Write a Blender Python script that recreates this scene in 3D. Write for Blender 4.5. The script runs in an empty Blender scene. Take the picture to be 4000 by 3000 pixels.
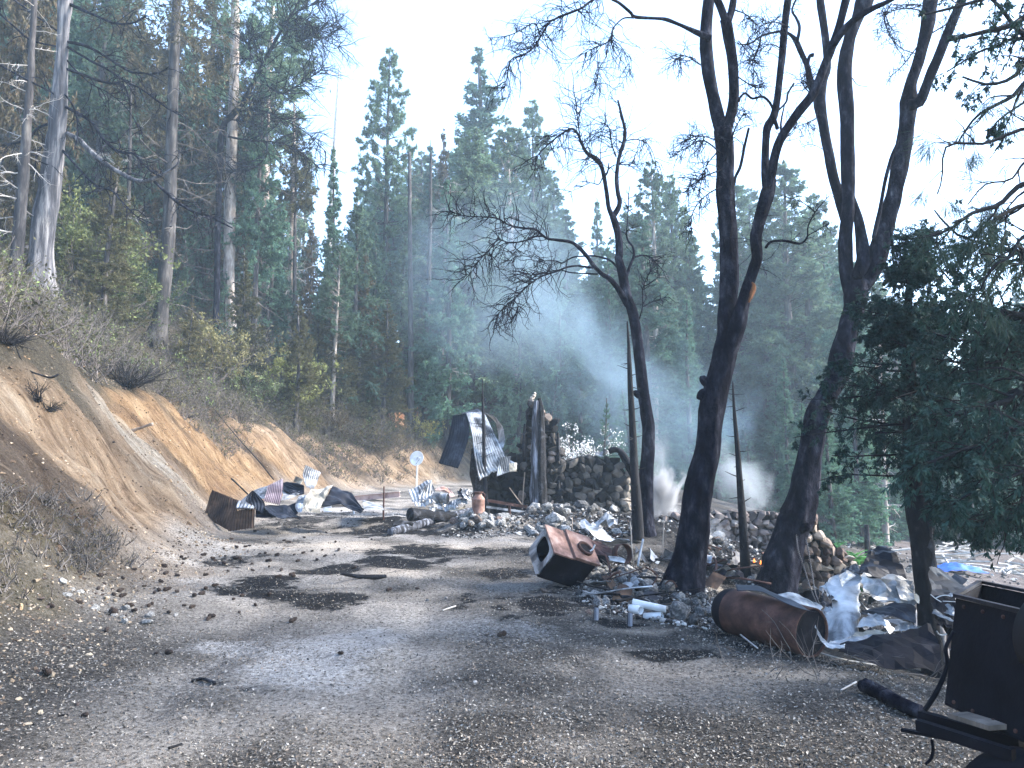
import bpy, math, random
import numpy as np
from math import radians, sin, cos, pi
random.seed(7); RNG = np.random.default_rng(11)
# ---------------------------------------------------------------- camera, sky, sun, exposure
SC = bpy.context.scene
F, CX, CY = 2889.0, 2000.0, 1500.0            # focal length and centre in photo pixels
EYE = np.array([0.0, 0.0, 1.6]); PITCH = radians(5.4)
cam = bpy.data.cameras.new('camera'); cam.sensor_width = 36; cam.lens = 26.0; cam.clip_end = 900; cam.clip_start = 0.05
camo = bpy.data.objects.new('camera', cam); SC.collection.objects.link(camo)
camo.location = EYE; camo.rotation_euler = (pi/2 + PITCH, 0, 0); SC.camera = camo
SUN_EL, SUN_AZ = radians(36), radians(86)     # azimuth measured from +Y towards +X
world = bpy.data.worlds.new('World'); SC.world = world; world.use_nodes = True
wn = world.node_tree; bg = wn.nodes['Background']; sk = wn.nodes.new('ShaderNodeTexSky')
sk.sky_type = 'NISHITA'; sk.sun_disc = False; sk.sun_elevation = SUN_EL; sk.sun_rotation = SUN_AZ
sk.dust_density = 1.6; sk.air_density = 1.0; sk.ozone_density = 1.6; sk.altitude = 900
wn.links.new(sk.outputs[0], bg.inputs[0]); bg.inputs[1].default_value = 0.15
sl = bpy.data.lights.new('sun', 'SUN'); sl.energy = 2.3; sl.angle = radians(10); sl.color = (1.0, 0.93, 0.84)
so = bpy.data.objects.new('sun', sl); SC.collection.objects.link(so)
so.rotation_euler = (pi/2 - SUN_EL, 0, pi - SUN_AZ)
SC.view_settings.view_transform = 'Standard'; SC.view_settings.look = 'None'
SC.view_settings.gamma = 1.0; SC.view_settings.exposure = 2.65
SC.cycles.max_bounces = 5; SC.cycles.diffuse_bounces = 3; SC.cycles.transmission_bounces = 3; SC.cycles.volume_bounces = 0
SC.cycles.transparent_max_bounces = 6; SC.cycles.volume_step_rate = 1.0; SC.cycles.volume_max_steps = 96
# ---------------------------------------------------------------- noise and picture rays
def _h(i, j, k, s):
    n = (i*374761393 + j*668265263 + k*2147483647 + s*974634777) & 0xffffffff
    n = ((n ^ (n >> 13)) * 1274126177) & 0xffffffff
    return ((n ^ (n >> 16)) & 0xffff) / 65535.0
def vn(p, s=0):
    p = np.asarray(p, float); i = np.floor(p).astype(np.int64); f = p - i; f = f*f*(3-2*f)
    r = 0
    for a in (0, 1):
        for b in (0, 1):
            for c in (0, 1):
                w = (f[..., 0] if a else 1-f[..., 0])*(f[..., 1] if b else 1-f[..., 1])*(f[..., 2] if c else 1-f[..., 2])
                r = r + w*_h(i[..., 0]+a, i[..., 1]+b, i[..., 2]+c, s)
    return r*2-1
def fbm(p, o=4, s=0):
    p = np.asarray(p, float); r = 0; a = 1.0
    for k in range(o):
        r = r + a*vn(p*2**k + 17.3*k, s+k); a *= .5
    return r
def fb(x, y, sc, o=4, s=0):
    x = np.asarray(x, float); y = np.asarray(y, float)
    return fbm(np.stack([x*sc, y*sc, np.zeros_like(x+y)+.37], -1), o, s)
CP, SP = cos(PITCH), sin(PITCH)
def ray(px, py):
    a = (px-CX)/F; b = (CY-py)/F
    return np.array([a, CP - b*SP, SP + b*CP])
def W(px, py, D):
    d = ray(px, py); return EYE + d*(D/d[1])
def soft(t, w=.15): return 0.5*(t + np.sqrt(t*t + w*w))
def toe(y): return np.interp(y, [-10,3,5.6,8,13.4,17,20,25,32,36,42,55,70,120], [-2.8,-3.4,-3.9,-4.4,-5.4,-6.6,-7.3,-7.8,-6.6,-5,-2,2,2,2])
def edge(y): return np.interp(y, [-5,0,3,5.3,6.2,8,10.9,15,18,22,30,40,60], [6,4.8,3.8,3.1,2.4,1.6,1.8,3.0,3.6,5,7,8,8])
def crest(y): return np.interp(y, [0,8,12,20,28,32,45], [3.2,3.2,3.2,2.9,2.1,1.3,1.3])
MOUNDS = []      # (x, y, rx, ry, height)
def zt(x, y, fine=True):
    x = np.asarray(x, float); y = np.asarray(y, float)
    d = toe(y) - x + 0.35*fb(x, y, .45, 3, 5)*np.clip((toe(y)-x+1.5)/1.5, 0, 1)
    c = crest(y)
    h = 1.15*soft(d, .4) - .42*soft(d-c, .8)
    h = 24*np.tanh(h/24)
    on = np.clip(d/.8, 0, 1)
    # rills run straight down the cut
    h = h + on*np.clip(1-(d-c)/2, .25, 1)*(.16*fbm(np.stack([y*1.6 + .35*d, d*.35, x*0], -1), 4, 9) + .10*fb(x, y, 1.7, 3, 3) + .075*np.abs(fbm(np.stack([y*3.4+.8*d, d*1.3, x*0], -1), 4, 12)) - .11*np.maximum(fbm(np.stack([y*2.2+1.1*d, d*.5, x*0], -1), 3, 14)-.25, 0))
    s = x - edge(y)
    h = h - 4.3*np.tanh(.30*soft(s, .6)/4.3)*np.clip(1.2-(d+3)/3, 0, 1)
    r = soft(y - np.interp(x, [0,20,40], [54,60,66]), 4)
    h = h + 22*np.tanh(.34*r/22)*np.clip((x+14)/14, .0, 1)
    for (mx, my, rx, ry, mh) in MOUNDS:
        q = ((x-mx)/rx)**2 + ((y-my)/ry)**2
        h = h + mh*np.exp(-q*1.5)*(1+.35*fb(x, y, 2.3, 3, 21))
    h = h + .035*fb(x, y, .8, 3, 1)
    xr = np.interp(y, [2,5,8,14,20,30], [-.9,-1.4,-1.8,-2.3,-2.6,-2.0]); w = fb(x, y, .5, 2, 77)*.12
    for o_ in (-.8, .8): h = h - .028*np.exp(-((x-xr-o_-w)/.17)**2) + .012*np.exp(-((x-xr-o_-w)/.38)**2)
    h = h + .022*fb(x, y, 2.6, 3, 78)
    if fine: h = h + .010*fb(x, y, 6, 3, 2)*np.clip(1, 0, 1)
    return h
def G(px, py, Dmin=2.0, Dmax=140):
    d = ray(px, py); d = d/d[1]
    t = np.concatenate([np.arange(Dmin, 30, .04), np.arange(30, Dmax, .25)])
    P = EYE + t[:, None]*d
    below = P[:, 2] <= zt(P[:, 0], P[:, 1])
    k = int(np.argmax(below))
    if not below[k]: k = len(t)-1
    p = P[k].copy(); p[2] = float(zt(p[0], p[1])); return p
def onT(x, y): return np.array([x, y, float(zt(x, y))])
def pxm(D): return D/F      # metres per photo pixel at distance D
# ---------------------------------------------------------------- mesh building
def unit(v): return v/np.maximum(np.linalg.norm(v, axis=-1, keepdims=True), 1e-9)
class MB:
    def __init__(s): s.V = []; s.Fc = []; s.C = []; s.M = []; s.n = 0
    def add(s, V, Fs, col=None, mi=0):
        V = np.asarray(V, float).reshape(-1, 3)
        for f in (Fs if isinstance(Fs, list) else [Fs]):
            f = np.asarray(f, np.int64)
            if len(f): s.Fc.append(f + s.n); s.M.append(np.full(len(f), mi))
        s.V.append(V); c = np.ones((len(V), 4))
        if col is not None: c[:, :] = np.asarray(col) if np.ndim(col) else col
        s.C.append(c); s.n += len(V); return s
    def mesh(s, name, mats, origin=(0,0,0), smooth=False):
        me = bpy.data.meshes.new(name)
        V = np.concatenate(s.V) - np.asarray(origin)
        me.vertices.add(len(V)); me.vertices.foreach_set('co', V.ravel())
        li = np.concatenate([f.ravel() for f in s.Fc]); tot = np.concatenate([np.full(len(f), f.shape[1]) for f in s.Fc])
        me.loops.add(len(li)); me.loops.foreach_set('vertex_index', li.astype(np.int32))
        me.polygons.add(len(tot)); st = np.concatenate([[0], np.cumsum(tot)[:-1]])
        me.polygons.foreach_set('loop_start', st.astype(np.int32))
        me.polygons.foreach_set('material_index', np.concatenate(s.M).astype(np.int32))
        me.polygons.foreach_set('use_smooth', np.full(len(tot), smooth))
        ca = me.color_attributes.new('Col', 'FLOAT_COLOR', 'POINT'); ca.data.foreach_set('color', np.concatenate(s.C).ravel())
        for m in (mats if isinstance(mats, (list, tuple)) else [mats]): me.materials.append(m)
        me.update(calc_edges=True); me.validate(); return me
    def obj(s, name, mats, parent=None, smooth=False, origin=None):
        o0 = np.array(parent['_o']) if parent is not None else (np.zeros(3) if origin is None else np.asarray(origin, float))
        me = s.mesh(name, mats, o0, smooth)
        o = bpy.data.objects.new(name, me); SC.collection.objects.link(o)
        if parent is not None: o.parent = parent
        else: o.location = o0
        o['_o'] = [float(v) for v in o0]; return o
def tag(o, label=None, cat=None, group=None, kind=None):
    if label: o['label'] = label
    if cat: o['category'] = cat
    if group: o['group'] = group
    if kind: o['kind'] = kind
    return o
def thing(name, label, cat, loc, group=None):
    o = bpy.data.objects.new(name, None); SC.collection.objects.link(o); o.location = [float(v) for v in loc]
    o.empty_display_size = .1; o['_o'] = [float(v) for v in loc]; return tag(o, label, cat, group)
def copy_tree(o, parent=None):
    c = o.copy(); SC.collection.objects.link(c); c.parent = parent
    for ch in list(o.children): copy_tree(ch, c)
    return c
def tubes(mb, P, R, k=4, col=None, cap=True, rough=0, seed=0, mi=0):
    """P (N,n,3) polylines, R (N,n) radii, all with the same number of points"""
    P = np.asarray(P, float); R = np.asarray(R, float)
    if P.ndim == 2: P = P[None]; R = R[None]
    N, n, _ = P.shape
    T = unit(np.gradient(P, axis=1)); up = np.where(np.abs(T[..., 2:3].mean(1, keepdims=True)) > .75, np.array([0, 1., 0]), np.array([0, 0, 1.]))
    A = unit(np.cross(T, up + 0*T)); B = np.cross(T, A)
    th = np.arange(k)/k*2*pi
    r = R[:, :, None]
    if rough:
        q = P[:, :, None, :]*2.2 + (A[:, :, None]*np.cos(th)[:, None] + B[:, :, None]*np.sin(th)[:, None])*1.3
        r = r*(1 + rough*fbm(q*np.array([2.2, 2.2, .8]), 3, seed))
    V = P[:, :, None, :] + r[..., None]*(A[:, :, None]*np.cos(th)[:, None] + B[:, :, None]*np.sin(th)[:, None])
    idx = np.arange(N*n*k).reshape(N, n, k)
    a = idx[:, :-1]; b = idx[:, 1:]
    Fq = np.stack([a, np.roll(a, -1, 2), np.roll(b, -1, 2), b], -1).reshape(-1, 4)
    fs = [Fq]
    if cap and k <= 64: fs += [idx[:, 0][:, ::-1], idx[:, -1]]
    if col is not None and np.ndim(col) == 2 and len(col) == N: col = np.repeat(col, n*k, 0)
    mb.add(V.reshape(-1, 3), fs, col, mi); return mb
def smoothline(P, m):
    """resample a polyline (columns arbitrary) with Catmull-Rom to m points"""
    P = np.asarray(P, float); n = len(P)
    if n < 3: return P[0] + (P[-1]-P[0])*np.linspace(0, 1, m)[:, None]
    L = np.concatenate([[0], np.cumsum(np.linalg.norm(np.diff(P[:, :3], axis=0), axis=1))]); L /= L[-1]
    s = np.linspace(0, 1, m); i = np.clip(np.searchsorted(L, s, 'right')-1, 0, n-2); t = ((s-L[i])/np.maximum(L[i+1]-L[i], 1e-9))[:, None]
    p0, p1, p2, p3 = P[np.maximum(i-1, 0)], P[i], P[i+1], P[np.minimum(i+2, n-1)]
    return .5*((2*p1)+(-p0+p2)*t+(2*p0-5*p1+4*p2-p3)*t*t+(-p0+3*p1-3*p2+p3)*t**3)
def grow(S, Dr, L, r0, n=7, wander=.25, grav=-.1, r1=.25, rng=RNG):
    N = len(S); P = np.zeros((N, n, 3)); P[:, 0] = S; d = unit(np.asarray(Dr, float)); st = (np.asarray(L)/(n-1))
    for i in range(1, n):
        d = unit(d + rng.normal(0, wander, (N, 3)) + np.array([0, 0, 1.])*np.reshape(grav, (-1, 1) if np.ndim(grav) else 1))
        P[:, i] = P[:, i-1] + d*np.reshape(st, (-1, 1))
    R = np.reshape(r0, (-1, 1))*np.linspace(1, r1, n)[None] + np.zeros((N, n)); return P, R
def spawn(P, R, per, tmin=.2, ang=(35, 70), lf=.5, rf=.5, n=6, wander=.25, grav=-.1, L=None, rng=RNG, tmax=1.0):
    N, m, _ = P.shape; k = N*per; ip = np.repeat(np.arange(N), per); t = rng.uniform(tmin, tmax, k)*(m-1); i = np.minimum(t.astype(int), m-2); f = (t-i)[:, None]
    S = P[ip, i]*(1-f) + P[ip, i+1]*f; T = unit(P[ip, i+1]-P[ip, i]); q = unit(np.cross(T, rng.normal(size=(k, 3))))
    a = np.radians(rng.uniform(*ang, k))[:, None]; D = T*np.cos(a)+q*np.sin(a)
    PL = np.linalg.norm(np.diff(P, axis=1), axis=2).sum(1)[ip] if L is None else np.full(k, L)
    LL = PL*lf*rng.uniform(.5, 1.15, k)*(1.15-.6*t/(m-1))
    rr = np.minimum(R[ip, i]*rf*1.0, R[ip, i]*.9)
    return grow(S, D, LL, rr, n, wander, grav, rng=rng)
def leaves(mb, C, D, ln, wd, col, rng=RNG, mi=0, flat=None):
    """diamond needle sprays / leaves at C pointing along D"""
    N = len(C); D = unit(D); q = rng.normal(size=(N, 3)) if flat is None else np.array([0, 0, 1.]) + rng.normal(0, flat, (N, 3))
    s = unit(np.cross(D, q)); u = unit(np.cross(s, D)); ln = np.reshape(ln, (-1, 1))+np.zeros((N, 1)); wd = np.reshape(wd, (-1, 1))+np.zeros((N, 1))
    V = np.stack([C, C+D*ln*.5+s*wd*.5, C+D*ln-u*ln*.12, C+D*ln*.45-s*wd*.5], 1)
    mb.add(V.reshape(-1, 3), np.arange(N*4).reshape(N, 4), np.repeat(col, 4, 0) if np.ndim(col) == 2 else col, mi)
def ico(sub=2):
    import bmesh
    bm = bmesh.new(); bmesh.ops.create_icosphere(bm, subdivisions=sub, radius=1)
    V = np.array([v.co[:] for v in bm.verts]); Fc = np.array([[v.index for v in f.verts] for f in bm.faces]); bm.free(); return V, Fc
ICO = {k: ico(k) for k in (1, 2, 3)}
def rockshape(seed, sub=2, planes=14, n=.0):
    import bmesh
    r = np.random.default_rng(seed); k = 26 if sub == 2 else 11; P = unit(r.normal(size=(k, 3)))*r.uniform(.72, 1.0, (k, 1)); P[:, 0] *= r.uniform(.9, 1.25); P[:, 1] *= r.uniform(.75, 1.0)
    bm = bmesh.new(); vs = [bm.verts.new(p) for p in P]; q = bmesh.ops.convex_hull(bm, input=vs); bmesh.ops.delete(bm, geom=[g for g in q['geom_interior'] if isinstance(g, bmesh.types.BMVert)], context='VERTS')
    if sub == 2: bmesh.ops.subdivide_edges(bm, edges=bm.edges[:], cuts=1, use_grid_fill=True); bmesh.ops.triangulate(bm, faces=bm.faces[:])
    bm.verts.index_update(); V = np.array([v.co[:] for v in bm.verts]); Fc = np.array([[v.index for v in f.verts] for f in bm.faces if len(f.verts) == 3]); bm.free()
    if sub == 2: V = V*(1+.045*fbm(V*2.6+seed, 3, seed)[:, None])
    return V, Fc
ROCKS = [rockshape(s) for s in range(10)]
ROCKS1 = [rockshape(s, 1, 8) for s in range(8)]
def rotm(a, b, c):
    ca, sa, cb, sb, cc, sc_ = cos(a), sin(a), cos(b), sin(b), cos(c), sin(c)
    return np.array([[cc, -sc_, 0], [sc_, cc, 0], [0, 0, 1]])@np.array([[cb, 0, sb], [0, 1, 0], [-sb, 0, cb]])@np.array([[1, 0, 0], [0, ca, -sa], [0, sa, ca]])
def box(mb, c, s, M=None, col=None, mi=0):
    V = np.array([[x, y, z] for x in (-.5, .5) for y in (-.5, .5) for z in (-.5, .5)])*np.asarray(s, float)
    if M is not None: V = V@np.asarray(M).T
    mb.add(V+np.asarray(c), np.array([[0,1,3,2],[4,6,7,5],[0,4,5,1],[2,3,7,6],[0,2,6,4],[1,5,7,3]]), col, mi); return mb
def bar(mb, a, b, w, h, col=None, up=(0,0,1), mi=0):
    a = np.asarray(a, float); b = np.asarray(b, float); t = unit(b-a); s = unit(np.cross(t, np.asarray(up, float))); u = np.cross(s, t)
    V = np.array([p + s*w*i*.5 + u*h*j*.5 for p in (a, b) for i in (-1, 1) for j in (-1, 1)])
    mb.add(V, np.array([[0,1,3,2],[4,6,7,5],[0,4,5,1],[2,3,7,6],[0,2,6,4],[1,5,7,3]]), col, mi); return mb
def lathe(mb, prof, M=np.eye(3), loc=(0,0,0), k=24, col=None, mi=0):
    prof = np.asarray(prof, float); th = np.arange(k)/k*2*pi
    V = np.stack([prof[:, 0:1]*np.cos(th), prof[:, 0:1]*np.sin(th), prof[:, 1:2]+0*th], -1)
    V = V.reshape(-1, 3)@np.asarray(M).T + np.asarray(loc); idx = np.arange(len(prof)*k).reshape(-1, k); a = idx[:-1]; b = idx[1:]
    mb.add(V, np.stack([a, np.roll(a, -1, 1), np.roll(b, -1, 1), b], -1).reshape(-1, 4), col, mi); return mb
def axisM(a, b, up=(0,0,1)):
    t = unit(np.asarray(b, float)-np.asarray(a, float)); s = unit(np.cross(np.asarray(up, float), t)) if abs(t@np.asarray(up)) < .99 else np.array([1., 0, 0])
    return np.stack([s, np.cross(t, s), t], 1)
# ---------------------------------------------------------------- materials
def newmat(name):
    m = bpy.data.materials.new(name); m.use_nodes = True; nt = m.node_tree; b = nt.nodes['Principled BSDF']; return m, nt, b
def nd(nt, t, **kw):
    n = nt.nodes.new(t)
    for k, v in kw.items():
        if k in ('ins',):
            for a, c in v.items(): n.inputs[a].default_value = c
        else: setattr(n, k, v)
    return n
def noise(nt, vec, scale, detail=5, rough=.6, dist=0):
    n = nd(nt, 'ShaderNodeTexNoise'); n.inputs['Scale'].default_value = scale; n.inputs['Detail'].default_value = detail
    n.inputs['Roughness'].default_value = rough; n.inputs['Distortion'].default_value = dist; nt.links.new(vec, n.inputs['Vector']); return n.outputs['Fac']
def ramp(nt, fac, stops):
    r = nd(nt, 'ShaderNodeValToRGB'); e = r.color_ramp.elements
    while len(e) < len(stops): e.new(.5)
    for el, (p, c) in zip(e, stops): el.position = p; el.color = (*c, 1) if len(c) == 3 else c
    nt.links.new(fac, r.inputs[0]); return r.outputs[0]
def mix(nt, fac, a, b, mode='MIX'):
    m = nd(nt, 'ShaderNodeMix', data_type='RGBA', blend_type=mode)
    for s, v in ((0, fac), (6, a), (7, b)):
        if hasattr(v, 'is_output'): nt.links.new(v, m.inputs[s])
        else: m.inputs[s].default_value = v if s == 0 else (*v, 1)
    return m.outputs[2]
def mth(nt, op, a, b=0.0, clamp=False):
    m = nd(nt, 'ShaderNodeMath', operation=op, use_clamp=clamp)
    for s, v in ((0, a), (1, b)):
        if hasattr(v, 'is_output'): nt.links.new(v, m.inputs[s])
        else: m.inputs[s].default_value = v
    return m.outputs[0]
def coords(nt, stretch=(1,1,1), kind='Object'):
    t = nd(nt, 'ShaderNodeTexCoord'); mp = nd(nt, 'ShaderNodeMapping'); mp.inputs['Scale'].default_value = stretch
    nt.links.new(t.outputs[kind], mp.inputs[0]); return mp.outputs[0]
def bump(nt, b, h, strength=.5, dist=.02):
    n = nd(nt, 'ShaderNodeBump'); n.inputs['Strength'].default_value = strength; n.inputs['Distance'].default_value = dist
    nt.links.new(h, n.inputs['Height']); nt.links.new(n.outputs[0], b.inputs['Normal'])
def pm(name, stops, scale=4, detail=6, rough=.9, metal=0, bm=.4, bd=.02, stretch=(1,1,1), usecol=False, bscale=None, spec=.3, rnd=0, dist=0):
    m, nt, b = newmat(name); v = coords(nt, stretch); f = noise(nt, v, scale, detail, .62, dist); c = ramp(nt, f, stops)
    if usecol:
        a = nd(nt, 'ShaderNodeVertexColor', layer_name='Col'); c = mix(nt, 1.0, c, a.outputs[0], 'MULTIPLY')
    if rnd:
        oi = nd(nt, 'ShaderNodeObjectInfo'); h = nd(nt, 'ShaderNodeHueSaturation'); nt.links.new(c, h.inputs['Color'])
        nt.links.new(mth(nt, 'ADD', mth(nt, 'MULTIPLY', oi.outputs['Random'], rnd*2), 1-rnd), h.inputs['Value'])
        h.inputs['Hue'].default_value = .5; nt.links.new(mth(nt, 'ADD', mth(nt, 'MULTIPLY', oi.outputs['Random'], -.03), .515), h.inputs['Hue']); c = h.outputs[0]
    nt.links.new(c, b.inputs['Base Color']); b.inputs['Roughness'].default_value = rough; b.inputs['Metallic'].default_value = metal
    b.inputs['Specular IOR Level'].default_value = spec
    if bm: bump(nt, b, noise(nt, v, bscale or scale*4, 6, .7), bm, bd)
    return m
def leafmat(name, col, trans=.35, rnd=.25, rough=.7):
    m, nt, b = newmat(name); out = nt.nodes['Material Output']
    a = nd(nt, 'ShaderNodeVertexColor', layer_name='Col'); c = mix(nt, 1.0, col, a.outputs[0], 'MULTIPLY')
    if rnd:
        oi = nd(nt, 'ShaderNodeObjectInfo'); h = nd(nt, 'ShaderNodeHueSaturation'); nt.links.new(c, h.inputs['Color'])
        nt.links.new(mth(nt, 'ADD', mth(nt, 'MULTIPLY', oi.outputs['Random'], rnd*2), 1-rnd), h.inputs['Value'])
        nt.links.new(mth(nt, 'ADD', mth(nt, 'MULTIPLY', oi.outputs['Random'], -.03), .515), h.inputs['Hue']); c = h.outputs[0]
    nt.links.new(c, b.inputs['Base Color']); b.inputs['Roughness'].default_value = rough; b.inputs['Specular IOR Level'].default_value = .25
    t = nd(nt, 'ShaderNodeBsdfTranslucent'); nt.links.new(c, t.inputs[0]); mx = nd(nt, 'ShaderNodeMixShader'); mx.inputs[0].default_value = trans
    nt.links.new(b.outputs[0], mx.inputs[1]); nt.links.new(t.outputs[0], mx.inputs[2]); nt.links.new(mx.outputs[0], out.inputs[0]); return m
M = {}
M['bark_dark'] = pm('dark oak bark', [(.3,(.002,.002,.005)),(.46,(.007,.007,.013)),(.56,(.019,.020,.030)),(.66,(.055,.057,.072)),(.76,(.17,.17,.175))], 7, 9, .95, bm=1.0, bd=.07, stretch=(1,1,.45), bscale=16, spec=.04)
M['bark_char'] = pm('charred bark', [(.35,(.003,.003,.004)),(.6,(.012,.012,.015)),(.75,(.05,.05,.055))], 9, 7, .9, bm=1, bd=.02, stretch=(1,1,.5))
M['bark_cedar'] = pm('weathered cedar bark', [(.32,(.02,.02,.024)),(.48,(.08,.08,.09)),(.62,(.24,.23,.23)),(.8,(.42,.40,.38))], 7, 7, .95, bm=1, bd=.04, stretch=(1,1,.10))
M['bark_pale'] = pm('pale pine bark', [(.3,(.08,.065,.06)),(.5,(.30,.255,.225)),(.7,(.55,.50,.46))], 6, 7, .95, bm=1, bd=.03, stretch=(1,1,.25), rnd=.2)
M['bark_grey'] = pm('grey conifer bark', [(.3,(.014,.013,.014)),(.5,(.055,.05,.05)),(.7,(.15,.14,.13))], 6, 6, .95, bm=1, bd=.03, stretch=(1,1,.2), rnd=.3)
M['twig'] = pm('dry grey twigs', [(.3,(.05,.043,.04)),(.7,(.17,.15,.135))], 8, 3, .95, bm=0, rnd=.2)
M['twig_pale'] = pm('bleached twigs', [(.3,(.30,.27,.24)),(.7,(.55,.52,.48))], 8, 3, .95, bm=0)
M['twig_dark'] = pm('dark twigs', [(.3,(.008,.008,.01)),(.7,(.025,.024,.026))], 8, 3, .95, bm=0)
M['fir'] = leafmat('fir needles', (.095,.18,.13))
M['pine'] = leafmat('pine needles', (.11,.175,.115))
M['olive'] = leafmat('scorched olive needles', (.105,.10,.05))
M['brownfir'] = leafmat('singed brown foliage', (.10,.085,.05))
M['cedar'] = leafmat('cedar sprays', (.026,.064,.050), .3)
M['shrub'] = leafmat('yellow green shrub leaves', (.21,.215,.10))
M['fern'] = leafmat('bright fern fronds', (.13,.36,.11))
M['blossom'] = leafmat('white blossom', (.85,.85,.82), .4, 0)
# ================================================================ TERRAIN
p = G(1450, 2045); MOUNDS.append((p[0], p[1], 1.5, 1.0, .14))          # low ash mound
p = G(2230, 2060); MOUNDS.append((p[0]+.2, p[1]+.3, 2.3, 1.5, .38))       # rubble before the ruin
p = G(1870, 2065); MOUNDS.append((p[0], p[1]+.2, 1.0, .6, .2))
p = G(2850, 2180); MOUNDS.append((p[0], p[1]+.2, 1.6, 1.8, .25))
a1 = np.linspace(-3.05, 3.15, 640); gx = 9*np.sinh(a1)*.95; gx = np.clip(gx, -95, 110)
a2 = np.concatenate([np.linspace(-6, 1.2, 26)[:-1], 1.2 + 7*np.sinh(np.linspace(0, 3.75, 660))]); gy = a2[a2 < 150]
X, Y = np.meshgrid(gx, gy); Z = zt(X, Y)
Vt = np.stack([X, Y, Z], -1).reshape(-1, 3)
def spots(lst, x, y):
    w = np.zeros_like(x)
    nz = fb(x, y, 1.3, 4, 31); nz2 = fb(x, y, 5, 3, 33)
    for (px, py, rx, ry, k) in lst:
        c = G(px, py); u = rx*pxm(c[1]); t = G(px, py-ry)[1]; b_ = G(px, py+ry)[1]; v = max((t-b_)/2, .1)
        q = ((x-c[0])/u)**2 + ((y-(t+b_)/2)/v)**2
        w = np.maximum(w, k*np.clip((1.3 - np.sqrt(q) + .6*nz + .35*nz2)*1.1, 0, 1))
    return w
CHAR = [(1050,2275,150,28,.95),(1250,2232,150,14,.9),(1270,2345,170,30,.95),(1090,2320,80,20,.8),(1640,2175,210,38,.95),(1560,2205,90,20,.8),(1820,2340,60,30,.85),
        (2110,2372,150,38,1),(1950,2240,90,20,.7),(2200,2300,120,30,.7),(1160,2120,130,20,.5),(1560,2060,230,32,.85),(2650,2560,150,22,.95),(2380,2440,120,30,.8),(1000,2175,80,14,.6),
        (2900,2480,400,60,.9),(3100,2560,300,30,.7),(2800,2200,300,110,.8),(2300,2130,300,60,.8),(1150,2035,200,22,.6),(860,2200,120,30,.6),(1450,2500,120,30,.35),(1500,2580,200,30,.3),
        (3450,2420,260,150,1),(2450,2350,250,100,.85),(3700,2650,200,120,.8),(3300,2800,500,60,.35),(2500,2800,500,90,.3),(1750,2760,260,30,.35),(850,2670,90,16,.5),(1000,2700,120,20,.5)]
ASH = [(1180,2610,380,130,1),(860,2540,200,40,.9),(1330,2700,120,30,.8),(1980,2460,260,50,.6),(350,2660,230,30,.6),(1960,2530,150,60,.5),(150,2690,120,15,.6),
       (1450,2030,240,30,.75),(1300,1990,250,14,.9),(1700,2110,250,16,.5),(2500,2420,60,12,.5),(2050,2150,120,16,.6),(2700,2150,120,30,.6),(3700,2250,400,30,.35)]
TAN = [(1290,2135,280,36,1),(1320,2285,130,18,1),(1520,2240,100,40,.8),(1000,2210,120,16,.6),(1680,2320,160,30,.5),(1750,2140,250,20,.6),(2500,2470,200,14,.7),(3100,2640,250,14,.7),(2900,2320,160,30,1),(2750,2260,60,50,.8)]
vx, vy = Vt[:, 0], Vt[:, 1]
CHAR = [(a, b_, c_*1.2, d_*1.35, e) for a, b_, c_, d_, e in CHAR]
near = (vy < 40) & (vy > 1)
w1 = np.zeros(len(Vt)); w2 = w1.copy(); w3 = w1.copy()
w1[near] = spots(CHAR, vx[near], vy[near]); w2[near] = spots(ASH, vx[near], vy[near]); w3[near] = spots(TAN, vx[near], vy[near])
dd = toe(vy) - vx; cc = np.interp(vy, [0,12,20,28,34,50], [3.2,3.2,3.1,3.0,2.7,2.5])
bank = np.clip((dd+.55+.6*fb(vx, vy, .8, 4, 41))/1.1, 0, 1)
veg = np.clip((dd-cc+.9+.9*fb(vx, vy, .5, 4, 43))/.8, 0, 1)
far = np.clip((vy-38-3*fb(vx, vy, .15, 3, 4))/8, 0, 1)*np.clip(1-dd/2, 0, 1)
veg = np.maximum(veg, far)
# darker soil streaks down the cut, mossy dirt low on the near left
rill = np.clip(fbm(np.stack([vy*1.1+.5*dd, dd*.22, vx*0], -1), 4, 51)*1.9 - .05 + .8*np.clip((13-vy)/6, -.35, 1), 0, 1)*bank
moss = np.clip((9.5-vy)/4, 0, 1)*np.clip(1.15-np.abs(dd-.15)/.9 + .6*fb(vx, vy, 2, 3, 7), 0, 1)
grey = np.clip(1.3-np.abs(vy-16.5+.9*dd)/1.6+.5*fb(vx, vy, 1.1, 3, 8), 0, 1)*bank*np.clip(1.5-dd/3.5, 0, 1)
orange = np.clip(1.4-np.abs(vy-22)/6+.7*fb(vx, vy, .5, 3, 15), 0, 1)*bank
fld = np.clip((vx-edge(vy)-6)/4, 0, 1)
litter = np.clip(.30+.8*fb(vx, vy, .9, 4, 61)+np.clip((vx-.2)/2.2, 0, .8)+np.clip((4.3-vy)/1.6, 0, .8), 0, 1)*(1-bank)
litter = np.maximum(litter, np.clip((9-vy)/3, 0, 1)*np.clip(1.5-np.abs(dd+.4)/.9, 0, 1))
idx = np.arange(X.size).reshape(X.shape); qf = np.stack([idx[:-1, :-1], idx[:-1, 1:], idx[1:, 1:], idx[1:, :-1]], -1).reshape(-1, 4)
mb = MB(); mb.add(Vt, qf, np.stack([w1, w2, w3, bank], -1))
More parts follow.
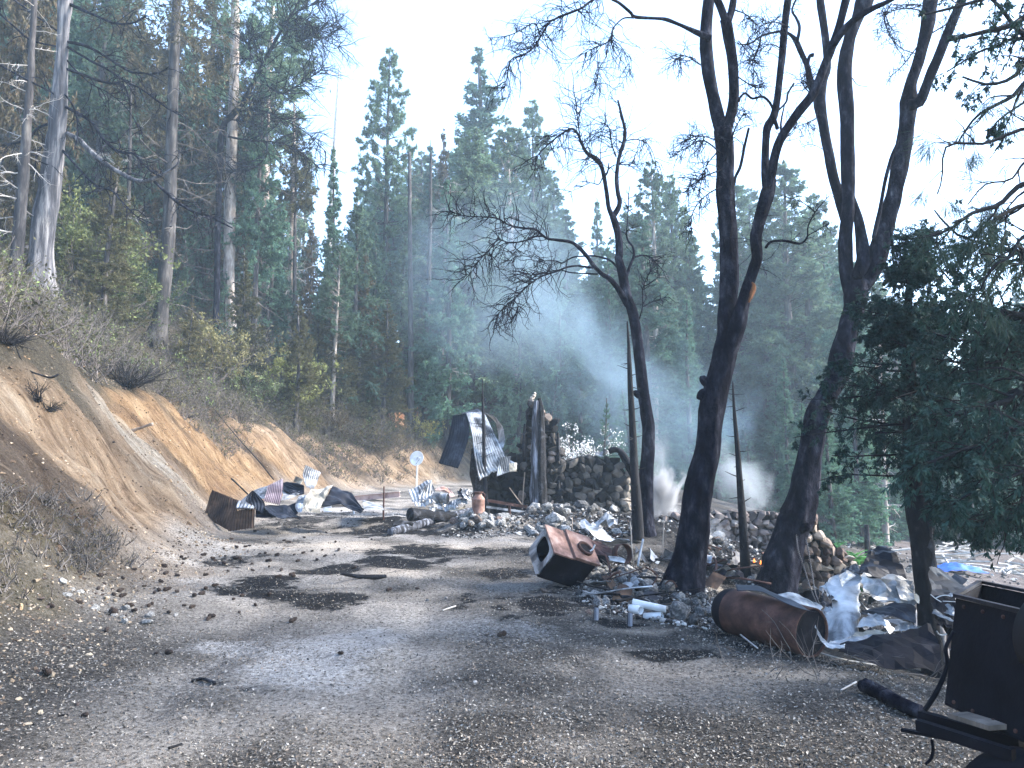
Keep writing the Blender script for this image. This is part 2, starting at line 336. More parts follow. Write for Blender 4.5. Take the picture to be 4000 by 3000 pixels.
def ground_mat():
    m, nt, b = newmat('burnt gravel road and soil'); v = coords(nt)
    def attr(nm):
        a = nd(nt, 'ShaderNodeAttribute', attribute_name=nm); s = nd(nt, 'ShaderNodeSeparateColor'); nt.links.new(a.outputs['Color'], s.inputs[0]); return s.outputs[0], s.outputs[1], s.outputs[2], a.outputs['Alpha']
    ch, ash, tan, bk = attr('Col'); vg, rl, ms, gr = attr('Col2'); lt, fl, org, _ = attr('Col3')
    n1 = noise(nt, v, 3, 8, .7); n2 = noise(nt, v, 30, 8, .82); n3 = noise(nt, v, 110, 3, .7); n0 = noise(nt, v, .7, 5, .6)
    base = ramp(nt, n2, [(.32,(.035,.031,.027)),(.42,(.15,.135,.118)),(.50,(.33,.30,.265)),(.60,(.47,.435,.39)),(.72,(.64,.60,.545))])
    lit = ramp(nt, n2, [(.32,(.014,.013,.012)),(.46,(.045,.042,.038)),(.58,(.11,.10,.09)),(.72,(.25,.235,.215))])
    c = mix(nt, lt, base, lit)
    nlow = ramp(nt, n0, [(.32,(.55,.55,.56)),(.5,(.95,.95,.95)),(.68,(1.2,1.2,1.2))]); c = mix(nt, 1.0, c, nlow, 'MULTIPLY')
    tn = ramp(nt, n2, [(.3,(.22,.18,.14)),(.5,(.48,.41,.33)),(.7,(.64,.58,.49))]); c = mix(nt, mth(nt, 'MULTIPLY', tan, .8), c, tn)
    an = ramp(nt, n2, [(.3,(.16,.155,.15)),(.46,(.42,.41,.40)),(.62,(.72,.70,.675))])
    n12 = noise(nt, v, 11, 5, .7)
    def edgef(w, k=1.0): return mth(nt, 'MULTIPLY', mth(nt, 'SUBTRACT', mth(nt, 'ADD', mth(nt, 'MULTIPLY', w, 2.1), mth(nt, 'ADD', mth(nt, 'MULTIPLY', n12, 2.4), mth(nt, 'MULTIPLY', n2, 3.0))), 3.55), k, True)
    def edgef0(w, k=1.0): return mth(nt, 'MULTIPLY', mth(nt, 'ADD', mth(nt, 'MULTIPLY', w, 2.0), mth(nt, 'SUBTRACT', mth(nt, 'MULTIPLY', n2, 1.5), 1.55)), k, True)
    c = mix(nt, edgef(ash, .45), c, an)
    cn = ramp(nt, n2, [(.38,(.003,.003,.004)),(.55,(.011,.011,.012)),(.68,(.07,.067,.063))]); c = mix(nt, edgef(ch, 2.2), c, cn)
    st = coords(nt, (.6, 1.6, .5)); nb = noise(nt, st, 1.3, 7, .65)
    bc = ramp(nt, nb, [(.30,(.22,.145,.088)),(.45,(.38,.26,.16)),(.55,(.52,.375,.245)),(.7,(.64,.51,.37))])
    bc = mix(nt, mth(nt, 'MULTIPLY', org, .75), bc, ramp(nt, nb, [(.3,(.26,.13,.055)),(.5,(.47,.28,.12)),(.7,(.62,.42,.22))]))
    bc = mix(nt, mth(nt, 'MULTIPLY', n1, .35), bc, (.45,.37,.28)); sp = ramp(nt, n2, [(.30,(.25,.25,.25)),(.42,(.8,.8,.8)),(.6,(1,1,1)),(.75,(1.25,1.25,1.25))]); bc = mix(nt, 1.0, bc, sp, 'MULTIPLY')
    bc = mix(nt, mth(nt, 'MULTIPLY', gr, .8), bc, ramp(nt, n2, [(.3,(.20,.18,.15)),(.5,(.44,.41,.35)),(.7,(.62,.6,.54))]))
    dk = ramp(nt, n2, [(.35,(.025,.02,.018)),(.55,(.10,.078,.062)),(.7,(.22,.175,.135))]); bc = mix(nt, mth(nt, 'MULTIPLY', rl, .78), bc, dk)
    bc = mix(nt, mth(nt, 'MULTIPLY', ms, .8), bc, ramp(nt, n1, [(.35,(.06,.065,.025)),(.6,(.17,.17,.075)),(.75,(.26,.22,.13))]))
    nq = noise(nt, coords(nt, (.6, 2.2, .6)), 2.6, 9, .75, .6); bc = mix(nt, 1.0, bc, ramp(nt, nq, [(.34,(.34,.29,.26)),(.45,(.78,.74,.70)),(.56,(1,1,1)),(.70,(1.22,1.2,1.18))]), 'MULTIPLY')
    c = mix(nt, bk, c, bc)
    vc = ramp(nt, n2, [(.3,(.025,.022,.016)),(.5,(.10,.085,.06)),(.7,(.24,.2,.14))]); c = mix(nt, vg, c, vc)
    fc = ramp(nt, n1, [(.35,(.06,.048,.045)),(.55,(.15,.125,.115)),(.7,(.30,.27,.25))]); c = mix(nt, mth(nt, 'MULTIPLY', fl, .9), c, fc)
    nt.links.new(c, b.inputs['Base Color']); b.inputs['Roughness'].default_value = .97; b.inputs['Specular IOR Level'].default_value = .15
    st2 = coords(nt, (.7, 1.5, .7)); nr = noise(nt, st2, 4.5, 9, .75, .5); nd_ = noise(nt, st2, 1.4, 8, .7, .3)
    h = mth(nt, 'ADD', mth(nt, 'MULTIPLY', n2, 1.0), mth(nt, 'MULTIPLY', n3, .35)); h = mth(nt, 'ADD', h, mth(nt, 'MULTIPLY', mth(nt, 'MULTIPLY', nr, 7.0), mth(nt, 'ADD', bk, .12))); bump(nt, b, h, 1.0, .05); return m
M['ground'] = ground_mat()
g = mb.obj('ground', M['ground'], smooth=True)
for nm, arr in (('Col2', (veg, rill, moss, grey)), ('Col3', (litter, fld, orange, 0*litter))):
    ca = g.data.color_attributes.new(nm, 'FLOAT_COLOR', 'POINT'); ca.data.foreach_set('color', np.stack(arr, -1).ravel())
tag(g, 'burnt gravel road with cut sandy bank rising on its left side', 'ground', kind='structure')

# ================================================================ CONIFER PROTOTYPES (unit: metres)
def conifer(seed, H=26, crown0=.12, R=4.2, style='fir', nb=150, leafc=(1,1,1), barkkey='bark_grey', leafkey='fir', dens=1.0, dead=20, leanx=0.0, top=1.0, tr=None, nleaf=36000):
    r = np.random.default_rng(seed)
    n = 14; t = np.linspace(0, 1, n); Pt = np.stack([leanx*H*t + .15*np.sin(t*5+seed), .15*np.cos(t*4+seed), t*H], -1); Pt[0, :2] = 0
    Rt = (tr or H*.013)*(1-t)**.75 + .03; Rt[0] *= 1.35
    mt = MB(); tubes(mt, Pt[None], Rt[None], 9, rough=.12, seed=seed)
    def onaxis(z): return np.stack([np.interp(z, Pt[:, 2], Pt[:, 0]), np.interp(z, Pt[:, 2], Pt[:, 1]), z], -1), np.interp(z, Pt[:, 2], Rt)
    nb = int(nb*1.25); nw = int({'fir': 1.25, 'pine': 1.0, 'cedar': 1.3}[style]*H*(1-crown0)*(26/H if H < 20 else 1)**.5); u = np.sort(r.uniform(0, 1, nb)); u = np.clip((np.round(u*nw)+r.normal(0, .13, nb))/nw, 0, 1); z = H*(crown0 + (1-crown0)*.985*u)
    rel = (z/H-crown0)/(1-crown0)
    if style == 'fir': prof = (1-rel)**1.0*(.75+.25*np.minimum(rel*6, 1)); el = np.radians(-20 + 55*rel)
    elif style == 'pine': prof = (1-rel)**.62*(.6+.4*np.minimum(rel*3, 1)); el = np.radians(-8 + 50*rel)
    else: prof = (1-rel)**.9*(.75+.3*np.minimum(rel*4, 1)); el = np.radians(-25 + 60*rel)
    L = R*1.25*prof*r.uniform(.5, 1.12, nb) + .006*H
    # lobed outline: some sides and heights are thinner
    az = r.uniform(0, 2*pi, nb); L *= 1 - .35*(vn(np.stack([np.cos(az)*1.5, np.sin(az)*1.5, z*.35+seed], -1), seed) > .25)
    S, rr = onaxis(z); D = np.stack([np.cos(az)*np.cos(el), np.sin(az)*np.cos(el), np.sin(el)], -1)
    P, Rb = grow(S, D, L, .012+.010*L, 7, .07, .045, rng=r, r1=.2)
    mc = MB(); tubes(mt, P, Rb, 3, cap=False)
    if dead:
        zd = H*r.uniform(.08, max(crown0+.25, .3), dead); Sd, _ = onaxis(zd); a = r.uniform(0, 2*pi, dead); e = np.radians(r.uniform(-25, 15, dead))
        Dd = np.stack([np.cos(a)*np.cos(e), np.sin(a)*np.cos(e), np.sin(e)], -1); Pd, Rd = grow(Sd, Dd, r.uniform(.8, R*.75, dead), r.uniform(.012, .03, dead), 8, .13, -.05, rng=r)
        tubes(mt, Pd, Rd, 3, cap=False); P2, R2 = spawn(Pd, Rd, 4, .3, (25, 60), .35, .5, 4, .2, -.12, rng=r); tubes(mt, P2, R2, 3, cap=False)
    # foliage: side sprays from every branch, needles on every spray
    per = max(3, int(7*dens)); PS, RS = spawn(P, Rb, per, .22 if style != 'pine' else .45, (28, 68), .42 if style != 'pine' else .28, .5, 4, .12, -.03 if style != 'cedar' else -.16, rng=r)
    AP = np.concatenate([PS, P[:, 3:]], 0); N = len(AP); PLn = np.linalg.norm(AP[:, -1]-AP[:, 0], axis=1)
    tint = r.uniform(.6, 1.4, N); NL = int(nleaf*dens); si = r.choice(N, NL, p=PLn/PLn.sum())
    tp = r.uniform(.5, 1, NL) if style == 'pine' else r.uniform(.02, 1, NL)
    f = tp*3; i = np.minimum(f.astype(int), 2); f = (f-i)[..., None]
    C = AP[si, i]*(1-f)+AP[si, i+1]*f; T = unit(AP[si, i+1]-AP[si, i])
    q = unit(r.normal(size=C.shape)*np.array([1, 1, .45 if style != 'pine' else 1.0]))
    D = unit(T*(.7 if style != 'pine' else .5) + q*.75 + np.array([0, 0, {'fir': .0, 'pine': .25, 'cedar': -.35}[style]]))
    s = H/26
    k = 1; N = NL; tc = tint[si]*r.uniform(.8, 1.2, N); col = np.stack([tc*leafc[0]*r.uniform(.9, 1.15, N), tc*leafc[1], tc*leafc[2]*r.uniform(.85, 1.1, N), np.ones(N)], -1)
    leaves(mc, C, D, s*r.uniform(.24, .44, N*k)*(1-.35*np.clip(C[:, 2]/H, 0, 1)**3), s*(.105 if style != 'pine' else .08)*r.uniform(.7, 1.4, N*k), col, r)
    return mt.mesh('trunk', M[barkkey], smooth=True), mc.mesh('crown', M[leafkey])
PROTO = {
 'fir_a': (conifer(1, 26, .10, 4.6, 'fir', 170, leafkey='fir'), 26),
 'fir_b': (conifer(2, 26, .06, 3.4, 'fir', 170, leafkey='fir'), 26),
 'fir_c': (conifer(3, 26, .30, 3.6, 'fir', 140, leafkey='fir', dead=45), 26),
 'pine_a': (conifer(4, 26, .25, 4.0, 'pine', 170, leafkey='pine', dens=1.1, dead=30), 26),
 'pine_b': (conifer(5, 26, .45, 3.4, 'pine', 120, nleaf=26000, leafkey='pine', dead=60, barkkey='bark_pale'), 26),
 'cedar_a': (conifer(6, 26, .10, 4.4, 'cedar', 180, leafkey='pine'), 26),
 'bald_a': (conifer(7, 26, .68, 2.6, 'pine', 60, nleaf=9000, leafkey='pine', dead=120, barkkey='bark_pale'), 26),
 'bald_b': (conifer(8, 26, .60, 3.0, 'fir', 60, nleaf=12000, leafkey='olive', dead=130), 26),
 'olive_a': (conifer(9, 12, .04, 2.6, 'fir', 150, leafkey='olive', dead=10), 12),
 'brown_a': (conifer(10, 26, .12, 4.2, 'cedar', 170, leafkey='brownfir', dead=40), 26),
 'small_a': (conifer(12, 6, .03, 1.6, 'fir', 130, nleaf=22000, leafkey='fir', dead=0), 6),
}
def plant_tree(proto, base, H, label, group, cat='tree', width=1.0, name=None, rot=None, lean=0.0):
    (tm, cm), h0 = PROTO[proto]; s = H/h0
    o = thing(name or {'fir': 'fir_tree', 'pine': 'pine_tree', 'cedar': 'cedar_tree', 'bald': 'bare_pine', 'olive': 'young_fir', 'brown': 'cedar_tree', 'small': 'small_fir'}[proto.split('_')[0]], label, cat, base, group)
    o.scale = (s*width, s*width, s); o.rotation_euler = (random.uniform(-.02, .02), lean+random.uniform(-.02, .02), random.uniform(0, 6.28) if rot is None else rot)
    for nm, me in (('trunk', tm), ('crown', cm)):
        c = bpy.data.objects.new(nm, me); SC.collection.objects.link(c); c.parent = o
    return o
def tree_g(proto, px, by, topy, label, width=1.0):
    b = G(px, by); return plant_tree(proto, b-[0, 0, .1], W(px, topy, b[1])[2]-b[2], label, None, width=width)
def tree_px(proto, px, D, topy, label, group=None, width=1.0, **kw):
    d = ray(px, 1775); x = d[0]/d[1]*D; b = onT(x, D) - np.array([0, 0, .1]); top = W(px, topy, D)[2]
    return plant_tree(proto, b, max(top-b[2], 2), label, group, width=width, **kw)
# prominent trees of the photograph: (prototype, px, distance, top py, width, label)
NAMED = [
 ('pine_a', 1480, 50, 195, .75, 'tall narrow ponderosa pine with tufted top against the open sky'),
 ('fir_a', 1880, 62, 195, 1.25, 'tallest broad fir with dense pyramid crown behind the smoking ruin'),
 ('pine_a', 2085, 66, 385, .7, 'slender pointed pine standing just right of the tallest fir'),
 ('brown_a', 1735, 55, 500, .6, 'brownish singed cedar left of the tallest fir'),
 ('fir_b', 2340, 70, 760, .8, 'pale hazy fir between the forked oak limb and the tallest pines'),
 ('pine_b', 2560, 52, 640, .9, 'open pine with see-through crown right behind the leaning forked oak'),
 ('pine_a', 2640, 58, 690, .7, 'small topped pine close to the see-through pine'),
 ('pine_a', 2930, 60, 700, 1.0, 'green pine showing between the two stems of the big oak'),
 ('pine_a', 3110, 56, 650, 1.2, 'broad rounded pine with pale green crown between the two big oaks'),
 ('pine_b', 3230, 64, 760, 1.0, 'thin crowned pine half hidden behind the right oak'),
 ('fir_b', 2385, 42, 1080, .95, 'dark blue green fir standing in drifting smoke behind the ruin'),
 ('fir_b', 1300, 40, 560, .7, 'narrow fir beside the pale bare snag on the hillside'),
 ('fir_a', 2180, 48, 1000, .8, 'pale sunlit fir in blue smoke above the stone chimney'),
 ('cedar_a', 2030, 44, 900, .7, 'soft cedar in thick blue smoke above the bent roofing'),
 ('small_a', 2360, 26, 1555, .75, 'little pale spruce standing alone behind the stone wall'),
 ('small_a', 2450, 30, 1520, 1.1, 'rounded young fir right of the little pale spruce'),
 ('fir_b', 2700, 40, 1150, 1.1, 'green fir behind the leaning dark oak trunk'),
 ('fir_a', 3330, 44, 900, .9, 'deep green fir right of the second oak'),
 ('brown_a', 760, 39, -500, .75, 'brown singed cedar towering at the upper left'),
 ('brown_a', 20, 26, -900, .5, 'rust brown leaning cedar at the far left edge'),
 ('cedar_a', 330, 34, -300, .8, 'green cedar filling the gap right of the weathered trunk'),
 ('pine_b', 1010, 40, -250, 1.1, 'tall pine whose dark needles hang above the hillside edge'),
]
for pr, px, D, ty, wd, lab in NAMED: tree_px(pr, px, D, ty, lab, width=wd)
tree_g('olive_a', 1290, 1640, 1130, 'dark olive young fir growing on the crest beside the thin trunks', 1.25)
tree_g('olive_a', 1500, 1690, 1160, 'golden olive young fir nearest the two thin straight trunks', 1.2)
tree_g('olive_a', 1400, 1640, 1250, 'shaded young fir between the two olive firs', 1.2)
# the woods behind: tops stay under the skyline of the photograph
SKY = ([-400,0,450,800,1150,1330,1420,1560,1620,1700,1800,1960,2050,2120,2250,2330,2450,2560,2680,2760,2850,2950,3100,3220,3330,3420,3600,3800,4000,4400],
       [-900,-700,-200,-50,150,640,620,640,600,560,450,480,520,620,860,900,880,760,800,980,880,760,760,860,1000,1080,1150,1180,1120,1000])
KINDS_F = ['fir_a','fir_b','fir_c','pine_a','pine_b','cedar_a','fir_b','cedar_a']
LABF = {'fir': 'hazy green fir standing in the woods behind the burnt ruin', 'pine': 'hazy pine standing in the woods behind the burnt ruin', 'cedar': 'hazy soft cedar standing in the woods behind the burnt ruin', 'brown': 'brown singed cedar standing in the hillside woods'}
LABL = {'fir': 'dark green fir standing in the steep hillside woods', 'pine': 'pine standing in the steep hillside woods', 'cedar': 'drooping green cedar standing in the steep hillside woods', 'brown': 'brown singed cedar standing in the hillside woods', 'bald': 'bare branched conifer standing in the hillside woods', 'olive': 'olive brown young fir in the hillside understorey'}
rf = random.Random(5)
for k in range(120):
    px = 1330 + (k+rf.random())/120*2900; D = rf.choice([46, 56, 66, 78, 90]) + rf.uniform(-5, 5)
    ty = np.interp(px, *SKY) + rf.random()**1.5*420 - 25
    pr = rf.choice(KINDS_F); f = pr.split('_')[0]; d = ray(px, 1775); x = d[0]/d[1]*D
    if x > 10 and D < 58: D += 14
    tree_px(pr, px, D, ty, LABF[f], {'fir': 'firs in the woods behind the ruin', 'pine': 'pines in the woods behind the ruin', 'cedar': 'cedars in the woods behind the ruin'}[f], width=rf.uniform(.9, 1.4))
for k in range(64):
    px = -250 + (k+rf.random())/64*1750; D = rf.choice([37, 40, 44, 48, 54]) + rf.uniform(-2, 3)
    ty = np.interp(px, *SKY) + rf.random()*500*(px > 700) + rf.random()*500
    pr = rf.choice(['fir_a','fir_c','fir_c','cedar_a','cedar_a','brown_a','brown_a','bald_b','pine_b','bald_a']); f = pr.split('_')[0]
    tree_px(pr, px, D, ty, LABL[f], {'fir': 'firs on the hillside', 'pine': 'pines on the hillside', 'cedar': 'green cedars on the hillside', 'brown': 'brown cedars on the hillside', 'bald': 'bare conifers on the hillside'}[f], width=rf.uniform(.6, 1.0))
for k in range(22):
    px = -100 + (k+rf.random())/22*1500; D = rf.uniform(24, 42)
    if px > 900: D = rf.uniform(30, 45)
    b = onT(ray(px, 1775)[0]/ray(px, 1775)[1]*D, D); pr = 'olive_a' if D < 34 else 'small_a'
    lab = 'olive brown young fir in the hillside understorey' if pr == 'olive_a' else 'young green fir in the hillside understorey'
    plant_tree(pr, b, rf.uniform(3, 7.5), lab, 'young firs under the hillside trees', width=rf.uniform(.8, 1.2))
# low dark young trees that close the view under the crowns at the right and centre
for k in range(26):
    px = 1950 + (k+rf.random())/26*2200; D = rf.uniform(44, 58) if px < 3200 else rf.uniform(52, 66)
    b = onT(ray(px, 1775)[0]/ray(px, 1775)[1]*D, D)
    plant_tree('small_a' if k % 3 else 'fir_b', b, rf.uniform(5, 11), 'young green fir at the foot of the woods', 'young firs at the foot of the far woods', width=rf.uniform(1.0, 1.4))

for px, D, ty, w_ in ((3130, 30, 1560, 1.1), (3240, 24, 1500, 1.2), (3350, 27, 1380, 1.2), (3460, 33, 1420, 1.2), (3080, 36, 1380, 1.0)):
    tree_px('fir_b', px, D, ty, 'leafy green fir close behind the second oak and the stone pillar', 'green firs close behind the stone pillar', width=w_)
for k in range(16):
    px = 3400 + (k+rf.random())/16*800; D = rf.uniform(41, 50); b = onT(ray(px, 1775)[0]/ray(px, 1775)[1]*D, D)
    plant_tree('fir_b' if k % 2 else 'fir_a', b, rf.uniform(9, 15), 'full dark fir along the near edge of the clearing woods', 'firs along the clearing edge', width=rf.uniform(1.0, 1.5))
# ================================================================ NEAR BARE TREES (traced limbs, real thickness, depth spread)
def zc(ox, oy, s, pts): return [(ox+p[0]/s, oy+p[1]/s, p[2]/s) + tuple(p[3:]) for p in pts]
def limb3(pts, D, dd0=0.0, dd1=None, m=None, wob=0.0, sd=0):
    """picture points (px, py, width[, depth offset]) -> 3D polyline + radii; depth runs dd0 -> dd1 along the limb"""
    n = len(pts); dd1 = dd0 if dd1 is None else dd1; t = np.linspace(0, 1, n)
    q = np.array([np.append(W(p[0], p[1], D + (p[3] if len(p) > 3 else dd0+(dd1-dd0)*t[i])), p[2]*.5*pxm(D + (p[3] if len(p) > 3 else 0))) for i, p in enumerate(pts)])
    q = smoothline(q, m or max(8, n*4)); q[:, 3] = np.maximum(q[:, 3], .002)
    if wob: q[:, :3] += wob*fbm(q[:, :3]*1.5+sd, 3, sd)[:, None]*np.array([1, .6, .5])
    return q[:, :3], q[:, 3]
class Tree:
    def __init__(s, name, label, cat, D, bark='bark_dark', group=None, base=None, wood='twig_dark'):
        s.D = D; s.bark = bark; s.base = base; s.t = MB(); s.c = MB(); s.src = []; s.args = (name, label, cat, group); s.wood = wood; s.k = 0
    def trunk(s, pts, dd0=0, dd1=None, sides=20, rough=.13, flare=0, sd=1, top=False):
        P, R = limb3(pts, s.D, dd0, dd1, m=max(40, len(pts)*8))
        if s.base is None:
            s.base = P[0].copy(); g0 = float(zt(*P[0][:2])); s.base[2] = g0
            if P[0, 2] > g0: P = np.concatenate([[[P[0, 0], P[0, 1], g0-.1]], P]); R = np.concatenate([[R[0]*1.1], R])
        if flare: R = R*(1+flare*np.exp(-np.linspace(0, 1, len(R))*14))
        tubes(s.t, P[None], R[None], sides, rough=rough, seed=sd); return P, R
    def limb(s, pts, dd0=0, dd1=None, sides=9, tw=0, rough=.14, tmin=.25, mb=None, **kw):
        pts = list(pts)
        if pts[-1][1] < -60 and pts[-1][2] > 15:      # the stem goes on above the frame
            (xa, ya, wa), (xb, yb, wb) = pts[-2][:3], pts[-1][:3]; dx = (xb-xa)/max(ya-yb, 1)*160
            for f, g_ in ((1, .75), (2.2, .5), (3.6, .28), (5, .1)): pts.append((xb+dx*f+random.uniform(-25, 25), yb-160*f, wb*g_))
            s.twigs(*limb3(pts[-4:], s.D, 0, None, m=12), 26, .1, L=1.1, r0=.006)
        P, R = limb3(pts, s.D, dd0, dd1, wob=.006*s.D/9, sd=s.k); s.k += 3
        tubes((mb or s.c), P[None], R[None], sides, rough=rough, seed=s.k)
        if tw: s.twigs(P, R, tw, tmin, **kw)
        return P, R
    def twigs(s, P, R, n, tmin=.2, L=1.0, grav=-.12, wander=.28, r0=.006, sub=4, sub2=3, ang=(30, 80), lf2=.5, tmax=1.0, fine=.5):
        r0 = r0*1.45; n = int(n*1.5); P1, R1 = spawn(P[None], np.minimum(R, r0*3)[None], n, tmin, ang, 1, .8, 9, wander, grav*.6, L=L, tmax=tmax)
        R1 = R1*0 + (r0*np.linspace(1, .4, 9))[None]; tubes(s.c, P1, R1, 4, cap=False)
        P2, R2 = spawn(P1, R1, sub, .15, (25, 70), lf2, .6, 7, wander, grav); tubes(s.c, P2, R2, 3, cap=False)
        if sub2: P3, R3 = spawn(P2, R2, sub2, .15, (25, 65), .55, .65, 5, wander, grav*1.5); tubes(s.c, P3, np.maximum(R3, .0011), 3, cap=False)
    def done(s, crown='branch_crown', cm=None):
        name, label, cat, group = s.args; o = thing(name, label, cat, s.base, group)
        s.t.obj('trunk', M[s.bark], o, smooth=True)
        if s.c.n: s.c.obj(crown, M[cm or s.bark], o, smooth=True)
        return o
ZA = lambda p: zc(1750, 250, 1.659, p); ZB = lambda p: zc(2600, 0, 1.508, p); ZC = lambda p: zc(2400, 1000, 1.659, p); Z2 = lambda p: zc(1330, 0, 1.6507, p); Z1 = lambda p: zc(0, 0, 1.6507, p)
Z6 = lambda p: zc(3200, 1900, 2.37, p); Z5 = lambda p: zc(2600, 1900, 2.37, p)
# --- first oak: slim, burnt top, long arching limbs to the left
b = G(2520, 2085); T = Tree('oak_tree', 'slim bare oak with broken twin top and long limbs arching left over the ruin', 'tree', b[1])
T.trunk([(2520, 2105, 66), (2522, 2000, 56)] + ZC([(212,1400,86),(222,1150,80),(205,1000,78),(180,800,74),(155,600,70),(135,450,66),(112,350,66),(78,250,62),(48,100,60),(22,0,48)]) + ZA([(1110,1250,52),(1105,1130,48),(1085,1040,48),(1065,985,42)]), sides=18, flare=.35)
T.limb(ZC([(120,880,10),(135,885,40),(165,905,50)]), sides=8)
T.limb(ZA([(1065,985,36),(1040,920,30),(1025,800,28),(1012,730,30),(995,670,30),(965,620,34),(900,575,25),(865,510,18),(840,450,16),(805,420,14),(765,435,12),(700,480,10),(620,550,8),(560,620,6),(540,680,4)]), 0, -1.0, sides=10, tw=44, tmin=.3, L=1.3, grav=-.16)
T.limb(ZA([(1070,990,38),(1110,910,30),(1100,830,28),(1090,740,28),(1100,640,25),(1120,570,25),(1140,510,24),(1150,440,22),(1135,370,20),(1120,310,17),(1102,235,13)]), 0, .5, sides=10, tw=14, tmin=.3, L=.9, grav=.02)
T.limb(ZA([(1155,500,8),(1190,490,8),(1240,492,7),(1290,515,6),(1330,580,5),(1350,670,4)]), .3, .8, tw=14, L=.8)
T.limb(ZA([(1010,730,20),(1035,700,14),(1045,640,8)])); T.limb(ZA([(1040,685,9),(1080,655,7),(1140,650,7),(1190,645,6),(1225,560,4)]), tw=8, L=.7)
T.limb(ZA([(1090,600,10),(1060,520,9),(1045,420,8),(1010,385,5)]), tw=14, L=1.0, grav=.0); T.limb(ZA([(865,510,9),(850,420,8),(835,300,6),(820,180,4)]), tw=18, L=1.0, grav=.02)
T.limb(ZA([(1000,740,9),(975,780,8),(920,770,6),(860,800,4),(760,840,3)]), 0, -.5, tw=5, L=.5)
T.limb(ZA([(1170,1560,50),(1125,1490,42),(1100,1450,35),(1050,1390,32),(1000,1360,28),(950,1310,28),(900,1245,26),(850,1190,24),(800,1155,20),(700,1140,18),(640,1130,17),(590,1090,15),(565,1070,14),(500,1065,12),(400,1045,11),(340,1010,10),(290,995,9),(190,990,7),(90,980,6),(0,945,5)]), 0, -1.5, sides=11, tw=46, tmin=.5, L=1.15, grav=.03)
T.limb(ZA([(610,1115,12),(560,1120,10),(500,1145,9),(400,1160,8),(325,1140,8),(270,1200,6),(200,1280,5),(150,1350,4),(80,1390,3)]), -.9, -1.3, tw=30, L=1.2)
T.limb(ZA([(1100,1320,16),(1040,1270,14),(950,1245,12),(890,1245,11),(820,1250,10),(775,1270,9),(740,1290,9),(690,1275,8),(560,1275,7),(530,1250,6),(450,1245,5),(400,1275,4),(370,1275,3)]), 0, .6, tw=18, tmin=.5, L=.8)
T.limb(ZA([(940,1320,14),(840,1308,12),(770,1318,12),(700,1345,11),(620,1370,10),(560,1405,9),(500,1450,8),(440,1510,6),(350,1590,5),(310,1659,4)]), -.5, -1.2, tw=34, tmin=.35, L=1.1)
T.limb(ZA([(970,1362,12),(880,1358,10),(790,1350,9),(720,1335,7),(640,1350,6),(540,1368,6),(480,1350,5),(415,1340,4)]), -.4, .3, tw=18, L=.7)
T.limb(ZA([(450,1440,7),(430,1520,6),(455,1580,5),(420,1659,4)]), -1.1, tw=10, L=.7)
T.limb(ZA([(1150,1400,24),(1180,1310,20),(1205,1250,18),(1200,1190,15),(1165,1140,13),(1158,1090,10),(1165,1000,8),(1170,900,7),(1172,840,6),(1180,790,5)]), 0, .5, tw=10, L=.6)
T.limb(ZA([(1210,1250,13),(1260,1240,11),(1310,1250,9),(1350,1290,7),(1385,1330,5)]), .3, .6, tw=12, L=.7)
T.limb(ZC([(155,430,9),(182,330,8),(185,200,6),(250,60,4)]), 0, -.3, tw=12, L=.7, grav=.1); T.limb(ZC([(182,330,6),(260,290,5),(350,265,3)]), -.1, -.3, tw=6, L=.4)
T.done()
# --- second oak: thick leaning trunk forking into four stems
D2 = G(2680, 2310)[1]; T = Tree('oak_tree', 'thick leaning bare oak with swollen burl, forking high in the middle of the picture', 'tree', D2)
T.trunk([(2655, 2345, 180), (2668, 2300, 142), (2690, 2200, 122), (2712, 2080, 112)] + ZC([(550,1500,168),(600,1300,160),(620,1100,150),(632,980,160),(655,880,150),(690,740,150),(718,620,150),(725,500,112),(725,400,112),(742,200,115),(745,0,112)]) + ZB([(372,1400,100),(356,1100,105),(350,900,104),(340,760,110)]), sides=26, rough=.16, flare=.2)
T.limb(ZC([(640,880,60),(570,900,70),(548,930,40)]), sides=12, mb=T.t); T.limb(ZC([(620,850,50),(580,800,60),(572,775,30)]), sides=12, mb=T.t)
P, R = T.limb(ZC([(700,700,120),(760,560,116),(800,440,110),(830,330,82),(865,200,70),(905,80,70),(925,0,68)]) + ZB([(530,1400,66),(560,1280,72),(600,1140,78),(622,1050,60)]), 0, -.5, sides=20, mb=T.t)
T.limb(ZB([(340,800,80),(300,650,78),(278,550,75),(250,400,78),(238,250,72),(240,130,70),(255,0,72),(262,-80,70)]), 0, .3, sides=16, mb=T.t)
T.limb(ZB([(355,800,66),(392,640,60),(402,520,58),(392,350,62),(368,200,62),(350,110,62)]), 0, -.4, sides=16, mb=T.t)
T.limb(ZB([(350,120,46),(325,50,44),(300,-10,42),(285,-80,40)]), -.4, -.5, sides=12, mb=T.t); T.limb(ZB([(365,130,40),(390,50,40),(402,-30,40)]), -.4, -.2, sides=12, mb=T.t)
T.limb(ZB([(600,1120,50),(588,1000,44),(590,850,44),(600,750,48),(640,680,44),(662,560,40),(680,400,40),(700,200,42),(722,0,42),(735,-80,40)]), -.5, -.1, sides=14, mb=T.t)
T.limb(ZB([(618,1070,50),(645,920,52),(690,800,52),(780,670,50),(870,550,52),(930,400,46),(975,290,48),(1020,160,40),(1062,0,42),(1080,-80,40)]), -.5, -1.2, sides=14, mb=T.t)
T.limb(ZB([(985,270,44),(1040,190,40),(1120,110,38),(1220,50,30),(1300,15,24),(1400,-40,20)]), -1.1, -1.6, sides=12, mb=T.t)
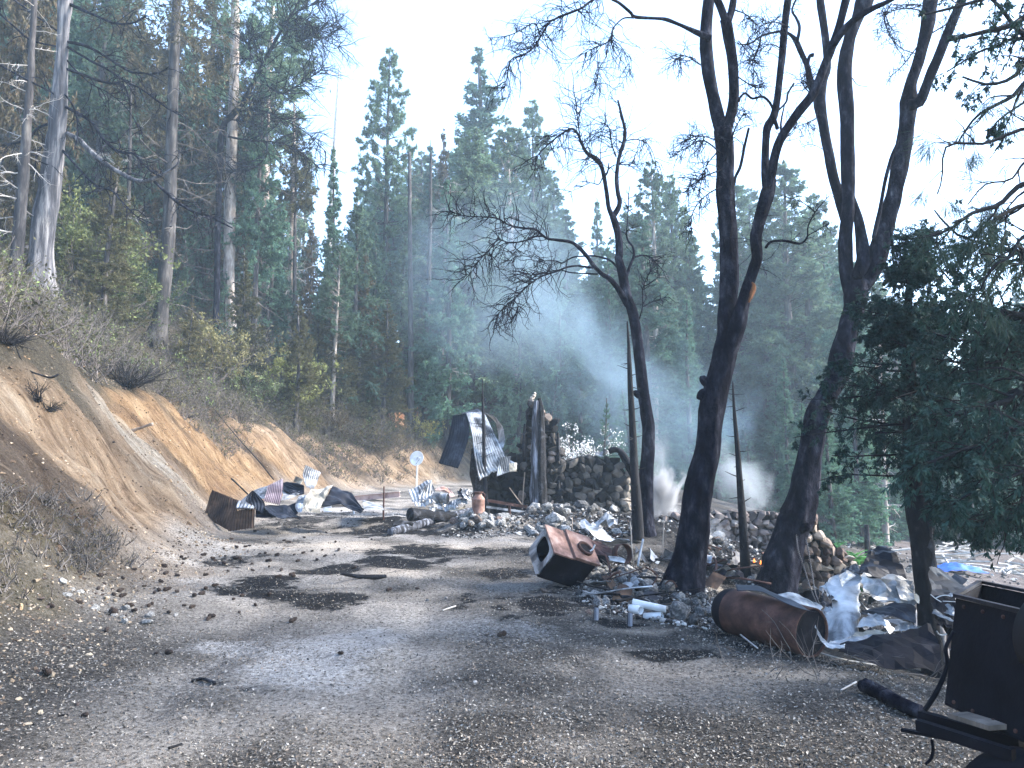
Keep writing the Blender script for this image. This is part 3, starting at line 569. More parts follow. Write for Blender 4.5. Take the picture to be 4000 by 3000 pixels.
T.limb([(2775, 150, 30)] + Z2([(2212,170,24),(2110,130,26),(2050,120,20),(1900,110,22),(1870,80,20),(1800,20,18),(1760,0,17),(1700,-30,16),(1620,5,16),(1560,50,14),(1500,75,14),(1400,115,12),(1340,150,12),(1300,220,10),(1220,330,8),(1100,385,6),(1070,500,4),(1060,570,3)]), 0, -1.6, sides=10, tw=60, tmin=.42, L=.75, grav=-.13, r0=.0042)
T.limb(Z2([(1890,115,12),(1820,120,9),(1760,180,8),(1740,250,8),(1690,290,6),(1650,300,6),(1600,330,4),(1550,350,3)]), -.7, -.9, tw=26, L=.7, r0=.0038)
T.limb(Z2([(1650,300,6),(1660,380,5),(1665,450,5),(1650,540,4),(1620,650,3)]), -.8, -.8, tw=16, L=.5, r0=.0035)
T.limb(Z2([(1740,250,6),(1800,290,5),(1850,370,4),(1860,450,4),(1800,560,3)]), -.7, -.7, tw=10, L=.45, r0=.0033)
T.limb(Z2([(1290,230,9),(1250,150,7),(1170,190,6),(1080,230,5),(960,245,3)]), -1.4, -1.5, tw=14, L=.4, r0=.0033)
T.limb(ZB([(430,600,14),(440,570,13),(470,550,13),(510,580,14),(570,570,14),(610,600,14),(635,650,14)]), -.3); T.limb(ZB([(575,575,8),(540,535,6)]), -.3)
T.limb(ZB([(665,650,12),(710,600,12),(720,550,12),(757,490,12)]), -.3); T.limb(ZB([(690,800,18),(680,730,12),(700,620,8)]), -.3); T.limb(ZB([(660,760,22),(640,700,22),(635,660,20)]), -.4)
T.limb(ZB([(405,1090,14),(412,1040,18),(440,980,20),(465,860,18),(490,755,16)]), .1)
T.limb(ZB([(590,1460,16),(620,1425,15),(700,1418,15),(790,1435,14),(832,1400,10),(840,1330,8),(880,1250,7),(920,1200,5),(975,1140,3)]), 0, -.6, tw=14, L=.35, r0=.003)
T.limb(ZB([(880,1250,6),(800,1190,5),(680,1150,3)]), -.5, tw=6, L=.3, r0=.003); T.limb(ZB([(835,1390,6),(920,1340,5),(1000,1300,3)]), -.5, tw=6, L=.25, r0=.003)
for a in ([(330,1000,10),(250,1030,8),(200,1060,7),(150,1060,5),(130,1150,4)], [(320,900,10),(230,830,8),(140,860,6),(30,930,4)], [(310,830,8),(200,800,6),(110,830,4)], [(330,1100,9),(240,1150,7),(160,1250,5),(150,1400,3)], [(350,950,12),(400,780,9),(440,700,6),(470,650,4)]):
    T.limb(ZB(a), -.2, -.9, tw=22, L=.45, r0=.0035, grav=-.1)
T.twigs(P, R, 16, .5, L=.6, r0=.0035)
for a in ([(420,450,8),(500,500,6),(560,520,4)], [(205,380,9),(120,330,6),(60,350,4)], [(700,300,8),(620,260,6),(540,300,4),(480,260,3)], [(730,160,8),(640,130,6),(570,150,4)], [(430,240,7),(500,330,5),(520,420,4)], [(860,560,8),(800,480,6),(840,420,4)], [(410,60,8),(480,90,6),(560,170,4)], [(300,900,9),(240,980,6),(200,1120,4)], [(640,900,8),(760,760,5),(850,720,3)]):
    T.limb(ZB(a), -.2, -.8, tw=20, L=.5, r0=.0034, grav=-.1)
o = T.done()
mbp = MB(); Pp, Rp = limb3(ZC([(890,170,8),(905,200,26),(885,260,26),(870,300,12)]), D2-.36, -.15, m=12); tubes(mbp, Pp[None], Rp[None], 8, rough=.3)
M['rawwood'] = pm('torn orange wood', [(.35,(.03,.014,.008)),(.55,(.20,.08,.03)),(.75,(.42,.22,.10))], 20, 5, .9, bm=.6, stretch=(1,1,.2)); mbp.obj('torn_wood', M['rawwood'], o)
# --- third oak: three heavy stems, rusty chain hangs from its stub
D3 = G(3040, 2320)[1]; T = Tree('oak_tree', 'big triple stemmed bare oak behind the rusty tank, hung with a chain', 'tree', D3)
T.trunk([(3020, 2350, 170), (3036, 2310, 140), (3062, 2180, 130), (3098, 2060, 118)] + ZC([(1200,1659,205),(1262,1300,150),(1330,1000,140),(1430,800,135),(1470,650,140),(1505,500,125),(1550,350,125),(1562,240,150),(1562,170,150)]), sides=24, rough=.16, flare=.2)
P1, _ = T.limb(ZC([(1540,260,90)]) + ZB([(1066,1590,82),(1062,1400,82),(1078,1200,76),(1070,1000,80),(1068,800,76),(1062,600,86),(1055,400,82),(1085,220,74),(1130,110,70),(1175,0,108),(1200,-90,100)]), 0, .2, sides=18, mb=T.t)
T.limb(ZB([(1060,1290,60),(1022,1160,60),(985,1020,58),(955,870,54),(925,720,60),(905,590,72),(925,480,50),(950,400,44),(944,250,44),(930,120,44),(912,0,46),(905,-80,44)]), .2, .6, sides=14, mb=T.t)
T.limb(ZB([(895,560,60),(855,490,48),(835,390,34),(795,300,32),(768,240,30),(735,205,20),(690,185,15),(620,195,13),(560,215,12),(500,255,10),(440,262,6),(405,245,4)]), .5, .1, sides=10, tw=22, tmin=.5, L=.4, r0=.0035)
T.limb(ZB([(560,220,10),(545,290,10),(520,350,8),(555,380,7)]), .2); T.limb(ZB([(775,240,24),(788,160,20),(768,105,16),(745,60,12),(775,-20,12)]), .3, tw=12, L=.4, r0=.0035)
T.limb(ZB([(838,380,20),(850,330,22),(872,325,26)]), .4, sides=10)
T.limb(ZB([(1120,1640,70),(1160,1560,84),(1165,1480,80),(1138,1300,56),(1092,1150,40)]), -.1, .1, sides=14, mb=T.t)
T.limb(ZC([(1600,200,110)]) + ZB([(1215,1600,100),(1262,1450,108),(1305,1300,96),(1345,1150,92),(1385,960,96),(1412,800,86),(1430,650,92),(1435,600,100),(1445,500,64),(1492,350,62),(1540,160,72),(1562,0,76),(1580,-90,70)]), 0, -.5, sides=18, mb=T.t)
T.limb(ZB([(1440,620,70),(1500,590,64),(1545,480,60),(1600,350,54),(1659,200,52),(1745,0,50),(1790,-90,46)]), -.4, -1.2, sides=14, mb=T.t)
P4, R4 = T.limb(ZB([(1225,1400,26),(1260,1250,24),(1292,1080,22),(1330,930,22),(1370,830,12)]), -.5, -.6, sides=8)
T.limb(ZB([(1340,1470,18),(1320,1300,8),(1345,1560,8)]), -.3)
for a in ([(1500,250,8),(1400,380,6),(1320,455,4)], [(1560,200,10),(1659,140,7),(1700,110,5)], [(1330,20,8),(1290,120,6),(1350,260,5),(1400,330,4)], [(1480,320,6),(1380,280,5),(1330,200,4),(1290,60,3)], [(1440,50,6),(1500,30,8),(1340,30,5)], [(1500,60,8),(1400,50,6),(1300,90,4),(1230,230,3)]):
    T.limb(ZB(a), -.4, -.9, tw=20, L=.45, r0=.0034, grav=-.08)
T.limb(ZB([(1100,460,6),(1130,500,5),(1190,510,4)]), 0); T.limb(ZB([(960,900,5),(860,850,4),(780,880,3)]), .2, tw=5, L=.3, r0=.0026)
T.limb(Z5([(1230,420,70),(1290,385,76),(1330,375,74)]), -.15, -.42, sides=14, mb=T.t)
T.done()
# --- slim charred saplings with snags
def snag(label, pts, D, n, sd, w0=1):
    r = np.random.default_rng(sd); P, R = limb3(pts, D, m=40); b = P[0].copy()
    o = thing('charred_sapling', label, 'dead sapling', b); m1 = MB(); tubes(m1, P[None], R[None], 10, rough=.10, seed=sd); 
    k = r.integers(4, 38, n); S = P[k]; a = r.uniform(0, 2*pi, n); Dd = np.stack([np.cos(a), np.sin(a), r.uniform(-.2, .4, n)], -1)
    Q, RR = grow(S, Dd, r.uniform(.10, .26, n)*D/12, R[k]*.16+.003, 5, .08, .02, r1=.3, rng=r); tubes(m1, Q, RR, 4, cap=False); m1.obj('trunk', M['bark_char'], o, smooth=True); return o
D = G(2495, 2110)[1]
snag('tall charred sapling with spiky snags hugging the slim oak', [(2493,2110,44),(2488,2000,42),(2478,1850,34),(2472,1700,28),(2462,1500,22),(2456,1350,12),(2450,1255,5)], D-.2, 34, 3)
D = G(2912, 2262)[1]
snag('charred sapling with spiky snags between the two big oaks', [(2914,2268,44),(2908,2150,36),(2898,2000,30),(2888,1850,24),(2878,1720,18),(2868,1600,12),(2862,1490,5)], D, 30, 4)
D = G(1900, 2020)[1]
snag('thin charred sapling with snags in front of the bent roofing arch', [(1905,2025,30),(1897,1950,20),(1891,1800,16),(1889,1650,12),(1885,1560,8),(1884,1480,3)], D-.25, 22, 5)
# --- left weathered cedar with swooping dead limbs
b = G(150, 1175); T = Tree('cedar_tree', 'weathered silver barked cedar with swooping dead limbs on the upper left slope', 'tree', b[1], bark='bark_cedar'); 
T.trunk(Z1([(250,1990,200),(262,1850,170),(265,1650,140),(290,1400,150),(320,1200,130),(348,1000,116),(370,800,112),(385,600,92),(396,400,78),(408,200,74),(420,0,90),(432,-120,86),(460,-500,70)]), sides=26, rough=.14, flare=.2)
kk = b[1]*.0003
for pts, tw in (([(430,270,16),(530,290,13),(620,330,12),(700,380,11),(780,430,10),(850,465,10),(920,470,8),(980,480,7),(1040,460,5),(1090,430,4)], 8), ([(450,30,16),(540,70,14),(620,100,12),(720,145,11),(800,155,9),(880,140,7),(950,100,5)], 8),
    ([(405,440,14),(500,470,12),(600,510,12),(700,535,11),(800,550,10),(830,640,6),(840,700,5)], 8), ([(430,860,20),(520,910,23),(600,990,23),(700,1070,21),(800,1130,20),(880,1165,20),(960,1165,18),(1040,1130,14),(1110,1090,10),(1150,1050,8),(1160,980,6)], 14),
    ([(430,690,14),(520,740,13),(600,800,12),(650,880,12),(720,950,11),(790,985,11),(860,990,10),(930,1060,8),(1000,1120,7)], 14), ([(1000,1170,13),(1080,1250,12),(1170,1320,12),(1260,1370,10),(1340,1390,9),(1420,1430,8),(1500,1470,5)], 10),
    ([(405,970,12),(500,1080,10),(580,1160,9),(650,1210,8),(720,1230,7),(800,1310,6),(880,1390,5),(980,1440,4)], 12), ([(310,800,12),(240,830,10),(190,890,9),(120,920,9),(65,925,8)], 5), ([(330,930,8),(270,950,8),(235,1000,7),(215,1150,5)], 4),
    ([(430,300,12),(600,400,10),(700,450,9),(800,520,9),(900,570,8),(1000,640,7),(1070,690,7),(1150,740,5)], 12), ([(400,590,9),(480,700,8),(500,850,6),(480,960,4)], 4), ([(400,210,8),(340,180,8),(200,80,8),(60,-20,8)], 2), ([(370,300,7),(200,260,8),(100,180,8),(0,90,8)], 2), ([(360,610,7),(320,590,8),(150,500,8),(0,420,8)], 3), ([(400,350,8),(560,520,6),(700,600,5),(820,700,4),(920,860,3)], 8)):
    pale = pts[0] == (430,860,20); T.limb(Z1([(x, y, w*1.45) for x, y, w in pts]), 0, random.uniform(-2.0, .6), tw=int(tw*1.4), tmin=.2, L=1.1, grav=-.14, r0=.013, sub=3, sub2=2, mb=T.t if pale else T.c, wander=.22)
T.done('dead_limbs', 'bark_dark')
# --- other traced trunks on the slope
def slope_tree(label, pts, bark, limbs=26, Dk=None, cat='tree', name='conifer', Lm=2.4, crown=None, sd=0, pale=False, z0=.12, seen=True, fol=0):
    r = np.random.default_rng(sd+50); b = G(pts[0][0], pts[0][1]) if Dk is None else onT(W(pts[0][0], pts[0][1], Dk)[0], Dk); D = b[1]
    P, R = limb3(pts, D, m=40); dz = P[0, 2]-b[2]; 
    if dz > 0: P = np.concatenate([[P[0]-[0, 0, dz+.2]], P]); R = np.concatenate([[R[0]*1.15], R])
    o = thing(name, label, cat, P[0]+[0, 0, .1]); m1 = MB(); tubes(m1, P[None], R[None], 14, rough=.14, seed=sd); m1.obj('trunk', M[bark], o, smooth=True)
    k = r.integers(int(40*z0), 39, limbs); a = r.uniform(0, 2*pi, limbs); Dd = np.stack([np.cos(a), np.sin(a), r.uniform(-.35, .1, limbs)], -1)
    Q, RR = grow(P[k], Dd, r.uniform(.5, 1, limbs)*Lm, R[k]*.10+.008, 9, .13, np.where(r.random(limbs) > .4, .07, -.08)[:, None], r1=.25, rng=r); m2 = MB(); tubes(m2, Q, RR, 4, cap=False)
    Q2, R2 = spawn(Q, RR, 6, .2, (25, 70), .42, .55, 6, .2, -.08, rng=r); tubes(m2, Q2, R2, 3, cap=False); Q3, R3 = spawn(Q2, R2, 2, .2, (25, 70), .5, .6, 4, .2, -.05, rng=r); tubes(m2, Q3, R3, 3, cap=False)
    m2.obj('dead_limbs', M['twig_pale' if pale else 'twig'], o)
    if fol:
        m3 = MB(); kz = r.integers(int(40*.55), 40, 60); a = r.uniform(0, 2*pi, 60); Dd = np.stack([np.cos(a), np.sin(a), r.uniform(-.2, .3, 60)], -1); Q, RR = grow(P[kz], Dd, r.uniform(.6, 1.1, 60)*Lm*1.1, .03, 7, .1, .03, rng=r)
        tubes(m2, Q, RR, 3, cap=False) if False else None; S2, _ = spawn(Q, RR, 10, .25, (25, 70), .4, .5, 4, .15, .05, rng=r); n = len(S2)*9; i = r.integers(0, len(S2), n); j = r.integers(1, 4, n)
        tn = r.uniform(.6, 1.4, len(S2))[i]; col = np.stack([tn, tn, tn, np.ones(n)], -1); leaves(m3, S2[i, j]+r.normal(0, .07, (n, 3)), unit(S2[i, j]-S2[i, j-1])+r.normal(0, .6, (n, 3)), r.uniform(.18, .34, n), .07, col, r); m3.obj('crown', M[fol], o)
    return o
slope_tree('dark tree with charred buttress foot standing behind the crest brush', [(600,1345,110),(625,1250,60),(640,1100,52),(660,900,50),(672,500,42),(690,0,36),(700,-250,30)], 'bark_grey', 40, sd=1, name='pine_tree', fol='brownfir', Lm=3.0)
slope_tree('pale barked pine with straight light trunk above the crest shrubs', [(905,1400,58),(898,1200,44),(895,1000,44),(898,800,44),(908,500,40),(916,200,36),(922,-200,28)], 'bark_pale', 50, sd=2, name='pine_tree', fol='pine', Lm=3.6)
slope_tree('thin bare trunk just right of the pale barked pine', [(1012,1350,22),(1016,1000,20),(1022,650,16),(1026,420,8)], 'bark_grey', 34, sd=3, pale=True, Lm=1.6)
slope_tree('straight pinkish thin trunk with bleached twigs right of the pale pine', [(1128,1420,30),(1132,1200,26),(1140,900,22),(1146,640,16),(1150,400,8)], 'bark_pale', 46, sd=4, pale=True, Lm=1.8)
slope_tree('bleached slender snag with curling white limbs against the conifers', [(1268,1240,26),(1280,1050,24),(1292,850,21),(1305,600,16),(1318,380,10),(1324,260,4)], 'bark_pale', 80, sd=5, pale=True, Lm=2.0)
slope_tree('slim charred trunk left of the buttressed dark tree', [(462,1250,26),(480,1100,22),(498,850,18),(508,560,12),(512,300,6)], 'bark_grey', 30, sd=6, pale=True, Lm=1.6)
slope_tree('peeling pale trunk at the far left edge behind the silver cedar', [(55,1120,52),(75,900,44),(95,650,38),(118,300,26),(135,0,20),(142,-200,16)], 'bark_grey', 30, sd=7, pale=True, Lm=1.5)
slope_tree('light straight trunk with black burnt foot above the satellite dish', [(1660,1660,28),(1664,1450,24),(1672,1200,20),(1680,900,15),(1684,600,8)], 'bark_grey', 30, sd=8, Lm=1.4)
slope_tree('broken topped pale snag rising behind the blue smoke', [(1604,1670,28),(1604,1400,22),(1602,1000,17),(1600,760,15),(1600,595,11)], 'bark_grey', 24, sd=9, Lm=1.4, z0=.3)
slope_tree('thin trunk close behind the bent roofing arch', [(1722,1690,24),(1724,1400,20),(1732,1100,16),(1736,800,8)], 'bark_grey', 34, sd=10, pale=True, Lm=1.3)
slope_tree('stout shaded trunk right beside the bent roofing arch', [(1745,1700,34),(1748,1400,28),(1752,1000,20),(1755,700,10)], 'bark_grey', 40, sd=11, pale=True, Lm=1.6)
# forked limb tree leaning right, its fine twigs fan out against the sky
b = G(860, 1400); T = Tree('bare_tree', 'leaning leafless tree whose fan of fine twigs reaches the open sky', 'tree', b[1], bark='bark_dark')
T.trunk(Z1([(1390,2250,40),(1400,1800,40),(1410,1300,38),(1430,850,40),(1500,740,38),(1580,640,34),(1660,480,28),(1740,330,22),(1830,170,16),(1900,60,10),(1950,-60,5)]), sides=12)
for a in ([(1660,500,10),(1800,600,9),(1900,560,8),(2000,500,6),(2090,440,4)], [(1740,330,12),(1850,240,9),(1960,230,7),(2060,200,5),(2180,140,3)], [(1780,270,9),(1860,120,7),(1990,40,5),(2150,20,3)], [(1500,750,9),(1620,700,9),(1800,760,7),(1980,860,5),(2100,980,3)], [(1470,880,14),(1600,905,14),(1750,915,11),(1850,935,8),(1960,1000,6),(2060,1080,4)], [(1480,770,9),(1560,770,8),(1620,700,7),(1640,640,5)], [(1720,920,8),(1715,1000,8),(1660,1070,8),(1560,1100,8),(1450,1100,7),(1300,1070,5)], [(1640,520,9),(1700,420,8),(1600,330,6),(1640,200,4)], [(1830,170,8),(1950,120,6),(2100,260,4),(2190,300,3)]):
    T.limb(Z1(a), 0, random.uniform(-2, 1), tw=34, tmin=.15, L=2.6, grav=.0, r0=.016, sub=4, sub2=4, wander=.16)
T.done()
# ================================================================ MATERIALS OF THE DEBRIS
M['galv'] = pm('scorched galvanised sheet', [(.30,(.035,.037,.042)),(.43,(.14,.145,.15)),(.52,(.40,.41,.42)),(.7,(.72,.73,.74))], 2.2, 7, .5, .45, bm=.25, bd=.01, dist=.6)
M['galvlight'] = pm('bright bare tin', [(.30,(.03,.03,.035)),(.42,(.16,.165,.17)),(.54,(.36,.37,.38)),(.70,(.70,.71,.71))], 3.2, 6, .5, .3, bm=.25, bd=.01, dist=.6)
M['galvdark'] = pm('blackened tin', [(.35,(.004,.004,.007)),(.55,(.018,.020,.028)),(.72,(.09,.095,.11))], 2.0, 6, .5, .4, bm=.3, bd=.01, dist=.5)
M['purple'] = pm('mauve heat tinted tin', [(.35,(.12,.09,.10)),(.55,(.26,.20,.22)),(.7,(.5,.42,.42))], 2.5, 5, .5, .35, bm=.2, bd=.01)
M['rustsheet'] = pm('brown rusted tin', [(.32,(.018,.012,.010)),(.5,(.075,.045,.030)),(.66,(.17,.105,.065)),(.8,(.45,.36,.27))], 2.6, 7, .8, .2, bm=.3, bd=.01, stretch=(1,1,1))
M['rust'] = pm('red brown rust', [(.30,(.02,.012,.011)),(.5,(.065,.032,.025)),(.68,(.13,.066,.05)),(.8,(.24,.16,.14))], 5, 8, .85, .15, bm=.5, bd=.006, bscale=60)
M['rustlight'] = pm('orange pink rust', [(.3,(.08,.042,.032)),(.5,(.26,.15,.115)),(.7,(.46,.33,.27))], 6, 8, .85, .1, bm=.4, bd=.005, bscale=60)
M['black'] = pm('sooty black steel', [(.35,(.002,.002,.004)),(.6,(.007,.007,.011)),(.75,(.03,.03,.035))], 5, 7, .8, .0, spec=.15, bm=.4, bd=.006, bscale=40)
M['tan'] = pm('scorched cream panel', [(.30,(.05,.045,.04)),(.45,(.22,.20,.16)),(.6,(.50,.46,.38)),(.75,(.68,.66,.6))], 2.4, 7, .7, .1, bm=.3, bd=.01, dist=.7)
M['white'] = pm('white painted metal', [(.3,(.45,.45,.44)),(.5,(.78,.79,.79)),(.7,(.86,.86,.86))], 2, 4, .45, 0, bm=.1)
M['pipe'] = pm('white plastic pipe', [(.3,(.22,.23,.24)),(.5,(.5,.52,.54)),(.7,(.64,.66,.68))], 3, 4, .5, 0, bm=.1)
M['beam'] = pm('faded pinkish steel beam', [(.35,(.25,.16,.14)),(.5,(.52,.38,.34)),(.7,(.66,.52,.47))], 3, 6, .8, .1, bm=.3)
M['char'] = pm('charred timber', [(.35,(.002,.002,.003)),(.55,(.010,.010,.012)),(.72,(.09,.095,.11))], 8, 7, .8, bm=1, bd=.03, stretch=(1,1,1), bscale=26)
M['charpost'] = pm('silver and black charred post', [(.38,(.008,.008,.010)),(.5,(.04,.042,.05)),(.62,(.24,.26,.31))], 5, 7, .8, bm=1, bd=.02, stretch=(2.5,2.5,.25), bscale=20)
M['stone'] = pm('sooty fieldstone', [(.25,(.45,.45,.45)),(.5,(.85,.84,.82)),(.75,(1.3,1.28,1.22))], 5, 8, .95, bm=.8, bd=.02, bscale=22, usecol=True)
M['rock_pale'] = pm('pale burnt rock', [(.3,(.06,.058,.056)),(.46,(.22,.215,.205)),(.6,(.44,.43,.41)),(.75,(.64,.63,.60))], 4, 8, .95, bm=.8, bd=.03, bscale=16, rnd=.3)
M['rock_grey'] = pm('grey rock', [(.3,(.022,.022,.023)),(.5,(.10,.098,.095)),(.65,(.24,.235,.225)),(.8,(.45,.44,.42))], 4, 8, .95, bm=.8, bd=.03, bscale=16, rnd=.45)
M['rock_brown'] = pm('scorched brown rock', [(.3,(.05,.038,.03)),(.5,(.14,.105,.085)),(.7,(.26,.21,.17))], 4, 8, .95, bm=.8, bd=.03, bscale=16, rnd=.3)
M['cone'] = pm('dark pine cone', [(.35,(.012,.009,.008)),(.6,(.05,.034,.026)),(.75,(.11,.08,.06))], 40, 5, .9, bm=.6)
M['wood'] = pm('grey split wood', [(.3,(.08,.065,.05)),(.5,(.24,.19,.15)),(.7,(.46,.38,.30))], 6, 6, .9, bm=.7, stretch=(1,1,.3))
M['stumpwood'] = pm('orange burnt stump wood', [(.35,(.02,.015,.012)),(.48,(.25,.10,.045)),(.62,(.55,.30,.16)),(.75,(.7,.5,.33))], 6, 6, .9, bm=.7, stretch=(1,1,.3))
M['blue'] = pm('blue tarpaulin', [(.3,(.01,.05,.22)),(.6,(.02,.12,.5))], 5, 5, .6, bm=.3)
M['chips'] = pm('leaf and bark chips', [(.3,(.75,.75,.75)),(.7,(1.1,1.1,1.1))], 30, 2, .95, bm=0, usecol=True)
# ================================================================ UNDERGROWTH, LITTER, RUBBLE (uncountable cover)
r = np.random.default_rng(3)
def hillpts(n, dmin, dmax, y0, y1, sd=1, pw=1.0):
    q = np.random.default_rng(sd); y = y0*(y1/y0)**q.uniform(0, 1, n); c = crest(y)
    d = c + dmin + (dmax-dmin)*q.random(n)**pw; x = toe(y)-d; return x, y
def brush(name, label, n, spec, colr, sd, leafn=0, leafkey='olive', mat='twig', h=(.4, 1.1), stems=5, spread=.9, lsz=1.0):
    q = np.random.default_rng(sd); x, y = spec; n = len(x); keep = fb(x, y, .35, 3, sd) > -.35; x = x[keep]; y = y[keep]; n = len(x); z = zt(x, y)
    S = np.repeat(np.stack([x, y, z-.03], -1), stems, 0); S[:, :2] += q.normal(0, .08, (n*stems, 2)); D = np.stack([q.normal(0, spread, n*stems), q.normal(0, spread, n*stems), np.ones(n*stems)], -1)
    H = np.repeat(q.uniform(*h, n), stems)*q.uniform(.6, 1.2, n*stems); P, R = grow(S, D, H, .008+.005*H, 6, .16, .03, rng=q); mb = MB(); tubes(mb, P, R, 3, cap=False)
    P2, R2 = spawn(P, R, 3, .2, (20, 60), .6, .6, 4, .2, .02, rng=q); tubes(mb, P2, R2, 3, cap=False)
    if leafn:
        k = q.integers(0, len(P2), leafn*n); j = q.integers(1, 4, len(k)); t = q.uniform(.5, 1.4, len(P2))[k]; col = np.stack([t*colr[0], t*colr[1], t*colr[2], np.ones(len(k))], -1)
        leaves(mb, P2[k, j]+q.normal(0, .04, (len(k), 3)), q.normal(0, 1, (len(k), 3))+[0, 0, .4], lsz*q.uniform(.06, .13, len(k)), lsz*q.uniform(.03, .06, len(k)), col, q, mi=1)
    o = mb.obj(name, [M[mat], M[leafkey]]); return tag(o, label, None, None, 'stuff')
tag(brush('undergrowth', '', 0, hillpts(1500, .1, 9, 7, 46, 2, 1.3), (1,1,1), 71, 26, 'olive', 'twig'), 'dry brush and dead stems covering the slope above the bank', 'undergrowth')
tag(brush('undergrowth', '', 0, hillpts(1100, 0, 16, 8, 46, 4, 1.2), (.85,1,.9), 72, 34, 'brownfir', 'twig', (.5, 1.6)), 'brown leafy scrub under the hillside trees', 'undergrowth')
tag(brush('undergrowth', '', 0, hillpts(300, .5, 14, 8, 46, 6, 1.2), (.8,1,.8), 73, 60, 'shrub', 'twig', (.6, 1.7)), 'yellow green scrub patches under the hillside trees', 'undergrowth')
tag(brush('undergrowth', '', 0, hillpts(500, -1.2, .6, 22, 46, 8), (1,1,1), 74, 8, 'olive', 'twig', (.2, .6)), 'sparse dry scrub on the far part of the bank', 'undergrowth')
q = np.random.default_rng(9); yy = q.uniform(4.5, 9.5, 130); dq = q.uniform(.05, .9, 130)
tag(brush('grass_tufts', '', 0, (toe(yy)-dq, yy), (1.1,1.1,1.0), 75, 14, 'brownfir', 'twig', (.08, .26), 9, .8, .35), 'dry grass and moss hanging on the near foot of the bank', 'grass')
xx = q.uniform(16, 48, 500); yy = q.uniform(44, 60, 500)
tag(brush('undergrowth', '', 0, (xx, yy), (.9,1,1), 76, 30, 'brownfir', 'twig', (.5, 1.8)), 'grey brown scrub at the far edge of the clearing', 'undergrowth')
# leaf litter and bark chips lying on the road, thinner with distance
def scatter_flat(n, sd, y0, y1, size, cols, dens):
    q = np.random.default_rng(sd); y = y0*(y1/y0)**q.random(n); x = y*q.uniform(-.74, .74, n); w = dens(x, y); k = q.random(n) < w; x = x[k]; y = y[k]; n = len(x)
    z = zt(x, y)+.004; C = np.stack([x, y, z], -1); D = np.stack([q.normal(0, 1, n), q.normal(0, 1, n), q.normal(.15, .35, n)], -1)
    ci = q.integers(0, len(cols), n); col = np.concatenate([np.array(cols)[ci]*q.uniform(.7, 1.3, (n, 1)), np.ones((n, 1))], 1); s = q.uniform(size[0], size[1], n)*(1+y*.03)
    mb = MB(); leaves(mb, C, D, s, s*q.uniform(.25, .6, n), col, q, flat=.7); return mb
LIT = lambda x, y: np.clip(.48+.75*fb(x, y, .9, 4, 61)+np.clip((x-.2)/2.5, 0, .5)+np.clip((4.5-y)/2.5, 0, .6), .2, 1)*(toe(y)-x < .5)*(x < edge(y)+1.5)
LC = [(.22,.20,.17),(.26,.24,.205),(.17,.15,.125),(.12,.10,.085),(.06,.055,.05),(.22,.195,.165),(.30,.28,.25),(.19,.15,.115),(.09,.075,.062),(.14,.125,.105)]
tag(scatter_flat(230000, 5, 1.7, 16, (.008, .024), LC, LIT).obj('leaf_litter', M['chips']), 'brown and grey leaf litter scattered over the gravel road', 'leaf litter', kind='stuff')
def rocks_stuff(name, label, x, y, s, cols, sd, sub1=True, zup=0.0):
    q = np.random.default_rng(sd); n = len(x); z = zt(x, y); mb = MB(); L = ROCKS1 if sub1 else ROCKS; which = q.integers(0, len(L), n)
    for w in range(len(L)):
        k = np.where(which == w)[0]
        if not len(k): continue
        V, Fc = L[w]; m = len(V); A = q.uniform(0, 2*pi, len(k)); ca, sa = np.cos(A), np.sin(A); sc = np.stack([q.uniform(.7, 1.4, len(k)), q.uniform(.7, 1.2, len(k)), q.uniform(.45, .9, len(k))], -1)*s[k][:, None]
        P = V[None]*sc[:, None]; Q = np.stack([P[..., 0]*ca[:, None]-P[..., 1]*sa[:, None], P[..., 0]*sa[:, None]+P[..., 1]*ca[:, None], P[..., 2]], -1)+np.stack([x[k], y[k], z[k]+s[k]*.15+q.uniform(0, 1, len(k))*zup], -1)[:, None]
        col = np.repeat(np.concatenate([np.array(cols)[q.integers(0, len(cols), len(k))]*q.uniform(.7, 1.3, (len(k), 1)), np.ones((len(k), 1))], 1), m, 0)
        mb.add(Q.reshape(-1, 3), (Fc[None]+(np.arange(len(k))*m)[:, None, None]).reshape(-1, 3), col)
    return tag(mb.obj(name, M['stone']), label, name, kind='stuff')
GC = [(.20,.19,.18),(.25,.24,.23),(.12,.115,.11),(.31,.30,.285),(.07,.07,.07),(.34,.29,.24)]
n = 6500; y = 1.8*(13/1.8)**r.random(n); x = y*r.uniform(-.72, .72, n); k = (toe(y)-x < .2) & (x < edge(y)+1.2); x = x[k]; y = y[k]
rocks_stuff('gravel', 'fine grey gravel and pebbles strewn across the road', x, y, r.uniform(.003, .009, len(x))*(1+y*.06)*(1+1.2*(r.random(len(x)) > .97)), GC, 12)
n = 1700; y = r.uniform(4.2, 13, n); x = toe(y)+np.abs(r.normal(0, .45, n))-.1
rocks_stuff('gravel', 'tan stones and clods fallen along the foot of the bank', x, y, r.uniform(.008, .024, n)*(1+.8*(r.random(n) > .94)), [(.22,.17,.12),(.32,.26,.19),(.15,.11,.08),(.06,.045,.04),(.38,.33,.27)], 13)
n = 5000; y = 4+r.random(n)*26; x = toe(y)-r.random(n)*4.2
rocks_stuff('gravel', 'clods and stones lodged in the cut face of the bank', x, y, r.uniform(.008, .03, n)*(1+.9*(r.random(n) > .95)), [(.22,.15,.09),(.34,.24,.15),(.11,.075,.05),(.05,.035,.027),(.42,.34,.25)], 14)
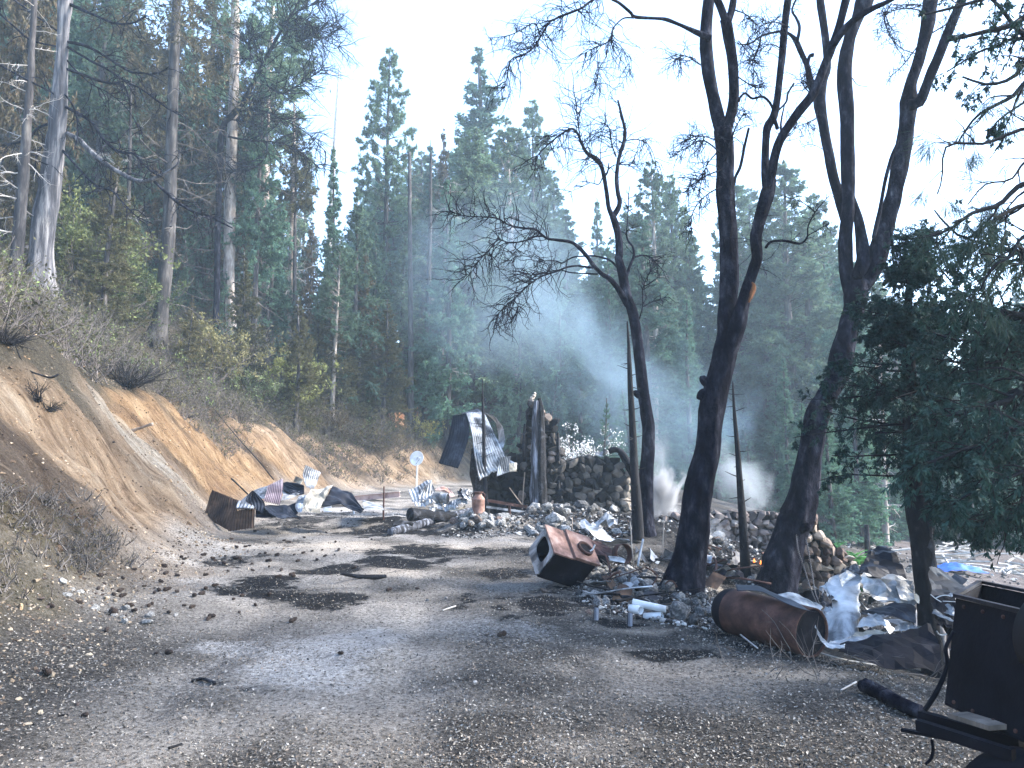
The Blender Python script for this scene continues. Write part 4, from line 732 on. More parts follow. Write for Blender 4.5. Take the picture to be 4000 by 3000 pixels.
def reg(px, py, rx, ry, n, sd):
    q = np.random.default_rng(sd); c = G(px, py); rr = np.sqrt(q.random(n)); a = q.random(n)*2*pi; u = rx*pxm(c[1]); t = G(px, py-ry)[1]; b = G(px, py+ry)[1]
    return c[0]+u*rr*np.cos(a), (t+b)/2+(t-b)/2*rr*np.sin(a)
RC = [(.16,.16,.16),(.32,.315,.305),(.06,.06,.062),(.02,.02,.022),(.5,.49,.47),(.09,.07,.06),(.03,.03,.032)]
for (lab, px, py, rx, ry, n, s0, s1, sd) in [('small broken stones before the ruined wall', 2230, 2050, 290, 62, 1300, .02, .07, 21), ('ash and broken stones around the debris under the oaks', 2560, 2330, 330, 120, 2600, .012, .045, 22),
      ('smouldering rubble beyond the forked oak', 2880, 2170, 260, 90, 1500, .015, .06, 23), ('small pale stones around the white rock heap', 1880, 2070, 150, 34, 350, .012, .04, 24), ('burnt rubble under the tangled sheet metal', 3350, 2420, 420, 130, 1800, .012, .04, 25), ('small burnt scraps around the fallen roofing', 1250, 2040, 480, 50, 900, .01, .03, 26), ('sparse stones on the distant clearing', 3700, 2230, 420, 70, 500, .03, .12, 27)]:
    x, y = reg(px, py, rx, ry, n, sd); rocks_stuff('rubble', lab, x, y, r.uniform(s0, s1, n)*r.uniform(.5, 1, n), RC, sd, zup=.02)
# ================================================================ SINGLE ROCKS
RM = {}
def rockmesh(i, mk):
    if (i, mk) not in RM: RM[(i, mk)] = MB().add(*ROCKS[i]).mesh('rock', M[mk])
    return RM[(i, mk)]
def rock(p, s, mk, label, group=None, i=None, sc=None, rot=None):
    o = bpy.data.objects.new('rock', rockmesh(random.randrange(10) if i is None else i, mk)); SC.collection.objects.link(o); o.location = [float(v) for v in p]
    o.scale = sc or (s*random.uniform(.85, 1.3), s*random.uniform(.8, 1.1), s*random.uniform(.6, .9)); o.rotation_euler = rot or (random.uniform(-.4, .4), random.uniform(-.4, .4), random.uniform(0, 6.3))
    return tag(o, label, 'rock', group)
def rockfield(px, py, rx, ry, n, s0, s1, mats, label, group, sd, heap=0):
    x, y = reg(px, py, rx, ry, n, sd); c = G(px, py)
    for k in range(n):
        s = random.uniform(s0, s1); q = ((x[k]-c[0])/(rx*pxm(c[1])))**2
        rock((x[k], y[k], float(zt(x[k], y[k]))+s*.25+heap*(1-q)*random.random()), s, random.choice(mats), label, group)
rockfield(1880, 2046, 108, 24, 44, .07, .13, ['rock_pale']*4+['rock_brown'], 'chalky white stone in the small heap at the foot of the milk can', 'white stones heaped under the milk can', 1, .10)
rockfield(2240, 2015, 240, 40, 120, .08, .18, ['rock_pale','rock_grey','rock_grey'], 'grey fallen fieldstone in the band of rubble before the ruined wall', 'fallen fieldstones before the ruined wall', 2, .12)
rockfield(2230, 2075, 200, 22, 26, .07, .14, ['rock_pale','rock_grey'], 'grey fallen fieldstone in the band of rubble before the ruined wall', 'fallen fieldstones before the ruined wall', 8, .05)
rockfield(2560, 2340, 300, 100, 84, .04, .11, ['rock_pale','rock_grey','rock_grey'], 'grey stone among the scrap below the leaning forked oak', 'stones among the scrap below the forked oak', 3, .02)
rockfield(2850, 2190, 90, 70, 34, .05, .12, ['rock_pale','rock_brown','rock_grey'], 'smoky stone on the rubble slope between the two big oaks', 'stones on the slope between the big oaks', 4, .04)
rockfield(420, 2395, 260, 40, 14, .03, .06, ['rock_pale'], 'tan stone lying where the bank meets the road', 'tan stones at the foot of the bank', 5)
for (px, py, s, mk, lab) in [(2530, 2325, .17, 'rock_grey', 'large mossy grey boulder below the slim oak'), (2650, 2420, .17, 'rock_grey', 'rough olive grey boulder beside the white pipes'), (2690, 2310, .13, 'rock_pale', 'white angular rock at the foot of the forked oak'), (2655, 2300, .10, 'rock_pale', 'small white rock left of the white angular one'), (2160, 2052, .24, 'rock_pale', 'largest pale boulder in the front of the rubble band'), (2190, 1985, .20, 'rock_pale', 'split topped boulder standing high in the rubble band'), (2090, 2000, .18, 'rock_pale', 'leaning white boulder at the left end of the rubble band'), (2090, 2168, .12, 'rock_pale', 'pale flat stone against the left end of the stove'), (2125, 2315, .05, 'rock_brown', 'brown pebble stone at the stove\'s lower corner'), (2300, 2400, .04, 'rock_brown', 'dark round stone in the road below the stove')]:
    rock(G(px, py)+[0, 0, s*.4], s, mk, lab)
# ================================================================ PINE CONES ON THE ROAD
th = np.linspace(0, pi, 9); V, Fc = ICO[3]; V = V.copy(); ang = np.arctan2(V[:, 1], V[:, 0]); sc = .75+.35*np.abs(np.sin(ang*5+V[:, 2]*9))*np.abs(np.sin(V[:, 2]*10)); V = V*np.stack([sc*.62*(1-.25*V[:, 2]), sc*.62*(1-.25*V[:, 2]), np.ones(len(V))], -1)
CONE = MB().add(V, Fc).mesh('pine_cone', M['cone']); r = np.random.default_rng(44)
cp = [(440,2405,1.6),(505,2375,1),(690,2320,.8),(760,2335,1),(180,2640,1),(660,2560,.9),(1145,2432,1),(1330,2560,.6),(1520,2310,.9),(1960,2490,1),(1630,2305,.6),(1098,2232,.9),(1045,2195,.9),(1035,2165,.8),(940,2195,.9),(1050,2330,.8),(935,2400,.6),(610,2560,.5),(330,2810,.6),(1110,2115,.8),(1452,2110,.7),(960,2140,.8),(975,2135,.7),(1185,2165,.8),(1150,2170,.7),(2410,2310,.7)]
for (px, py, s) in cp: 
    p = G(px, py); o = bpy.data.objects.new('pine_cone', CONE); SC.collection.objects.link(o); s *= .040; o.scale = (s, s, s*1.15); o.location = p+[0, 0, s*.6]; o.rotation_euler = (random.uniform(1.2, 1.9), random.uniform(-.5, .5), random.uniform(0, 6)); tag(o, 'dark charred pine cone lying on the gravel road', 'pine cone', 'pine cones on the road')
for k in range(75):
    px, py = (r.normal(980, 200), r.normal(2170, 60)) if k < 45 else (r.normal(620, 190), r.normal(2330, 60))
    if py < 2070 or px < 150 or px > 1700: continue
    p = G(px, py); s = r.uniform(.022, .042); o = bpy.data.objects.new('pine_cone', CONE); SC.collection.objects.link(o); o.scale = (s, s, s*1.15); o.location = p+[0, 0, s*.6]; o.rotation_euler = (r.uniform(1.2, 1.9), r.uniform(-.5, .5), r.uniform(0, 6)); tag(o, 'dark charred pine cone lying on the gravel road', 'pine cone', 'pine cones on the road')
# ================================================================ STONE RUIN
def inpoly(px, py, poly):
    c = np.zeros(np.shape(px), bool); n = len(poly)
    for i in range(n):
        (x0, y0), (x1, y1) = poly[i], poly[(i+1) % n]
        c ^= ((y0 > py) != (y1 > py)) & (px < (x1-x0)*(py-y0)/((y1-y0) or 1e-9)+x0)
    return c
def masonry(parent, name, poly, D, row=32, cw=38, depth=.42, cols=((.010,.010,.012),(.025,.024,.024),(.06,.055,.05),(.14,.12,.10)), wts=(.35,.35,.2,.1), sd=1, endr=True, lab=None, ddx=0.0):
    q = np.random.default_rng(sd); mb = MB(); xs = [p[0] for p in poly]; ys = [p[1] for p in poly]; y = min(ys)-row; k = D/F; placed = []
    while y < max(ys)+row:
        x = min(xs)-cw+q.uniform(0, cw)
        while x < max(xs)+cw:
            w = cw*q.uniform(.45, 1.5)**1.2; h = row*q.uniform(.6, 1.5)
            if inpoly(x+w/2, y, poly): placed.append((x+w/2, y+q.normal(0, 4), w, h))
            x += w*.96
        y += row*.92
    cols = np.array(cols)
    for (px, py, w, h) in placed:
        Dl = D+ddx*(px-xs[0])/F*D; c = W(px, py, Dl)
        for lay in range(2):
            V, Fc = ROCKS[q.integers(10)]; s = np.array([w*k*.66, .15, h*k*.70])*q.uniform(.85, 1.1, 3)
            P = (V*s)@rotm(q.normal(0, .3), q.normal(0, .55), q.normal(0, .3)).T + c + np.array([0, (.05 if lay == 0 else depth)+q.uniform(-.04, .04), 0])
            ci = cols[q.choice(len(cols), p=wts)]*q.uniform(.75, 1.25); mb.add(P, Fc, np.append(ci, 1)[None].repeat(len(P), 0))
    # rubble core between the two faces
    cen = np.mean(poly, axis=0); pp = [(cen[0]+(a-cen[0])*.93, cen[1]+(b-cen[1])*.93) for a, b in poly]; f = np.array([W(a, b, D+.07+ddx*(a-xs[0])/F*D) for a, b in pp]); g2 = f+np.array([0, depth-.06, 0]); n = len(pp)
    mb.add(np.concatenate([f, g2]), [np.array([list(range(n))]), np.array([list(range(2*n-1, n-1, -1))])] + [np.array([[i, i+n, (i+1) % n+n, (i+1) % n] for i in range(n)])], np.array([[.02,.02,.02,1]]).repeat(2*n, 0))
    if endr:      # quoins at the right hand end; ruin wall's lit edge painted in its palest stone
        x = max(xs); y = min(p[1] for p in poly if p[0] > x-25)
        while y < max(ys):
            for dd in (.1, .3):
                V, Fc = ROCKS[q.integers(10)]; P = (V*np.array([.09, .14, row*k*.6]))@rotm(q.normal(0, .2), 0, q.normal(0, .2)).T+W(x-8, y, D+dd); mb.add(P, Fc, np.append(cols[-1]*q.uniform(.8, 1.3), 1)[None].repeat(len(P), 0))
            y += row*.9
    o = mb.obj(name, M['stone'], parent); return tag(o, lab) if lab else o
DR = 19.5
ruin = thing('stone_ruin', 'blackened fieldstone walls and broken chimney of the burnt cabin', 'ruin', G(2150, 1995))
masonry(ruin, 'wall', [(2190,2005),(2190,1800),(2250,1782),(2330,1776),(2400,1812),(2440,1826),(2458,1860),(2460,2005)], DR, 30, 36, sd=3, cols=((.02,.02,.02),(.05,.046,.042),(.11,.095,.08),(.27,.23,.19)), wts=(.35,.35,.2,.1))
masonry(ruin, 'wall', [(1885,2005),(1885,1860),(1960,1790),(2045,1765),(2080,1780),(2080,2005)], DR+.1, 36, 46, sd=4, endr=False, wts=(.5,.35,.12,.03))
ch = masonry(ruin, 'chimney', [(2036,2005),(2038,1770),(2050,1660),(2062,1575),(2095,1560),(2130,1600),(2156,1618),(2180,1685),(2196,1790),(2200,2005)], DR-.15, 26, 30, .5, sd=5, endr=False, cols=((.010,.010,.012),(.035,.032,.03),(.09,.08,.07),(.25,.2,.17)), wts=(.3,.35,.25,.1))
mbx = MB(); q = np.random.default_rng(4)
for (px, py, w, h) in [(2082,1566,26,16),(2080,1554,22,12),(2086,1545,18,12),(2090,1536,12,8)]:
    V, Fc = ROCKS[q.integers(10)]; P = (V*np.array([w*DR/F*.6, .09, h*DR/F*.6]))+W(px, py, DR); mbx.add(P, Fc, np.array([[.5,.44,.38,1]]).repeat(len(P), 0))
tag(mbx.obj('cap_stones', M['stone'], ch), 'pale unburnt stones on the chimney top')
def post(name, pts, D, key, label=None, parent=None, sd=1, squash=1):
    P, R = limb3(pts, D, m=40); mb = MB(); tubes(mb, P[None], R[None], 8, rough=.28, seed=sd); return mb.obj(name, M[key], parent)
for pts, D, key, sd in (([(2093,1995,34),(2088,1900,34),(2090,1750,30),(2094,1600,26),(2094,1565,20)], DR-.42, 'charpost', 3), ([(2118,1998,44),(2112,1850,42),(2114,1700,34),(2112,1600,26),(2106,1556,16)], DR-.40, 'char', 5), ([(2047,1790,14),(2048,1720,16),(2049,1655,6)], DR-.2, 'char', 6), ([(2184,1800,14),(2182,1740,16),(2180,1690,7)], DR-.2, 'char', 7)):
    post('charred_post', pts, D, key, parent=ruin, sd=sd)
o = thing('charred_post', 'thick burnt-through black post under the bent roofing arch', 'post', G(1875, 2005)); post('burnt_wood', [(1868,2010,64),(1872,1950,56),(1866,1860,50),(1862,1800,40),(1852,1750,20)], DR-.3, 'char', parent=o, sd=9)
# far foundation wall and stone pillar beyond the oaks
D4 = 17.0; o = thing('foundation_wall', 'low round stone foundation wall behind the smoke between the oaks', 'wall', G(2940, 2140)); masonry(o, 'masonry', [(2560,2110),(2560,2020),(2760,2003),(2900,1996),(3030,1996),(3085,2012),(3140,2030),(3160,2160),(2980,2150)], D4, 24, 28, .45, sd=8, endr=False, cols=((.07,.06,.058),(.16,.13,.12),(.25,.21,.19),(.33,.29,.26)), wts=(.3,.35,.25,.1))
D5 = 12.5; o = thing('stone_pillar', 'tan and brown stacked stone pillar right of the chained oak', 'pillar', G(3230, 2270)); masonry(o, 'masonry', [(3150,2300),(3150,2080),(3165,2005),(3192,2005),(3205,2100),(3255,2118),(3290,2160),(3296,2300)], D5, 34, 40, .4, sd=9, cols=((.16,.12,.10),(.28,.22,.18),(.42,.35,.29),(.10,.07,.06)), wts=(.3,.3,.2,.2))
masonry(o, 'masonry', [(3290,2300),(3285,2150),(3330,2180),(3372,2230),(3380,2300)], D5+.2, 30, 40, .4, sd=10, endr=False, cols=((.25,.22,.19),(.4,.36,.31),(.5,.46,.40),(.12,.10,.09)), wts=(.3,.3,.3,.1))
# ================================================================ SHEET METAL AND OTHER DEBRIS
def sheet(name, label, rows, mat, nc=0, amp=.012, crumple=.0, parent=None, cat='metal sheet', nu=28, nv=None, fr=3.0, sd=1, thick=.003, cols=None, ragged=0.0):
    """rows of (left, right) picture points (px, py, D): a bent sheet whose nc corrugations run from row to row"""
    flat = nc == 0 and crumple > .015
    if flat: nu = max(7, len(rows)*3); nv = 7; crumple *= .9
    A = np.array([W(*l) for l, _ in rows]); B = np.array([W(*q) for _, q in rows]); A = smoothline(A, nu); B = smoothline(B, nu); nv = nv or max(10, nc*8+1)
    v = np.linspace(0, 1, nv)[None, :, None]; P = A[:, None]*(1-v)+B[:, None]*v
    if ragged:
        e = ragged*fbm(np.stack([v[0, :, 0]*9, v[0, :, 0]*0+sd, v[0, :, 0]*0], -1), 3, sd); dlt = P[-1]-P[-2]; w = np.linspace(0, 1, nu)[:, None, None]**6; P = P + w*e[None, :, None]*unit(dlt)[None]
    N = unit(np.cross(np.gradient(P, axis=0), np.gradient(P, axis=1))); dsp = amp*np.sin(2*pi*nc*v[..., 0])[..., None] if nc else 0
    cr = crumple*(.7*fbm(P*fr+sd*3.1, 4, sd)[..., None] + 2.2*np.abs(fbm(P*fr*.8+sd, 3, sd+4))[..., None]) if crumple else 0
    P = P + N*(dsp+cr)
    if flat: P = P + np.random.default_rng(sd).normal(0, crumple*.22, P.shape)
    idx = np.arange(nu*nv).reshape(nu, nv); q = np.stack([idx[:-1, :-1], idx[:-1, 1:], idx[1:, 1:], idx[1:, :-1]], -1).reshape(-1, 4)
    mb = MB(); mb.add(P.reshape(-1, 3), q); o = mb.obj(name, M[mat] if isinstance(mat, str) else mat, parent, smooth=not flat, origin=None if parent is not None else P.reshape(-1, 3).mean(0)); m = o.modifiers.new('thickness', 'SOLIDIFY'); m.thickness = thick; m.offset = 0
    if parent is None: tag(o, label, cat)
    elif label: tag(o, label)
    return o
def zpt(ox, oy, s): return lambda x, y, D: (ox+x/s, oy+y/s, D)
# --- pile of fallen roofing at the foot of the bank (coordinates of the enlarged crop)
q1 = zpt(700, 1700, 2.765); d1 = G(900, 2085)[1]
o = thing('corrugated_sheet', 'dark brown folded corrugated sheet standing at the foot of the bank', 'metal sheet', G(900, 2085))
sheet('standing_panel', None, [(q1(365,592,d1+.5), q1(640,705,d1+.25)), (q1(300,760,d1+.45), q1(620,860,d1+.1)), (q1(268,880,d1+.4), q1(560,1040,d1))], 'rustsheet', 13, .012, .02, o, sd=2)
sheet('folded_panel', None, [(q1(560,830,d1+.1), q1(820,775,d1+.05)), (q1(530,1040,d1), q1(812,1000,d1-.1))], 'rustsheet', 9, .014, .01, o, sd=3)
sheet('curled_corner', None, [(q1(640,705,d1+.25), q1(820,770,d1+.05)), (q1(615,780,d1), q1(800,790,d1-.15)), (q1(640,800,d1+.1), q1(790,800,d1))], 'galv', 5, .014, .0, o, sd=4)
sheet('corrugated_sheet', 'sharp cornered black sheet jutting up behind the brown folded one', [(q1(790,597,d1+1.0), q1(800,600,d1+1.0)), (q1(720,700,d1+.9), q1(920,730,d1+.8)), (q1(760,760,d1+.7), q1(900,860,d1+.5))], 'galvdark', 5, .012, .02, sd=5)
sheet('corrugated_sheet', 'arched silver striped sheet at the back left of the roofing pile', [(q1(650,720,d1+2), q1(720,770,d1+1.5)), (q1(800,600,d1+2), q1(830,690,d1+1.5)), (q1(960,545,d1+2), q1(930,690,d1+1.5))], 'galv', 7, .016, .0, sd=6)
sheet('corrugated_sheet', 'mauve ribbed sheet leaning upright in the middle of the roofing pile', [(q1(960,545,d1+1.6), q1(1122,468,d1+1.7)), (q1(935,640,d1+1.2), q1(1115,610,d1+1.3)), (q1(905,712,d1+.8), q1(1085,750,d1+.9))], 'purple', 9, .016, .0, sd=7)
sheet('metal_sheet', 'bright smooth white tin curving down behind the mauve ribbed sheet', [(q1(1120,590,d1+2.2), q1(1290,610,d1+2.2)), (q1(1115,670,d1+1.6), q1(1290,650,d1+1.7)), (q1(1090,730,d1+1.2), q1(1180,700,d1+1.3))], 'galvlight', 0, 0, .03, sd=8)
sheet('corrugated_sheet', 'dark rippled sheet roofed over the top of the pile', [(q1(1120,500,d1+2.4), q1(1130,560,d1+2)), (q1(1220,500,d1+2.4), q1(1210,640,d1+1.8)), (q1(1350,540,d1+2.4), q1(1350,630,d1+1.8))], 'galvdark', 6, .016, .03, sd=9)
sheet('corrugated_sheet', 'blue grey blistered sheet standing highest on the roofing pile', [(q1(1360,330,d1+2.4), q1(1528,402,d1+2.5)), (q1(1330,440,d1+2.2), q1(1490,500,d1+2.3)), (q1(1380,575,d1+2), q1(1450,580,d1+2.1))], 'galv', 8, .014, .03, sd=10, ragged=.08)
sheet('corrugated_sheet', 'small cream ribbed sheet tucked under the highest blistered sheet', [(q1(1230,500,d1+2.2), q1(1260,440,d1+2.3)), (q1(1310,530,d1+1.9), q1(1340,480,d1+2.1))], 'tan', 5, .014, .0, sd=11)
sheet('metal_sheet', 'long black pan-shaped sheet lying in front of the roofing pile', [(q1(915,740,d1+.9), q1(925,800,d1+.4)), (q1(1060,750,d1+.9), q1(1000,860,d1+.3)), (q1(1180,770,d1+.9), q1(1120,875,d1+.3)), (q1(1330,870,d1+.7), q1(1310,880,d1+.5))], 'galvdark', 0, 0, .03, sd=12)
sheet('metal_sheet', 'cream and soot stained bent panel in front of the roofing pile', [(q1(1480,580,d1+1.6), q1(1660,545,d1+1.8)), (q1(1390,650,d1+1.2), q1(1620,640,d1+1.4)), (q1(1340,760,d1+.9), q1(1545,740,d1+1.0)), (q1(1325,850,d1+.7), q1(1520,865,d1+.8))], 'tan', 0, .02, .05, cat='metal sheet', sd=13)
sheet('metal_sheet', 'grey rounded tin roll left of the cream stained panel', [(q1(1290,660,d1+1.2), q1(1400,650,d1+1.3)), (q1(1250,760,d1+.9), q1(1360,740,d1+.9)), (q1(1275,830,d1+.8), q1(1330,840,d1+.7))], 'galv', 0, 0, .03, sd=14)
sheet('metal_sheet', 'large black humped sheet at the right end of the roofing pile', [(q1(1655,550,d1+1.9), q1(1540,740,d1+1.1)), (q1(1820,600,d1+1.9), q1(1700,740,d1+1.2)), (q1(1930,690,d1+1.6), q1(1880,800,d1+1.2)), (q1(2000,800,d1+1.3), q1(1960,828,d1+1.1))], 'galvdark', 3, .02, .04, sd=15)
sheet('corrugated_sheet', 'striped half-buried sheet under the black humped sheet', [(q1(1540,740,d1+1.3), q1(1560,830,d1+1)), (q1(1640,700,d1+1.4), q1(1650,830,d1+1.0))], 'galv', 5, .014, .0, sd=16)
sheet('corrugated_sheet', 'light ribbed sheet lying flat past the right end of the pile', [(q1(1980,700,d1+3.5), q1(1990,800,d1+2)), (q1(2100,730,d1+3.5), q1(2120,800,d1+2)), (q1(2200,770,d1+3.2), q1(2210,810,d1+2.2))], 'galvlight', 6, .012, .0, sd=17)
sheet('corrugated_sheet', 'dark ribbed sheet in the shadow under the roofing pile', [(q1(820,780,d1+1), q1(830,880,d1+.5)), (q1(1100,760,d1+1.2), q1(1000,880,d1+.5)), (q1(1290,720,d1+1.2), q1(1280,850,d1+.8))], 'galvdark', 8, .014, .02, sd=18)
def stick(label, pts, D, mat='char', name='charred_stick', cat='stick', dd1=None, sides=6, group=None, sd=1):
    P, R = limb3(pts, D, 0, dd1, m=24); mb = MB(); tubes(mb, P[None], R[None], sides, rough=.15, seed=sd); o = mb.obj(name, M[mat], None, smooth=True, origin=P[0]); return tag(o, label, cat, group)
def sticks_g(label, pts, w, mat='char', name='charred_stick', cat='stick', group=None, lift=.0, sides=6):
    """stick lying on the ground through picture points"""
    Q = np.array([G(a, b) for a, b in pts]) + [0, 0, lift]; q = smoothline(np.c_[Q, [w*.5*pxm(c[1]) for c in Q]], 20); q[:, 2] += q[:, 3]; mb = MB(); tubes(mb, q[None, :, :3], q[None, :, 3], sides, rough=.2, seed=3); o = mb.obj(name, M[mat], None, smooth=True, origin=q[0, :3]); return tag(o, label, cat, group)
stick('thin straight pole standing against the orange cut behind the pile', [(1068,1873,5),(1010,1800,5),(920,1700,4),(830,1590,3)], d1+3.2, dd1=6, name='pole', cat='pole')
stick('short black pole leaning on the bank left of the roofing pile', [(968,1930,6),(905,1870,7)], d1+2.2, dd1=.8, name='pole', cat='pole')
stick('grey forked root hanging from the pale face of the bank', [(598,1655,14),(560,1668,10),(510,1685,16),(492,1690,14),(500,1720,12),(515,1760,8),(527,1780,5)], G(540,1700)[1]-.1, mat='wood', name='root', cat='root')
stick('curved dark root poking out of the upper left bank', [(60,1350,4),(85,1410,6),(110,1445,7),(160,1465,8),(200,1475,9),(228,1462,7)], G(150,1470)[1]-.12, name='root', cat='root')
# --- satellite dish on its pole
b = G(1627, 1912); D = b[1]; o = thing('satellite_dish', 'white round satellite dish on a thin pole before the bank', 'satellite dish', b); c = W(1627, 1790, D); k = pxm(D)
m1 = MB(); tubes(m1, np.array([[b-[0, 0, .1], c+[.02, .12, -.02]]]), np.array([[3.5*k, 3.5*k]]), 10); m1.obj('pole', M['white'], o)
nrm = unit(np.array([-.35, -1, .22])); Mx = axisM(np.zeros(3), nrm); a = np.linspace(0, 1, 12); R_ = 29*k; prof = np.c_[a*R_, (a**2-1)*.22*R_]; prof = np.r_[prof, prof[::-1]*[1, 1]-[0, .012]]
m1 = MB(); lathe(m1, prof, Mx, c, 40); m1.obj('dish', M['white'], o, smooth=True)
m1 = MB(); lo = c-Mx[:, 1]*R_*.85*np.sign(Mx[2, 1]); tip = c+nrm*R_*1.1+np.array([R_*.9, 0, -R_*.3]); tubes(m1, np.array([[lo+nrm*.01, tip]]), np.array([[.010, .010]]), 8); m1.obj('arm', M['galv'], o)
m1 = MB(); tubes(m1, np.array([[tip-[0.03, 0, -.03], tip+[.05, 0, .05]]]), np.array([[.03, .035]]), 10); m1.obj('receiver', M['white'], o); m1 = MB(); box(m1, c+[0.03, .09, -.03], (.07, .08, .14)); m1.obj('bracket', M['galv'], o)
# --- steel beam, rods
D = G(1470, 1955)[1]; m1 = MB(); A, B = W(1376, 1948, D+.5), W(1562, 1930, D)
for up, w, h in ((.085, .14, .016), (0, .016, .16), (-.085, .14, .016)): bar(m1, A+[0, 0, up], B+[0, 0, up], w, h)
tag(m1.obj('steel_beam', M['beam'], None, origin=A), 'long pinkish steel beam lying against the bank behind the dish', 'beam')
D = G(1498, 2035)[1]; stick('thin rusty rod standing upright in the ash mound', [(1497,2038,8),(1499,1960,6),(1500,1900,5)], D, 'rust', 'rod', 'rod')
stick('short pale peg sticking out of the ash at the pile\'s right end', [(1383,2008,7),(1376,1980,6)], G(1383,2010)[1], 'pipe', 'peg', 'peg')
stick('thin rod leaning against the dark left wall of the ruin', [(2040,1990,5),(2045,1900,4),(2050,1845,4)], DR-.5, 'wood', 'rod', 'rod'); stick('bent wire running down to the rusty beams', [(1990,1905,3),(2015,1940,4),(2038,1970,4)], DR-.6, 'wood', 'wire', 'wire')
# --- bent roofing arch over the ruin's left end
q2 = zpt(1500, 1500, 2.765); DA = DR-.2
arch = thing('bent_roofing_sheet', 'long corrugated roofing sheet draped in an arch over the burnt post', 'metal sheet', W(1870, 2000, DA))
sheet('hanging_flap', 'flap hanging on the left, its shade coloured into the tin', [(q2(890,318,DA+.1), q2(745,345,DA+.6)), (q2(920,520,DA-.2), q2(700,560,DA+.4)), (q2(870,720,DA-.35), q2(640,720,DA+.3)), (q2(797,912,DA-.45), q2(592,858,DA+.2))], 'galvdark', 8, .02, .0, arch, sd=21)  # shaded underside of the arch, its darkness put in as blackened tin
sheet('ribbed_slope', 'sunlit ribbed slope sweeping down to the right', [(q2(885,312,DA+.05), q2(1080,305,DA+.7)), (q2(940,500,DA-.25), q2(1160,470,DA+.3)), (q2(975,760,DA-.5), q2(1270,690,DA+0)), (q2(1000,920,DA-.6), q2(1330,800,DA-.1)), (q2(1030,1030,DA-.65), q2(1440,860,DA-.2))], 'galv', 12, .026, .0, arch, sd=22, ragged=.06)
sheet('curled_back', 'smooth pale curl behind the ribbed slope', [(q2(1080,310,DA+.8), q2(960,300,DA+1.2)), (q2(1200,370,DA+.6), q2(1100,330,DA+1.2)), (q2(1280,470,DA+.4), q2(1200,430,DA+1.0)), (q2(1302,600,DA+.2), q2(1230,600,DA+.6)), (q2(1290,690,DA+0), q2(1200,680,DA+.2))], 'galvlight', 0, 0, .02, arch, sd=23)
sheet('torn_patch', None, [(q2(1250,790,DA-.5), q2(1370,780,DA-.4)), (q2(1215,1000,DA-.6), q2(1350,950,DA-.5))], 'galv', 6, .014, .01, arch, sd=24); sheet('cream_patch', None, [(q2(1350,860,DA-.45), q2(1435,850,DA-.4)), (q2(1350,950,DA-.5), q2(1430,945,DA-.45))], 'tan', 0, 0, .02, arch, sd=25)
sheet('black_lip', None, [(q2(750,340,DA+.6), q2(950,305,DA+1.0)), (q2(880,322,DA+.1), q2(1000,280,DA+.9)), (q2(890,335,DA), q2(1050,310,DA+.6))], 'galvdark', 0, 0, .02, arch, sd=26)
# --- milk can
b = G(1868, 2018); D = b[1]; k = pxm(D); o = thing('milk_can', 'rusty brown milk can standing on the white stone heap', 'milk can', b); h = 84*k; rr_ = 25*k; bb = b+[0, 0, .06]
m1 = MB(); lathe(m1, [(0,0),(rr_*.96,0),(rr_,.02),(rr_,h*.05),(rr_*.98,h*.06),(rr_,h*.62),(rr_*1.04,h*.64),(rr_*.95,h*.70),(rr_*.62,h*.82),(rr_*.56,h*.86),(rr_*.56,h*.93)], loc=bb, k=28); m1.obj('body', M['rustlight'], o, smooth=True)
m1 = MB(); lathe(m1, [(rr_*.56,h*.92),(rr_*.80,h*.95),(rr_*.80,h*.99),(rr_*.6,h*.985),(0,h*.97)], loc=bb, k=28); m1.obj('lid', M['rust'], o, smooth=True)
for sgn in (-1, 1):
    m1 = MB(); t = np.linspace(0, pi, 8); tubes(m1, np.stack([bb[0]+sgn*(rr_*.75+np.sin(t)*rr_*.3), bb[1]+0*t, bb[2]+h*(.72+.1*(1-np.cos(t))/1)], -1)[None], np.full((1, 8), .012), 6); m1.obj('handle', M['rust'], o)
# --- charred logs
def log(label, pts, D, mat='char', dd1=0, nm='charred_log', sd=1, rough=.15):
    P, R = limb3(pts, D, 0, dd1, m=50); mb = MB(); tubes(mb, P[None], R[None], 14, rough=rough, seed=sd); return tag(mb.obj(nm, M[mat], None, smooth=True, origin=P[0]), label, 'log')
D = G(1540, 2092)[1]; log('long charred log with a silver checked end lying toward the road', [(1525,2078,30),(1600,2060,36),(1700,2030,34),(1790,2005,28),(1860,1990,20)], D, 'charpost', 2.6, sd=2)
log('fat black log behind the long silver ended log', [(1602,2010,50),(1650,2012,44),(1720,2020,40),(1780,2012,30)], D+.9, 'char', .6, sd=3); log('short black charred chunk left of the long log', [(1535,2052,24),(1570,2048,28),(1612,2045,16)], D+.5, 'char', .1, sd=4)
log('twisted dark branch on the gravel beyond the ring of char', [(1330,2240,12),(1400,2252,16),(1460,2255,20),(1510,2250,12)], G(1420,2262)[1], 'char', .1, nm='charred_branch', sd=5)
